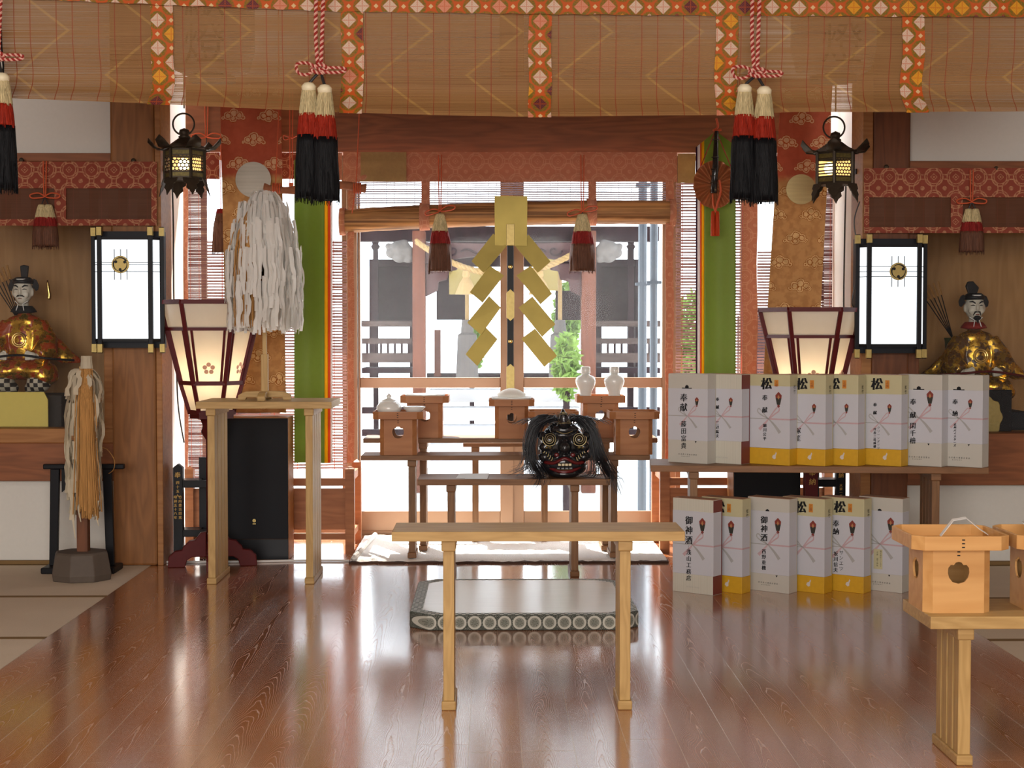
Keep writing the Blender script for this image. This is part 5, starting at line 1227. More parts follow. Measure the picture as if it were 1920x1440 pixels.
def gift_box(label, corner, yaw, kind, main='', side='', sub='', zt_=None, wrap=(0.10, 0.34), txt=0.036, subtxt=0.02, ht=BH, group='upright boxed gift sake', noshi_h=0.055, big=True, subcol2='', mainx=-0.02):
    """corner = nearest bottom corner on the ground (right front)"""
    t = thing('gift_box', label, 'gift box', corner, group, base=(0, 0, 0))
    t.rotation_euler = (0, 0, -yaw)
    hx = BW
    def box(nm, x0, x1, y0, y1, z0, z1, mt, bev=0.0015):
        b = MB(); b.box(x0 - hx, x1 - hx, y0, y1, z0, z1); return b.build(nm, M[mt], t, bevel=bev)
    # local frame: front is y = 0 facing -y, x from -BW to 0, the corner at the origin
    if kind == 'matsu':
        box('yellow_base', 0, BW, 0, BD, 0, 0.075, 'yellowc'); box('cream_top', 0, BW, 0, BD, 0.075, ht, 'creamc')
    elif kind == 'stripe':
        box('striped_body', 0, BW - 0.0015, 0, BD, 0, ht, 'stripe'); box('maroon_side', BW - 0.0014, BW, 0.001, BD - 0.001, 0.002, ht - 0.002, 'maroon', 0)
    else: box('card_body', 0, BW, 0, BD, 0, ht, 'card')
    box('top_flap', 0.002, BW - 0.002, 0.002, BD - 0.002, ht, ht + 0.0015, 'cardtop' if kind != 'white' or zt_ else 'card', 0)
    w0, w1 = wrap
    b = MB(); e = 0.0012
    b.box(-hx, e, -e, BD * 0.86, w0, w1); wr = b.build('wrapping_paper', M['wrap'], t, bevel=0.001)
    yF = -e - 0.0006
    cxm = -hx / 2
    cz = w0 + (w1 - w0) * 0.47
    b = MB(); b.box(cxm, e + 0.0004, yF + 0.0002, -e, cz - 0.0035, cz + 0.0035); b.box(e, e + 0.0004, -e, BD * 0.84, cz - 0.0035, cz + 0.0035); b.build('pink_band_print', M['pinkc'], t)
    b = MB(); b.box(-hx, cxm, yF + 0.0002, -e, cz - 0.002, cz + 0.002); b.build('grey_band_print', M['greyc'], t)
    class P: pass
    holder = t
    def sh(fn): fn()
    # bow and crest are drawn about the middle of the front
    bow_t = t
    mbs = []
    n0 = set(o.name for o in t.children)
    ribbon_bow(t, cz, yF, big); noshi(t, 0.050, cz + (0.088 if big else 0.066), noshi_h * (1.35 if big else 0.85), yF)
    for o in [o for o in t.children if o.name not in n0]:
        for v in o.data.vertices: v.co.x += cxm
    b = MB()
    if main: column(b, main, cxm + mainx, w1 - 0.022 if txt > 0.03 else w1 - 0.04, txt, txt * (1.12 if txt > 0.03 else 2.0), yF - 0.0003, bold=0.0013)
    if sub: column(b, sub, cxm + mainx, cz - 0.022, subtxt, subtxt * 1.12, yF - 0.0003, bold=0.0008)
    if subcol2: column(b, subcol2, cxm + mainx + subtxt * 1.25, cz - 0.015, subtxt, subtxt * 1.1, yF - 0.0003)
    if b.v: b.build('brush_lettering', M['ink'], t)
    if kind == 'matsu':
        b = MB(); column(b, '松', cxm - 0.012, ht - 0.012, 0.058, 0.05, -0.0018, bold=0.003); b.build('brush_character', M['ink'], t)
        b = MB(); b.box(cxm + 0.028, cxm + 0.048, -0.001, 0, ht - 0.062, ht - 0.024); st = b.build('orange_stamp', M['orangestamp'], t)
        b = MB(); column(b, '上撰', cxm + 0.038, ht - 0.027, 0.014, 0.0155, -0.0014); b.build('stamp_lettering', M['redprint'], st)
        b = MB(); column(b, '松竹', 0, 0, 0.020, 0.021, 0)
        b.v = [Vector((0.0016, BD * 0.55 + v.x, ht - 0.045 + v.z)) for v in b.v]; b.build('side_lettering', M['ink'], t)
        b = MB(); c = Vector((cxm + 0.028, -0.0008, 0.042)); P1 = [(0, -0.016), (0.009, -0.012), (0.009, 0.0), (0.014, 0.012), (0.010, 0.018), (0.004, 0.006), (-0.006, 0.002), (-0.010, -0.008)]
        b.add([c + Vector((x, 0, z)) for x, z in P1], [tuple(range(8))]); b.build('bottle_print', M['silverp'], t)
    if kind == 'white':
        b = MB(); zc = ht - 0.067; P1 = [(-0.027, -0.006), (0.027, -0.006), (0.026, 0.004), (0.010, 0.003), (0.009, 0.012), (0.0, 0.017), (-0.009, 0.012), (-0.010, 0.003), (-0.026, 0.004)]
        b.add([(cxm - 0.004 + x, -0.0008, zc + z) for x, z in P1], [tuple(range(9))]); b.build('mountain_crest', M['ink'], t)
        b = MB()
        for i, ch in enumerate('合名森川酒造合資会'): letter(b, ch, cxm - 0.045 + i * 0.0115, 0.040, 0.008, -0.0008)
        for i, ch in enumerate('富山県高岡市'): letter(b, ch, cxm - 0.03 + i * 0.008, 0.030, 0.005, -0.0008)
        b.build('maker_lettering', M['greyc' if False else 'darkgreenp'], t)
        b = MB(); b.add([(cxm + 0.040, -0.0014, w0 - 0.002), (cxm + 0.050, -0.0014, w0 - 0.002), (cxm + 0.045, -0.0014, w0 - 0.011)], [(0, 1, 2)]); b.build('arrow_print', M['ink'], t)
    if kind == 'stripe':
        b = MB()
        for i, ch in enumerate('GEKKEIKAN'): letter(b, ch, cxm - 0.03 + i * 0.0075, 0.028, 0.009, -0.0008)
        b.build('maker_lettering', M['greyc'], t)
    return t
yaw = math.radians(39)
def on_g(px, py): return onz(px, py, 0.567)
ups = [
 (1326, 870.6, 'white', '奉献', '藤田富貴', dict(label='white gift box lettered 奉献 at the end of the long table nearest the altar', txt=0.040, subtxt=0.030)),
 (1390, 871.4, 'stripe', '奉献', '三辺紘夫', dict(label='white gift box with fine stripes and a maroon side, on the long table', txt=0.018, subtxt=0.018)),
 (1480, 873.6, 'matsu', '奉献', '細川公平', dict(label='yellow and cream gift box next to the maroon-sided one on the long table', txt=0.028, subtxt=0.018)),
 (1547, 874.6, 'matsu', '', '塚笙', dict(label='yellow and cream gift box on the long table with two cut-off brushed characters low down', subtxt=0.030, mainx=-0.03)),
 (1608, 874.4, 'matsu', '', '', dict(label='yellow and cream gift box on the long table whose wrapping bears no writing')),
 (1689, 875.2, 'matsu', '奉献', '代表三島成雄', dict(label='yellow and cream gift box on the long table showing the full 松 character', txt=0.018, subtxt=0.014, subcol2='クリーンダック')),
 (1765, 876.0, 'white', '奉献', '閑千檜', dict(label='plain white gift box second from the far end of the long table', txt=0.030, subtxt=0.030, mainx=-0.03)),
 (1841, 877.6, 'white', '奉納', '武州バイスターズ', dict(label='white gift box with a black mountain crest at the wall end of the long table', txt=0.026, subtxt=0.012)),
]
for i, (px, py, kind, main, sub, kw) in enumerate(ups):
    c = on_g(px, py); kw = dict(kw); lab = kw.pop('label')
    wr = (0.105, 0.345) if i not in (2,) else (0.085, 0.36)
    if kind == 'matsu' and i != 2: wr = (0.076, 0.325)
    gift_box(lab, (c.x, c.y, 0.5675), yaw, kind, main, sub=sub, wrap=wr if kind != 'matsu' else (0.076, wr[1]), big=i in (2, 6), group='gift boxes on the long table', **kw)
lows = [
 (1337, 1117, 'stripe', '御神酒', '浅山工務店', dict(label='gift box on the floor lettered 御神酒 with fine stripes and a maroon side', txt=0.040, subtxt=0.026)),
 (1391, 1114, 'matsu', '', '', dict(label='yellow and cream gift box on the floor squeezed behind the striped box')),
 (1479, 1114, 'white', '御神酒', '西野重機', dict(label='white gift box on the floor lettered 御神酒 between two yellow ones', txt=0.036, subtxt=0.022)),
 (1545, 1114, 'matsu', '奉献', 'クリーン電機', dict(label='yellow and cream gift box on the floor with a bright pink bow print', txt=0.030, subtxt=0.014, mainx=-0.042)),
 (1619, 1113.6, 'matsu', '奉納', '坂川信夫', dict(label='yellow and cream gift box on the floor lettered 奉納', txt=0.032, subtxt=0.022, subcol2='サンエツ', mainx=-0.03)),
 (1691, 1112.8, 'white', '', '', dict(label='white gift box with a small name slip on the floor beside the near table')),
]
for i, (px, py, kind, main, sub, kw) in enumerate(lows):
    c = onz(px, py, 0); kw = dict(kw); lab = kw.pop('label')
    wr = {'stripe': (0.085, 0.37), 'matsu': (0.076, 0.345), 'white': (0.08, 0.365)}[kind]
    t = gift_box(lab, (c.x, c.y, 0.0), yaw, kind, main, sub=sub, wrap=wr, ht=0.425, zt_=1, group='gift boxes on the floor', **kw)
    if i == 0:
        b = MB(); column(b, '（有）', -BW / 2 - 0.02, 0.215, 0.016, 0.014, -0.0024); b.build('small_lettering', M['ink'], t)
    if i == 5:
        b = MB(); b.box(-BW / 2 - 0.03, -BW / 2 + 0.012, -0.0028, -0.0018, 0.10, 0.19); nsl = b.build('name_slip', M['creamc'], t)
        b = MB(); column(b, '株式会社シンエイ', -BW / 2 + 0.004, 0.186, 0.009, 0.0095, -0.0031); column(b, '代表 森下和弘', -BW / 2 - 0.012, 0.180, 0.009, 0.010, -0.0031); b.build('slip_lettering', M['ink'], nsl)
# ================================================================= SQUARE WALL LAMPS
def emis(name, col, st, tex=None):
    g = G(name); d = g.pr(col if tex is None else tex(g), 0.7, spec=0.2, emis=col, estr=st); return g.done(d)
M['lampwhite'] = emis('lit_white_panel', (0.86, 0.94, 1.0), 1.15)
M['lampwarm'] = cloth2('lantern_paper', lambda g: g.mix(g.noise(g.obj, 9, 3), c255(226, 220, 206), c255(240, 234, 222)), tr=0.6)
def tomoe(t, c, r):
    b = MB(); b.prism([c + Vector((r * math.cos(a), 0, r * math.sin(a))) for a in [2 * PI * q / 28 for q in range(28)]], (0, -0.006, 0)); cr = b.build('gold_crest', M['brass'], t, bevel=0.002)
    for k in range(3):
        a0 = k * 2 * PI / 3 + 0.5; b = MB(); P = []
        for i in range(14):
            s = i / 13; a = a0 + s * 2.0; rr_ = r * (0.88 - 0.10 * s); P.append((a, rr_, r * 0.12 * (1 - s) * 0.6 + 0.001))
        outer = [c + Vector((math.cos(a) * q, -0.0075, math.sin(a) * q)) for a, q, w_ in P]; inner = [c + Vector((math.cos(a) * (q - 2 * w_), -0.0075, math.sin(a) * (q - 2 * w_))) for a, q, w_ in P]
        b.add(outer + inner, [(i, i + 1, 14 + i + 1, 14 + i) for i in range(13)])
        hc_ = c + Vector((math.cos(a0) * r * 0.58, -0.0078, math.sin(a0) * r * 0.58)); b.add([hc_ + Vector((r * 0.17 * math.cos(q), 0, r * 0.17 * math.sin(q))) for q in [2 * PI * j / 14 for j in range(14)]], [tuple(range(14))])
        b.build('comma_mark', M['black'], cr)
def wall_lamp(label, px0, px1, y0, y1, Yback, crest, side_left):
    Yf = Yback - 0.14; k = Yf / 2900
    x0, x1 = X(px0, Yf, 540), X(px1, Yf, 540); pc = (px0 + px1) / 2; z0, z1 = Z(y1, Yf, pc), Z(y0, Yf, pc)
    t = thing('wall_lamp', label, 'lamp', ((x0 + x1) / 2, Yback, z0)); W = x1 - x0
    a, c = x0 + W * 0.155, x1 - W * 0.155
    b = MB(); b.box(a, c, Yf, Yf + 0.004, z0 + 0.02, z1 - 0.04); b.build('lit_front_panel', M['lampwhite'], t)
    for s, (xa, xb) in ((0, (x0 + 0.012, a)), (1, (c, x1 - 0.012))):
        b = MB(); ya, yb_ = (Yf + 0.06, Yf + 0.004) if s == 0 else (Yf + 0.004, Yf + 0.06)
        b.add([(xa, ya, z0 + 0.02), (xb, yb_, z0 + 0.02), (xb, yb_, z1 - 0.04), (xa, ya, z1 - 0.04)], [(0, 1, 2, 3)]); b.build('lit_side_panel', M['lampwhite'], t)
    for xx, yy in ((x0 + 0.012, Yf + 0.055), (x1 - 0.012, Yf + 0.055), (a, Yf - 0.006), (c, Yf - 0.006)):
        b = MB(); b.box(xx - 0.011, xx + 0.011, yy - 0.008, yy + 0.014, z0 - 0.045, z1 + 0.02); ps = b.build('post', M['black'], t, bevel=0.002)
        for zz, s_ in ((z1 + 0.02, -1), (z0 - 0.045, 1)):
            b = MB(); b.box(xx - 0.0125, xx + 0.0125, yy - 0.0095, yy + 0.0155, zz - 0.003 * s_ * -1, zz + s_ * 0.045); b.build('brass_cap', M['brass'], ps, bevel=0.001)
    for zz in (z0 + 0.012, z1 - 0.045):
        b = MB(); b.box(a - 0.01, c + 0.01, Yf - 0.006, Yf + 0.01, zz, zz + 0.014); b.build('front_rail', M['black'], t)
        for (xa, xb, ya, yb_) in ((x0 + 0.012, a, Yf + 0.06, Yf), (c, x1 - 0.012, Yf, Yf + 0.06)):
            b = MB(); b.prism([(xa, ya - 0.004, zz), (xb, yb_ - 0.004, zz), (xb, yb_ - 0.004, zz + 0.014), (xa, ya - 0.004, zz + 0.014)], (0, 0.01, 0)); b.build('side_rail', M['black'], t)
    cz = Z(crest, Yf, pc); ccx = (x0 + x1) / 2 - W * 0.06 if side_left else (x0 + x1) / 2 + W * 0.055
    for dz in (-0.034, 0.0, 0.012) if side_left else (-0.025, 0.0, 0.025):
        b = MB(); b.box(a, c, Yf - 0.003, Yf, cz + dz - 0.0015, cz + dz + 0.0015); b.build('lattice_bar', M['black'], t)
        for (xa, xb, ya, yb_) in ((x0 + 0.012, a, Yf + 0.055, Yf), (c, x1 - 0.012, Yf, Yf + 0.055)):
            b = MB(); b.prism([(xa, ya - 0.003, cz + dz - 0.0015), (xb, yb_ - 0.003, cz + dz - 0.0015), (xb, yb_ - 0.003, cz + dz + 0.0015), (xa, ya - 0.003, cz + dz + 0.0015)], (0, 0.002, 0)); b.build('lattice_bar', M['black'], t)
    for dx in (-0.031, 0, 0.031):
        b = MB(); b.box(ccx + dx - 0.0015, ccx + dx + 0.0015, Yf - 0.004, Yf, cz - 0.075, cz + 0.075); b.build('lattice_bar', M['black'], t)
    tomoe(t, Vector((ccx, Yf - 0.004, cz)), 0.043)
    b = MB(); b.box(x0 + 0.01, x1 - 0.01, Yf + 0.07, Yback, z0 - 0.02, z1); b.build('back_box', M['black'], t)
wall_lamp('black-framed lit square lamp on the pillar beside the figure with the moustache', 166, 304, 432, 645, YW - 0.05, 496, True)
wall_lamp('black-framed lit square lamp on the pillar beside the bearded figure', 1608, 1744, 446, 655, YR - 0.05, 509, False)
# ================================================================= STANDING LANTERNS
def standing_lantern(label, pc, Yc, full, rot, ztop_px):
    c = Vector((X(pc, Yc), Yc, 0)); t = thing('standing_lantern', label, 'lantern', c, base=c)
    k = Yc / 2900.0; zA, zB, zC_, zD_ = Z(ztop_px, Yc), Z(ztop_px + 50, Yc), Z(ztop_px + 150, Yc), Z(ztop_px + 205, Yc)
    def R(z): return (94 - 37 * (zA - z) / (zA - zC_)) * k if z >= zC_ else (57 - (zC_ - z) / k * 0.30) * k
    def corner(i, z): a = rot + PI / 3 * i + PI / 6 * 0 - PI / 2 + PI / 6; return c + Vector((R(z) * math.cos(a), R(z) * math.sin(a), z))
    for i in range(6):
        j = (i + 1) % 6
        P = [corner(i, zD_), corner(i, zC_), corner(i, zA)]; b = MB(); b.tube(P, 0.014, 4); b.build('corner_post', M['redlac'], t)
        for z, r in ((zA, 0.015), (zB, 0.011), (zC_, 0.014), (zD_, 0.016)):
            b = MB(); b.tube([corner(i, z), corner(j, z)], r, 4); b.build('frame_rail', M['redlac'], t)
        for z0, z1 in ((zD_, zC_), (zC_, zB), (zB, zA)):
            b = MB(); ins = 0.97
            q = [corner(i, z0), corner(j, z0), corner(j, z1), corner(i, z1)]; q = [Vector((c.x + (p.x - c.x) * ins, c.y + (p.y - c.y) * ins, p.z)) for p in q]
            b.add(q, [(0, 1, 2, 3)]); pn = b.build('paper_panel', M['lampwarm'], t)
            if z1 == zB:   # inner door frame of the main panels, with the blossom mark
                m0, m1, m2, m3 = [corner(i, z0).lerp(corner(j, z0), 0.13), corner(i, z0).lerp(corner(j, z0), 0.87), corner(i, z1).lerp(corner(j, z1), 0.87), corner(i, z1).lerp(corner(j, z1), 0.13)]
                b = MB(); b.tube([m0, m3], 0.008, 4); b.build('inner_frame', M['redlac'], t); b = MB(); b.tube([m1, m2], 0.008, 4); b.build('inner_frame', M['redlac'], t)
                if i in (5, 0):
                    mid = (m0 + m1 + m2 + m3) / 4; mid.z -= 0.06; ux = (m1 - m0).normalized(); nrm = ux.cross(Vector((0, 0, 1))); nrm = nrm if nrm.y < 0 else -nrm; up = Vector((0, 0, 1)); tilt = (corner(i, z1) + corner(j, z1) - corner(i, z0) - corner(j, z0)).normalized()
                    b = MB()
                    for q in range(5):
                        a = PI / 2 + q * 2 * PI / 5; o_ = mid + (ux * math.cos(a) + tilt * math.sin(a)) * 0.020 + nrm * 0.006
                        b.add([o_ + (ux * math.cos(s) + tilt * math.sin(s)) * 0.011 for s in [2 * PI * j_ / 12 for j_ in range(12)]], [tuple(range(12))])
                    b.build('blossom_print', plain('pale_pink_print', c255(224, 170, 140), 0.6), pn)
    ld = bpy.data.lights.new('lantern_bulb', 'POINT'); ld.energy = 2.2; ld.color = (1.0, 0.72, 0.42); ld.shadow_soft_size = 0.03; lo_ = bpy.data.objects.new('lantern_bulb', ld); COL.objects.link(lo_); lo_.parent = t; lo_.location = (0, 0, (zC_ + zB) / 2 - 0.07)
    b = MB(); b.prism([corner(i, zD_ - 0.001) for i in range(6)], (0, 0, -0.03)); b.build('lantern_floor', M['redlac'], t)
    b = MB(); b.lathe(c, [(0.030, 0.10), (0.030, zD_ - 0.14), (0.055, zD_ - 0.10), (0.045, zD_ - 0.07), (0.06, zD_ - 0.03), (0.0, zD_ - 0.03)], 16); b.build('pole', M['redlac'], t, smooth=True)
    prof = [(0.03, 0.175), (0.06, 0.17), (0.085, 0.135), (0.115, 0.130), (0.145, 0.10), (0.15, 0.085), (0.185, 0.08), (0.215, 0.055), (0.22, 0.0), (0.135, 0.0), (0.125, 0.035), (0.10, 0.05), (0.03, 0.05)]
    for q in range(4):
        a = q * PI / 2 + 0.15; u = Vector((math.cos(a), math.sin(a), 0)); s_ = Vector((-math.sin(a), math.cos(a), 0))
        b = MB(); b.prism([c + u * r + s_ * 0.025 + Vector((0, 0, z)) for r, z in prof], s_ * -0.05); b.build('scroll_foot', M['redlac'], t, bevel=0.004)
    if full == 'R':
        b = MB(); zb = Z(960, Yc - 0.07); b.box(c.x - 0.032, c.x + 0.028, c.y - 0.075, c.y - 0.055, 0.1, Z(860, Yc)); bd = b.build('dedication_board', M['redlac'], t)
        b = MB(); column(b, '奉納', c.x, Z(880, Yc - 0.07), 0.036, 0.044, c.y - 0.0758); b.build('gilt_lettering', M['goldink'], bd)
standing_lantern('red-framed lit paper lantern on a pole beside the table with the paper wand', 396, 7.74, 'L', 0.10, 567)
standing_lantern('red-framed lit paper lantern on a pole rising behind the gift boxes', 1519, 7.67, 'R', -0.10, 581)
# ================================================================= HANGING BRONZE LANTERNS
M['bulb'] = emis('lit_bulb', (1.0, 0.80, 0.45), 6.0); M['glow'] = emis('warm_glow_sheet', (1.0, 0.66, 0.26), 0.9)
def honeycomb(name):
    g = G(name)
    P = 0.0185; a = ((g.m('ADD', g.x, g.y * 1.0)) / P); rowz = (g.z / (P * 0.87)); odd = (rowz.floor() * 0.5).frac(); fx = (a + odd).frac() - 0.5; fz = rowz.frac() - 0.5
    hole = (fx * fx + fz * fz).sqrt() < 0.40
    s1 = g.pr(c255(62, 52, 40), 0.5, metal=0.6); return g.done(g.mixs(hole, s1, g.node('ShaderNodeBsdfTransparent', Color=(1, 1, 1))))
M['honey'] = honeycomb('pierced_bronze')
def bronze_lantern(label, pc, y0, y1, Y, rot, bulb):
    k = Y / 2900.0; c = at(pc, (y0 + y1) / 2, Y); t = thing('bronze_lantern', label, 'lantern', c); R = 37 * k; zT, zB_ = Z(y0, Y), Z(y1, Y)
    def cr(i, z, r=R): a = rot + i * PI / 3; return Vector((c.x + r * math.cos(a), Y + r * math.sin(a), z))
    H = zT - zB_
    for i in range(6):
        j = (i + 1) % 6
        b = MB(); b.tube([cr(i, zB_), cr(i, zT)], 0.0085, 6); b.build('corner_post', M['bronze'], t)
        for f0, f1, mt, nm in ((0, 0.06, 'bronze', 'rail'), (0.06, 0.19, 'brass', 'pierced_panel'), (0.19, 0.24, 'bronze', 'rail'), (0.76, 0.80, 'bronze', 'rail'), (0.80, 0.94, 'brass', 'pierced_panel'), (0.94, 1.0, 'bronze', 'rail')):
            b = MB(); rr_ = R * (0.965 if mt == 'brass' else 1.0); b.add([cr(i, zB_ + H * f0, rr_), cr(j, zB_ + H * f0, rr_), cr(j, zB_ + H * f1, rr_), cr(i, zB_ + H * f1, rr_)], [(0, 1, 2, 3)]); b.build(nm, M['bronze' if mt == 'bronze' else 'brassdark'], t, solid=0.004)
        b = MB(); rr_ = R * 0.97; b.add([cr(i, zB_ + H * 0.24, rr_), cr(j, zB_ + H * 0.24, rr_), cr(j, zB_ + H * 0.76, rr_), cr(i, zB_ + H * 0.76, rr_)], [(0, 1, 2, 3)]); b.build('honeycomb_panel', M['honey'], t)
        # roof segment, upturned leaf at each corner, petal feet
        ap = Vector((c.x, Y, zT + 0.06)); e0, e1 = cr(i, zT, R * 1.25), cr(j, zT, R * 1.25); m_ = (e0 + e1) / 2
        b = MB(); b.add([e0, e1, cr(j, zT + 0.024, R * 0.75), cr(i, zT + 0.024, R * 0.75), cr(j, zT + 0.058, R * 0.25), cr(i, zT + 0.058, R * 0.25)], [(0, 1, 2, 3), (3, 2, 4, 5)]); b.build('roof_panel', M['bronze'], t, solid=0.003)
        a = rot + i * PI / 3; u = Vector((math.cos(a), math.sin(a), 0)); s_ = Vector((-math.sin(a), math.cos(a), 0)); p = cr(i, zT, R * 1.1)
        b = MB(); b.add([p - s_ * 0.03, p + u * 0.035 - s_ * 0.036 + Vector((0, 0, 0.004)), p + u * 0.066 - s_ * 0.028 + Vector((0, 0, 0.034)), p + u * 0.070 + Vector((0, 0, 0.056)), p + u * 0.066 + s_ * 0.028 + Vector((0, 0, 0.034)), p + u * 0.035 + s_ * 0.036 + Vector((0, 0, 0.004)), p + s_ * 0.03, p + u * 0.03 + Vector((0, 0, 0.012))], [(0, 1, 7), (1, 2, 7), (2, 3, 7), (3, 4, 7), (4, 5, 7), (5, 6, 7), (6, 0, 7)])
        b.build('upturned_leaf', M['bronze'], t, solid=0.004, smooth=True)
        am = rot + i * PI / 3; um = Vector((math.cos(am), math.sin(am), 0)); sm = Vector((-math.sin(am), math.cos(am), 0)); p = cr(i, zB_, R * 0.98)
        prof = [(-0.040, 0), (-0.038, -0.022), (-0.024, -0.030), (-0.028, -0.048), (-0.012, -0.062), (0.0, -0.085), (0.012, -0.062), (0.028, -0.048), (0.024, -0.030), (0.038, -0.022), (0.040, 0)]
        b = MB(); b.add([p + sm * x + Vector((0, 0, z)) + um * (-z * 0.35) for x, z in prof], [tuple(range(11))]); b.build('petal_foot', M['bronze'], t, solid=0.004)
    b = MB(); b.prism([cr(i, zB_ - 0.004) for i in range(6)], (0, 0, 0.006)); b.build('bottom_plate', M['bronze'], t)
    b = MB(); b.prism([cr(i, zT - 0.004) for i in range(6)], (0, 0, 0.006)); b.build('top_plate', M['bronze'], t)
    b = MB(); b.lathe((c.x, Y, zT + 0.052), [(0.02, 0), (0.030, 0.010), (0.020, 0.018), (0.026, 0.030), (0.022, 0.044), (0.0, 0.054)], 16); b.build('finial', M['bronze'], t, smooth=True)
    b = MB(); rc = Vector((c.x - 0.005, Y, zT + 0.125)); b.tube([rc + Vector((0.052 * math.cos(a), 0.01, 0.052 * math.sin(a))) for a in [2 * PI * q / 30 for q in range(31)]], 0.0045, 6, cap=False); b.build('hanging_ring', M['bronze'], t, smooth=True)
    b = MB(); b.tube([(c.x, Y, zT + 0.2), (c.x, Y, 3.3)], 0.004, 6); b.build('chain', M['bronze'], t)
    b = MB(); b.ell((c.x + bulb, Y - 0.01, zB_ + H * 0.5), 0.027, 0.027, 0.030, 14, 10); b.build('light_bulb', M['bulb'], t, smooth=True)
    b = MB(); b.lathe((c.x, Y, zB_), [(R * 0.72, H * 0.06), (R * 0.72, H * 0.94), (R * 0.7, H * 0.94)], 16); b.xf(Matrix.Identity(4)); 
    b2 = MB(); n6 = [(R * 0.80, H * 0.22), (R * 0.80, H * 0.78)]
    vs = [Vector((c.x + r * math.cos(2 * PI * q / 18), Y + 0.02 + abs(r * math.sin(PI * q / 18)), zB_ + z)) for r, z in n6 for q in range(19)]
    vs = [Vector((c.x + r * math.cos(PI * q / 18), Y + 0.01 + r * 0.8 * math.sin(PI * q / 18), zB_ + z)) for r, z in n6 for q in range(19)]
    b2.add(vs, [(q, q + 1, 19 + q + 1, 19 + q) for q in range(18)]); b2.build('amber_shade', M['glow'], t, smooth=True)
M['brassdark'] = plain('pierced_brass', c255(104, 92, 48), 0.5, metal=0.5, var=0.7, scale=90)
bronze_lantern('bronze hanging lantern with glowing honeycomb panels beside the pillar, in front of the orange cord', 346, 282, 337, 7.55, math.radians(-121), -0.002)
bronze_lantern('bronze hanging lantern with a bright bulb beside the gold-disc banner', 1566, 286, 345, 7.52, math.radians(-105), -0.03)
# flex from the lanterns down the reveals
def cable(pts, label, r=0.004, mat='cable', nm='lamp_cable'):
    b = MB(); P = spline([Vector(p) for p in pts], 60); b.tube(P, r, 6); single(b, nm, M[mat], label, 'cable', P[-1])
cable([at(323, 352, 7.6), at(325, 420, 7.8), at(326, 560, 8.0), at(330, 660, 8.0), at(334, 760, 8.0), at(345, 830, 8.0)], 'thin black cable hanging from the bronze lantern past the lit paper lantern')
cable([at(1586, 350, 7.6), at(1584, 430, 7.8), at(1582, 560, 7.98), at(1583, 640, 8.0)], 'thin black cable hanging from the second bronze lantern')
cable([at(1612, 378, 7.66), at(1602, 410, 7.66), at(1604, 440, 7.66), at(1610, 470, 7.66)], 'short black cable looping beside the square lamp near the bearded figure', 0.003)
cable([at(1606, 520, 7.62), at(1598, 560, 7.62), at(1600, 575, 7.64), at(1612, 568, 7.66)], 'short cable end beside the square lamp above the gift boxes', 0.003)
for px, py, Y, lab in ((307, 317, 7.84, 'small black socket on the white reveal beside the bronze lantern'), (1607, 322, 7.82, 'small black socket on the white reveal beside the second bronze lantern')):
    b = MB(); c = at(px, py, Y); b.box(c.x - 0.012, c.x + 0.012, c.y - 0.02, c.y + 0.02, c.z - 0.013, c.z + 0.013); single(b, 'wall_socket', M['black'], lab, 'socket', c, bevel=0.002)
b = MB(); P = [onz(200, 1057, 0.006), onz(300, 1054, 0.006), onz(460, 1053, 0.006), onz(560, 1051, 0.006), onz(655, 1051, 0.006)]; b.tube(spline(P, 40), 0.006, 6); single(b, 'floor_cable', M['white'], 'pale cable lying across the floor in front of the black speaker', 'cable', P[2])
# ================================================================= PAPER LANTERNS BEHIND THE BLIND
M['chochin'] = cloth2('white_lantern_paper', lambda g: g.mix(((g.z / 0.02).frac() < 0.12) * 0.3, c255(232, 226, 214), c255(150, 140, 126)), tr=0.4)
for px, lab in ((398, 'large white paper lantern hanging behind the wide blind, nearer the moustached figure'), (1562, 'large white paper lantern hanging behind the wide blind, nearer the bearded figure')):
    c = at(px, 145, 7.0); t = thing('paper_lantern', lab, 'lantern', c, 'paper lanterns behind the wide blind')
    b = MB(); b.lathe(c, [(0.10, 0.0), (0.165, 0.03), (0.19, 0.12), (0.19, 0.5), (0.16, 0.6), (0.1, 0.62)], 32); b.build('paper_body', M['chochin'], t, smooth=True)
    b = MB(); b.lathe(c, [(0.1, -0.02), (0.105, -0.02), (0.105, 0.01), (0.1, 0.01)], 24); b.build('bottom_ring', M['black'], t)
    b = MB(); 
    for ch, z in (('燈', 0.12), ('獻', 0.32)):
        vs, fs = glyphs(ch); s = 0.19
        b.add([c + Vector((0.194 * math.sin(v[0] * s / 0.19), -0.1945 * math.cos(v[0] * s / 0.19), z + v[1] * s)) for v in vs], fs)
    b.build('brush_lettering', M['ink'], t)
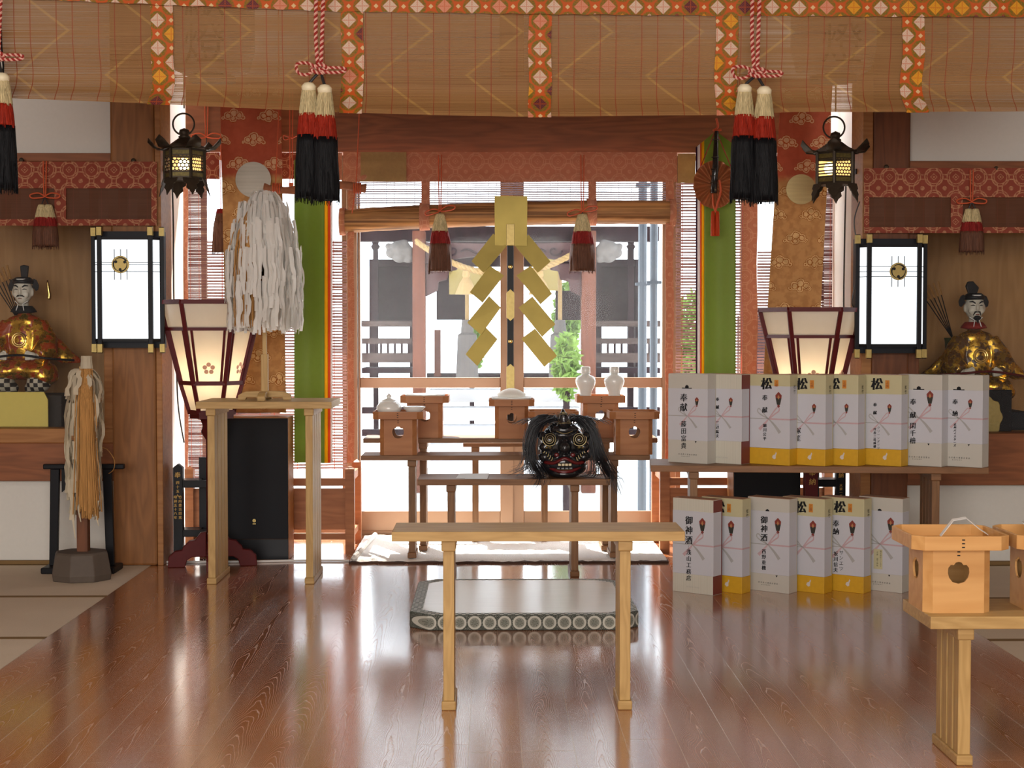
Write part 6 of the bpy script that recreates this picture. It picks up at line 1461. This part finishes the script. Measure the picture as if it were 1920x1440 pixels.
# ================================================================= PAPER WANDS
M['paperw'] = cloth2('white_wand_paper', lambda g: g.mix(g.noise(g.obj, 14, 2), c255(236, 233, 226), c255(250, 248, 244)), tr=0.45)
M['papero'] = cloth2('aged_wand_paper', lambda g: g.mix(g.noise(g.obj, 14, 2), c255(192, 178, 152), c255(222, 210, 186)), tr=0.25)
M['hemp'] = fibre('hemp_fibre', c255(196, 144, 84), 0.7, 0.6)
def shide(b, rr, p, w, L, outdir, hang, flare):
    """one folded paper streamer: falls from p, with small sideways jogs where it is folded"""
    side = Vector((-outdir.y, outdir.x, 0)); tw = rr.uniform(-0.9, 0.9); sd = (side * math.cos(tw) + outdir * math.sin(tw)).normalized(); n_ = 9; vs = []
    q = Vector(p); vel = outdir * flare + Vector((0, 0, -1.0 if hang else -0.3)); ph = rr.uniform(0, 6)
    for i in range(n_ + 1):
        f = i / n_; jog = sd * (w * 0.5 * (1 if int(f * 2.999) % 2 else -1)) * (0.5 if L > 0.12 else 0.0); wv = outdir * 0.006 * math.sin(ph + f * 6)
        vs += [q + jog + wv - sd * w / 2, q + jog + wv + sd * w / 2]
        vel = (vel + Vector((0, 0, -0.5))).normalized(); q = q + vel * (L / n_)
    b.add(vs, [(2 * i, 2 * i + 1, 2 * i + 3, 2 * i + 2) for i in range(n_)])
def big_wand():
    Y = 7.36; base = Vector((X(496, Y), Y, 0.851)); t = thing('paper_wand', 'large ritual wand of white paper streamers standing on the tall table', 'paper wand', base)
    k = Y / 2900; zt_ = Z(358, Y); zb = Z(620, Y); cx = base.x; hx = X(489, Y) - 0
    b = MB(); b.box(cx - 0.016, cx + 0.016, Y - 0.016, Y + 0.016, 0.86, Z(664, Y)); b.build('lower_pole', M['cedarz'], t, bevel=0.002)
    b = MB(); b.box(cx - 0.009, cx + 0.009, Y - 0.009, Y + 0.009, Z(664, Y), zt_ - 0.02); b.build('upper_pole', M['cedarz'], t)
    for a in (0, 1):
        P = [(-0.125, 0), (-0.125, 0.022), (-0.105, 0.034), (-0.09, 0.040), (-0.03, 0.042), (0.03, 0.042), (0.09, 0.040), (0.105, 0.034), (0.125, 0.022), (0.125, 0), (0.09, 0.0), (0.085, 0.012), (-0.085, 0.012), (-0.09, 0)]
        b = MB(); b.prism([(x, -0.018, z) for x, z in P], (0, 0.036, 0)); b.xf(Matrix.Translation((cx, Y, 0.8515 + (0.0 if a == 0 else 0.0))) @ Matrix.Rotation(a * PI / 2, 4, 'Z') @ Matrix.Diagonal((1, 1, 0.97 if a else 1.0, 1))); b.build('cross_foot', M['cedar'], t, bevel=0.002)
    rr = random.Random(21); b = MB(); hc_ = Vector((cx - 0.012, Y, zt_))
    lay = [(0.00, 0.05, 0.24, 120, 0.62), (0.05, 0.11, 0.26, 140, 0.42), (0.13, 0.15, 0.28, 170, 0.26), (0.26, 0.178, 0.26, 190, 0.12), (0.40, 0.182, 0.25, 190, 0.10), (0.20, 0.10, 0.42, 70, 0.05)]
    for (dz, r, L, n_, fl) in lay:
        for _ in range(n_):
            a = rr.uniform(0, 2 * PI); o_ = Vector((math.cos(a), math.sin(a), 0)); 
            if o_.y < -0.3 and -0.38 < o_.x - (-0.22) < 0.14 and dz > 0.1 and rr.random() < 0.45: continue
            p = hc_ + o_ * r * rr.uniform(0.75, 1.0) + Vector((0.012, 0, -dz - rr.uniform(0, 0.04))); LL = min(L * rr.uniform(0.8, 1.12), p.z - zb + rr.uniform(-0.02, 0.02))
            shide(b, rr, p, rr.uniform(0.010, 0.019), max(0.06, LL), o_, dz > 0, fl)
    for _ in range(70):   # gathered top
        a = rr.uniform(0, 2 * PI); o_ = Vector((math.cos(a), math.sin(a), 0)); p0 = hc_ + Vector((0, 0, rr.uniform(-0.02, 0.005))); p1 = hc_ + o_ * 0.07 + Vector((0, 0, -0.07)); p2 = hc_ + o_ * 0.13 + Vector((0, 0, -0.16 - rr.random() * 0.1)); s_ = Vector((-o_.y, o_.x, 0)) * 0.012
        P = spline([p0, p1, p2], 7); b.add([q for p in P for q in (p - s_, p + s_)], [(2 * i, 2 * i + 1, 2 * i + 3, 2 * i + 2) for i in range(6)])
    b.build('paper_streamers', M['paperw'], t, smooth=False)['kind'] = 'stuff'
    b = MB()
    for _ in range(120):
        x = rr.gauss(-0.055, 0.024); y = -0.10 + rr.uniform(-0.03, 0.02)
        p0 = hc_ + Vector((x * 0.3, y * 0.4, -0.05)); p1 = hc_ + Vector((x, y, -0.25)); p2 = hc_ + Vector((x * 1.1, y, -0.63 + rr.uniform(-0.02, 0.03)))
        b.tube(spline([p0, p1, p2], 8), 0.0026, 4, cap=False)
    for _ in range(40):
        x = rr.gauss(0.01, 0.008); y = -0.11; b.tube(spline([hc_ + Vector((x, y, -0.3)), hc_ + Vector((x, y, -0.5)), hc_ + Vector((x, y, -0.62))], 5), 0.0026, 4, cap=False)
    b.build('hemp_strands', M['hemp'], t)['kind'] = 'stuff'
big_wand()
def small_wand():
    Y = 7.22; cx = X(140, Y); base = Vector((cx, Y, 0.0)); t = thing('paper_wand', 'smaller aged paper wand with hemp strands on a dark octagonal block', 'paper wand', base); zt_ = Z(668, Y); k = Y / 2900
    M['dkblock'] = plain('dark_weathered_block', c255(84, 72, 62), 0.7, var=0.15)
    rl, ru = 59 * k, 52 * k
    b = MB(); vs = [];
    for r, z in ((rl * 0.97, 0.0), (rl, 0.03), (ru, 0.125), (ru * 0.93, 0.135)):
        for q in range(8): a = PI / 8 + q * PI / 4 + 0.25; vs.append((cx - 0.01 + r * math.cos(a), Y + 0.12 + r * 0.9 * math.sin(a), z))
    fs = [(i * 8 + q, i * 8 + (q + 1) % 8, (i + 1) * 8 + (q + 1) % 8, (i + 1) * 8 + q) for i in range(3) for q in range(8)] + [tuple(range(8))[::-1], tuple(range(24, 32))]
    b.add(vs, fs); b.build('base_block', M['dkblock'], t, bevel=0.004)
    Yc = Y + 0.12
    b = MB(); b.box(cx - 0.026, cx + 0.026, Yc - 0.026, Yc + 0.026, 0.13, 0.60); b.build('post', M['beamz'], t, bevel=0.003)
    b = MB(); b.box(cx - 0.01, cx + 0.01, Yc - 0.01, Yc + 0.01, 0.6, zt_ - 0.05); b.build('stick', M['cedarz'], t)
    b = MB(); h0 = Vector((cx + 0.022, Yc, zt_)); b.lathe(h0, [(0.026, 0.0), (0.027, -0.03), (0.031, -0.065), (0.0, -0.065)], 10, fn=lambda a, z: 1 + 0.06 * math.sin(a * 5)); b.build('paper_wrap', M['papero'], t)
    rr = random.Random(8); b = MB(); h1 = h0 + Vector((0, 0, -0.06))
    for (dz, r, L, n_, fl) in ((0.0, 0.03, 0.16, 26, 1.6), (0.03, 0.05, 0.26, 26, 0.5), (0.16, 0.075, 0.25, 30, 0.08), (0.34, 0.075, 0.25, 26, 0.04), (0.52, 0.072, 0.17, 18, 0.03)):
        for _ in range(n_):
            a = rr.uniform(0, 2 * PI); o_ = Vector((math.cos(a), math.sin(a), 0))
            if o_.y < 0 and -0.25 < o_.x < 0.55 and dz > 0.02: continue
            p = h1 + o_ * r * rr.uniform(0.8, 1.05) + Vector((-0.012, 0, -dz)); shide(b, rr, p, rr.uniform(0.016, 0.026), L * rr.uniform(0.85, 1.15), o_, dz > 0.0, fl)
    for dx, z0, z1 in ((-0.055, 0.60, 0.80), (0.055, 0.62, 0.74), (-0.028, 0.6, 0.72)):
        P = spline([h1 + Vector((dx * 1.1, -0.06, -z0)), h1 + Vector((dx, -0.06, -(z0 + z1) / 2)), h1 + Vector((dx * 1.0 + 0.01, -0.06, -z1))], 8); b.add([q for i, p in enumerate(P) for q in (p - Vector((0.009 * (1 - i / 9), 0, 0)), p + Vector((0.009 * (1 - i / 9), 0, 0)))], [(2 * i, 2 * i + 1, 2 * i + 3, 2 * i + 2) for i in range(7)])
    b.build('paper_streamers', M['papero'], t)['kind'] = 'stuff'
    b = MB()
    for _ in range(160):
        x = rr.gauss(0.012, 0.016); y = -0.065 + rr.uniform(-0.012, 0.02)
        b.tube(spline([h1 + Vector((x * 0.6, y * 0.5, 0.0)), h1 + Vector((x, y, -0.16)), h1 + Vector((x * 1.15, y, -0.4)), h1 + Vector((x * 1.5, y, -0.66 + rr.uniform(-0.05, 0.05)))], 10), 0.0028, 4, cap=False)
    b.build('hemp_strands', M['hemp'], t)['kind'] = 'stuff'
small_wand()
# ================================================================= BLACK LACQUER STANDS
def folding_stand():
    Y = 7.58; t = thing('black_lacquer_stand', 'black lacquered folding stand behind the smaller paper wand', 'stand', (X(150, Y), Y, 0.0))
    zt_ = Z(869, Y); x0, x1 = X(79, Y), X(231, Y)
    b = MB(); b.box(x0, x1, Y - 0.015, Y + 0.02, zt_ - 0.025, zt_); b.build('top_bar', M['black'], t, bevel=0.005)
    for (xa, xb) in ((X(90, Y), X(112, Y)), (X(186, Y), X(212, Y))):
        xm = (xa + xb) / 2; s = -1 if xm < X(150, Y) else 1
        b = MB(); b.prism([(xm - 0.022, Y - 0.012, zt_ - 0.025), (xm + 0.022, Y - 0.012, zt_ - 0.025), (xm + 0.020 + s * 0.012, Y - 0.012, 0.03), (xm - 0.020 + s * 0.012, Y - 0.012, 0.03)], (0, 0.026, 0)); b.build('leg', M['black'], t, bevel=0.003)
        b = MB(); b.box(xm - 0.04 + s * 0.012, xm + 0.04 + s * 0.012, Y - 0.09, Y + 0.09, 0.0, 0.03); b.build('foot', M['black'], t, bevel=0.006)
    b = MB(); b.prism([(X(112, Y), Y + 0.005, zt_ - 0.02), (X(186, Y), Y + 0.005, zt_ - 0.02), (X(186, Y), Y + 0.005, zt_ - 0.14), (X(150, Y), Y + 0.005, zt_ - 0.06), (X(112, Y), Y + 0.005, zt_ - 0.14)], (0, 0.01, 0)); b.build('apron', M['black'], t)
    b = MB(); P = [at(182, 838, Y - 0.03), at(200, 842, Y - 0.05), at(214, 862, Y - 0.06), at(213, 880, Y - 0.05), at(204, 888, Y - 0.03)]; b.tube(spline(P, 20), 0.002, 5); b.build('thin_cord', M['hemp'], t)
folding_stand()
def dedication_stand(label, px, s, texts, Y):
    x0, x1 = X(px - 9, Y), X(px + 9, Y); t = thing('dedication_stand', label, 'stand', ((x0 + x1) / 2, Y, 0)); zt_ = Z(869, Y); xm = (x0 + x1) / 2
    b = MB(); b.prism([(x0, Y, 0), (x1, Y, 0), (x1, Y, zt_ - 0.02), (xm, Y, zt_), (x0, Y, zt_ - 0.02)], (0, 0.045, 0)); po = b.build('post', M['black'], t, bevel=0.002)
    b = MB(); xb = xm + s * 0.10; b.box(xb - 0.02, xb + 0.02, Y + 0.15, Y + 0.19, 0, zt_ + 0.02); b.build('post', M['black'], t, bevel=0.002)
    for (ya, yb) in ((900, 914), (993, 1006)):
        b = MB(); xe = xm + s * 0.19; b.box(min(xm + s * 0.023, xe), max(xm + s * 0.023, xe), Y + 0.005, Y + 0.035, Z(yb, Y), Z(ya, Y)); b.build('cross_bar', M['black'], t, bevel=0.002)
        b = MB(); b.box(min(xm - s * 0.0, xb), max(xm, xb), Y + 0.045, Y + 0.15, Z(ya + 4, Y), Z(ya + 1, Y)); b.build('shelf_board', M['black'], t)
    b = MB()
    for (txt, dx, ytop, size, step) in texts: column(b, txt, xm + dx, Z(ytop, Y), size, step, Y - 0.0012, bold=0.0005)
    b.build('gilt_lettering', M['goldink'], po)
dedication_stand('black lacquered stand with gold writing beside the dark pillar and the red lantern foot', 331, 1, [('奉', 0, 884, 0.032, 0.03), ('四十五入', 0, 901, 0.018, 0.022), ('昭和五十八年', -0.012, 928, 0.017, 0.021), ('竹内豊吉田篤', 0.012, 928, 0.017, 0.021)], 7.92)
dedication_stand('black lacquered stand with gold writing seen below the gift box table', 1579, -1, [('奉納', 0, 876, 0.028, 0.03), ('大東一夫', 0, 908, 0.016, 0.018)], 7.92)
# ================================================================= SEATED FIGURES IN THE NICHES
def gold_robe(name, base):
    g = G(name); n1 = g.noise(g.obj, 26, 3); v = g.ss(n1, 0.47, 0.53); n2 = g.noise(g.obj, 60, 2)
    c = g.mix(v, base, c255(214, 168, 66)); return g.done(g.pr(c, g.ss(n2, 0.3, 0.7, lo=0.2, hi=0.45), metal=v * 0.9, normal=g.bump(n1, 0.4, 0.006)))
def checker():
    g = G('checked_hem'); f = ((g.x / 0.022).floor() + (g.z / 0.022).floor()) * 0.5; return g.done(g.pr(g.mix(f.frac() > 0.25, c255(190, 180, 160), c255(40, 34, 32)), 0.7))
M['check'] = checker(); M['robeO'] = gold_robe('orange_gold_robe', c255(150, 60, 24)); M['robeG'] = gold_robe('gold_brocade_robe', c255(84, 54, 26)); M['skinw'] = plain('white_gofun_face', c255(214, 206, 190), 0.45, var=0.02); M['skinp'] = plain('pale_gofun_face', c255(196, 188, 172), 0.45, var=0.02)
def seated(label, pc, yface, Y, robe, skin, beard, arrows_dx, base_y):
    k = Y / 2900.0
    def P(dx, dy, yy=0.0): return at(pc + dx, yface + dy, Y) + Vector((0, yy, 0))
    base = P(10, base_y - yface); t = thing('seated_figure', label, 'figurine', base)
    # one continuous robed body
    b = MB()
    b.ell(P(2, 98, 0.0), 0.092, 0.078, 0.15, 20, 14); b.ell(P(2, 60, 0.0), 0.100, 0.055, 0.045, 18, 10); b.ell(P(2, 45, 0.01), 0.035, 0.035, 0.05, 12, 8)
    for s in (-1, 1):
        b.tube([P(s * 26 + 2, 62, 0), P(s * 42 + 2, 92, -0.02), P(s * 46 + 2, 112, -0.06), P(s * 36 + 2, 124, -0.11)], [0.05, 0.06, 0.065, 0.045], 12)
        b.tube([P(s * 34 + 2, 86, 0.0), P(s * 56 + 2, 108, 0.0), P(s * 78 + 2, 124, 0.01), P(s * 104 + 2, 133, 0.02)], [0.045, 0.062, 0.045, 0.012], 12, flat=0.6)
        b.ell(P(s * 30 + 2, 150, -0.04), 0.10, 0.11, 0.055, 18, 10); b.ell(P(s * 42 + 2, 160, -0.05), 0.075, 0.09, 0.05, 16, 10)
    b.ell(P(2, 146, -0.02), 0.13, 0.12, 0.06, 20, 10)
    b.build('robed_body', M[robe], t, remesh=0.007, smoothmod=3)
    for s in (-1, 1):
        b = MB(); b.ell(P(s * 34 + 2, 172, -0.07), 0.062, 0.075, 0.055, 18, 12); b.ell(P(s * 24 + 2, 182, -0.05), 0.05, 0.06, 0.04, 18, 12); b.build('checked_trousers', M['check'], t, remesh=0.006, smoothmod=2)
        b = MB(); hc_ = P(s * 27 + 2, 122, -0.13); b.ell(hc_, 0.026, 0.02, 0.022, 14, 10)
        for q in range(4): b.tube([hc_ + Vector((-s * 0.008, -0.012, 0.014 - q * 0.010)), hc_ + Vector((-s * 0.026, -0.024, 0.013 - q * 0.010)), hc_ + Vector((-s * (0.032 - q * 0.002), -0.010, 0.010 - q * 0.009))], [0.0058, 0.0052, 0.0045], 7)
        b.tube([hc_ + Vector((0, -0.012, 0.016)), hc_ + Vector((-s * 0.016, -0.024, 0.026)), hc_ + Vector((-s * 0.026, -0.022, 0.020))], [0.0065, 0.0058, 0.0045], 7)
        b.tube([hc_, hc_ + Vector((s * 0.03, 0.03, 0.0))], 0.018, 8); b.build('hand', M[skin], t, remesh=0.0032, smoothmod=1)
    # head: face, nose, ears
    b = MB(); hd = P(0, 0, -0.01); b.ell(hd, 0.050, 0.052, 0.070, 20, 14); b.ell(hd + Vector((0, -0.012, -0.035)), 0.034, 0.036, 0.038, 16, 10); b.ell(hd + Vector((0, -0.052, -0.005)), 0.008, 0.012, 0.022, 10, 8)
    for s in (-1, 1): b.ell(hd + Vector((s * 0.050, 0.0, -0.008)), 0.008, 0.012, 0.022, 10, 8); b.ell(hd + Vector((s * 0.024, -0.034, -0.022)), 0.018, 0.012, 0.018, 10, 8)
    b.tube([hd + Vector((0, 0.01, -0.05)), hd + Vector((0, 0.015, -0.10))], 0.026, 10); b.build('head', M[skin], t, remesh=0.004, smoothmod=2)
    fy = -0.052
    for s in (-1, 1):
        b = MB(); b.tube([hd + Vector((s * 0.010, fy + 0.002, 0.016)), hd + Vector((s * 0.024, fy + 0.004, 0.026)), hd + Vector((s * 0.038, fy + 0.016, 0.024))], [0.003, 0.0045, 0.002], 6); b.build('eyebrow', M['ink'], t)
        b = MB(); b.tube([hd + Vector((s * 0.010, fy + 0.003, 0.004)), hd + Vector((s * 0.021, fy + 0.003, 0.007)), hd + Vector((s * 0.032, fy + 0.012, 0.005))], [0.0014, 0.0026, 0.0012], 6); b.build('eye', M['ink'], t)
        b = MB(); b.tube([hd + Vector((s * 0.002, fy - 0.006, -0.028)), hd + Vector((s * 0.012, fy - 0.002, -0.028)), hd + Vector((s * 0.020, fy + 0.008, -0.034 if not beard else -0.046))], [0.003, 0.004, 0.002], 6); b.build('moustache', M['ink'], t)
    b = MB(); b.tube([hd + Vector((-0.009, fy - 0.0, -0.042)), hd + Vector((0, fy - 0.003, -0.041)), hd + Vector((0.009, fy, -0.042))], 0.0022, 6); b.build('mouth', M['redprint'], t)
    if beard: b = MB(); b.ell(hd + Vector((0, fy + 0.004, -0.060)), 0.020, 0.012, 0.013, 12, 8); b.tube([hd + Vector((0, fy, -0.062)), hd + Vector((0.002, fy - 0.004, -0.088))], [0.010, 0.002], 8); b.build('beard', M['ink'], t, smooth=True)
    # cap with tall crest, side fans, chin cord
    b = MB(); b.lathe(hd + Vector((0, 0.004, 0.036)), [(0.052, 0.0), (0.054, 0.008), (0.052, 0.022), (0.036, 0.034), (0, 0.036)], 20); cp = b.build('cap', M['black'], t, smooth=True)
    b = MB(); b.prism([hd + Vector((x, 0.01, z)) for x, z in ((-0.012, 0.06), (0.018, 0.06), (0.026, 0.130), (0.002, 0.136), (-0.018, 0.130))] if not beard else [hd + Vector((x - 0.012, 0.01, z)) for x, z in ((-0.012, 0.06), (0.026, 0.06), (0.040, 0.10), (0.022, 0.118), (0.008, 0.134), (-0.018, 0.132), (-0.030, 0.108))], (0, 0.022, 0)); b.build('crest', M['black'], cp, bevel=0.004)
    b = MB(); b.tube([hd + Vector((0.03 * math.sin(a), -0.042 * math.cos(a * 0.8) - 0.006, 0.058)) for a in [-1, -0.5, 0, 0.5, 1]], 0.003, 6); b.build('white_cap_cord', M['white'], cp)
    for s in (-1, 1):
        b = MB(); c_ = hd + Vector((s * 0.056, 0.012, 0.030 if not (beard and s > 0) else 0.028)); b.prism([c_ + Vector((s * x, 0, z)) for x, z in ((-0.012, -0.01), (0.008, -0.032), (0.020, -0.026), (0.024, -0.002), (0.012, 0.026), (-0.004, 0.034))], (0, 0.006, 0)); b.build('side_fan', M['black'], cp, bevel=0.002)
        b = MB(); b.tube([hd + Vector((s * 0.034, -0.028, -0.055)), hd + Vector((s * 0.012, -0.045, -0.072)), hd + Vector((s * 0.020, -0.055, -0.105))], 0.0025, 6); b.build('chin_cord', M['white'], t)
    # collar, round chest emblem
    b = MB(); b.lathe(hd + Vector((0, 0.01, -0.100)), [(0.045, 0.02), (0.062, 0.0), (0.068, -0.012), (0.03, -0.02)], 18); b.build('collar', M['fdred' if beard else 'blackmat'], t, smooth=True)
    cc = P(2, 92, -0.088)
    for r in (0.036, 0.026): b = MB(); b.tube([cc + Vector((r * math.cos(a), -0.006, r * math.sin(a))) for a in [2 * PI * q / 20 for q in range(21)]], 0.004, 6, cap=False); b.build('chest_emblem', M['gold'], t)
    if beard: b = MB(); b.box(P(-11, 0).x, P(15, 0).x, Y - 0.185, Y - 0.175, P(0, 190).z, P(0, 150).z); b.build('orange_apron', M['robeO'], t)
    # bow in the lap and arrows behind the shoulder
    b = MB(); b.tube(spline([P(-92, 128, -0.09), P(-40, 124, -0.15), P(10, 120, -0.165), P(60, 126, -0.15), P(104, 130 if not beard else 134, -0.09)], 30), 0.006, 8); b.build('bow', M['black' if not beard else 'redlac'], t, smooth=True)
    for q in range(5):
        x = arrows_dx - q * 7; b = MB(); b.tube([P(arrows_dx + 22, 62, 0.08), P(x, -24 + q * 3, 0.09)], 0.0028, 5); ar = b.build('arrow', M['black'], t)
        b = MB(); p = P(x - 0.5, -30 + q * 3, 0.09); d = (P(x, -24 + q * 3, 0.09) - P(arrows_dx + 22, 62, 0.08)).normalized(); b.tube([p - d * 0.02, p + d * 0.055], [0.010, 0.008], 5, flat=0.3); b.build('fletching', M['hemp'], ar)
    b = MB(); b.lathe(P(arrows_dx + 22, 62, 0.08) + Vector((0, 0, -0.16)), [(0.04, 0), (0.045, 0.15), (0.05, 0.17), (0, 0.17)], 12); b.build('quiver', plain('green_quiver', c255(52, 58, 30), 0.6), t, smooth=True)
    if not beard: b = MB(); p = P(45, -2, 0.02); b.tube(spline([p + Vector((0, 0, -0.05)), p + Vector((0.004, 0, -0.03)), p, p + Vector((-0.006, 0, 0.05))], 10), [0.010, 0.012, 0.011, 0.010, 0.010, 0.009, 0.009, 0.008, 0.006, 0.003], 8); b.build('sword_hilt', M['gold'], t, smooth=True)
    zb = niche_floor[1 if beard else 0]; cz = P(0, 190).z
    b = MB(); b.box(P(-75, 0).x, P(85, 0).x, Y - 0.16, Y + 0.16, zb, cz - 0.01); seat_ = b.build('cloth_seat', M['blackmat' if beard else 'fdarkcloth'], t, bevel=0.01)
niche_floor = [zl0, zr0]
M['fdarkcloth'] = plain('dark_seat_cloth', c255(46, 40, 36), 0.8)
seated('seated guardian figure with a white face, moustache and orange-gold robe behind glass', 44, 545, YW + 0.38, 'robeO', 'skinw', False, -36, 740)
seated('seated guardian figure with a beard and gold robe behind glass', 1826, 575, YR + 0.38, 'robeG', 'skinp', True, -52, 765)
# yellow fabric panel and fronts of the cases
b = MB(); p0, p1 = at(-60, 735, YW + 0.12), at(90, 800, YW + 0.12); M['yellowcl'] = silk('yellow_silk_panel', c255(226, 206, 110), 0.2)
b.prism([(p0.x, p0.y, p1.z), (p1.x, p0.y, p1.z), (p1.x, p0.y, p0.z - 0.04), (p1.x - 0.02, p0.y, p0.z), (p0.x, p0.y, p0.z)], (0, 0.01, 0)); single(b, 'yellow_cloth', M['yellowcl'], 'pale yellow cloth in front of the seat of the moustached figure', 'cloth', p1)
def pane_front(nm, x0, x1, Y, z0, z1, label):
    b = MB(); b.add([(x0, Y, z0), (x1, Y, z0), (x1, Y, z1), (x0, Y, z1)], [(0, 1, 2, 3)]); single(b, nm, M['glass2'], label, 'glass pane', Vector(((x0 + x1) / 2, Y, z0)))
pane_front('glass_case_front', -3.6, X(196, YW), YW + 0.06, zl0, zl1 + 0.2, 'clear glass front of the niche with the moustached figure')
pane_front('glass_case_front', X(1722, YR), 3.8, YR + 0.06, zr0, zr1 + 0.2, 'clear glass front of the niche with the bearded figure')
# black stand with a gold mirror-like plate
c = at(1872, 782, YR + 0.14); t = thing('gold_plate', 'scalloped gold plate on a black stand below the bearded figure', 'plate', (c.x, c.y, zr0))
b = MB(); Q = [(0.085 * (1 + 0.07 * math.cos(a * 8)) * math.cos(a) * 0.8, 0.10 * (1 + 0.07 * math.cos(a * 8)) * math.sin(a)) for a in [2 * PI * q / 48 for q in range(48)]]
cpl = Vector((X(1856, YR + 0.12), YR + 0.12, c.z)); b.prism([cpl + Vector((x, 0, z)) for x, z in Q], (0, 0.012, 0)); b.build('plate', M['brass'], t, bevel=0.003)
b = MB(); b.box(X(1848, YR + 0.14), X(1898, YR + 0.14), YR + 0.134, YR + 0.16, zr0, Z(730, YR + 0.23)); b.build('stand_board', M['black'], t, bevel=0.003)
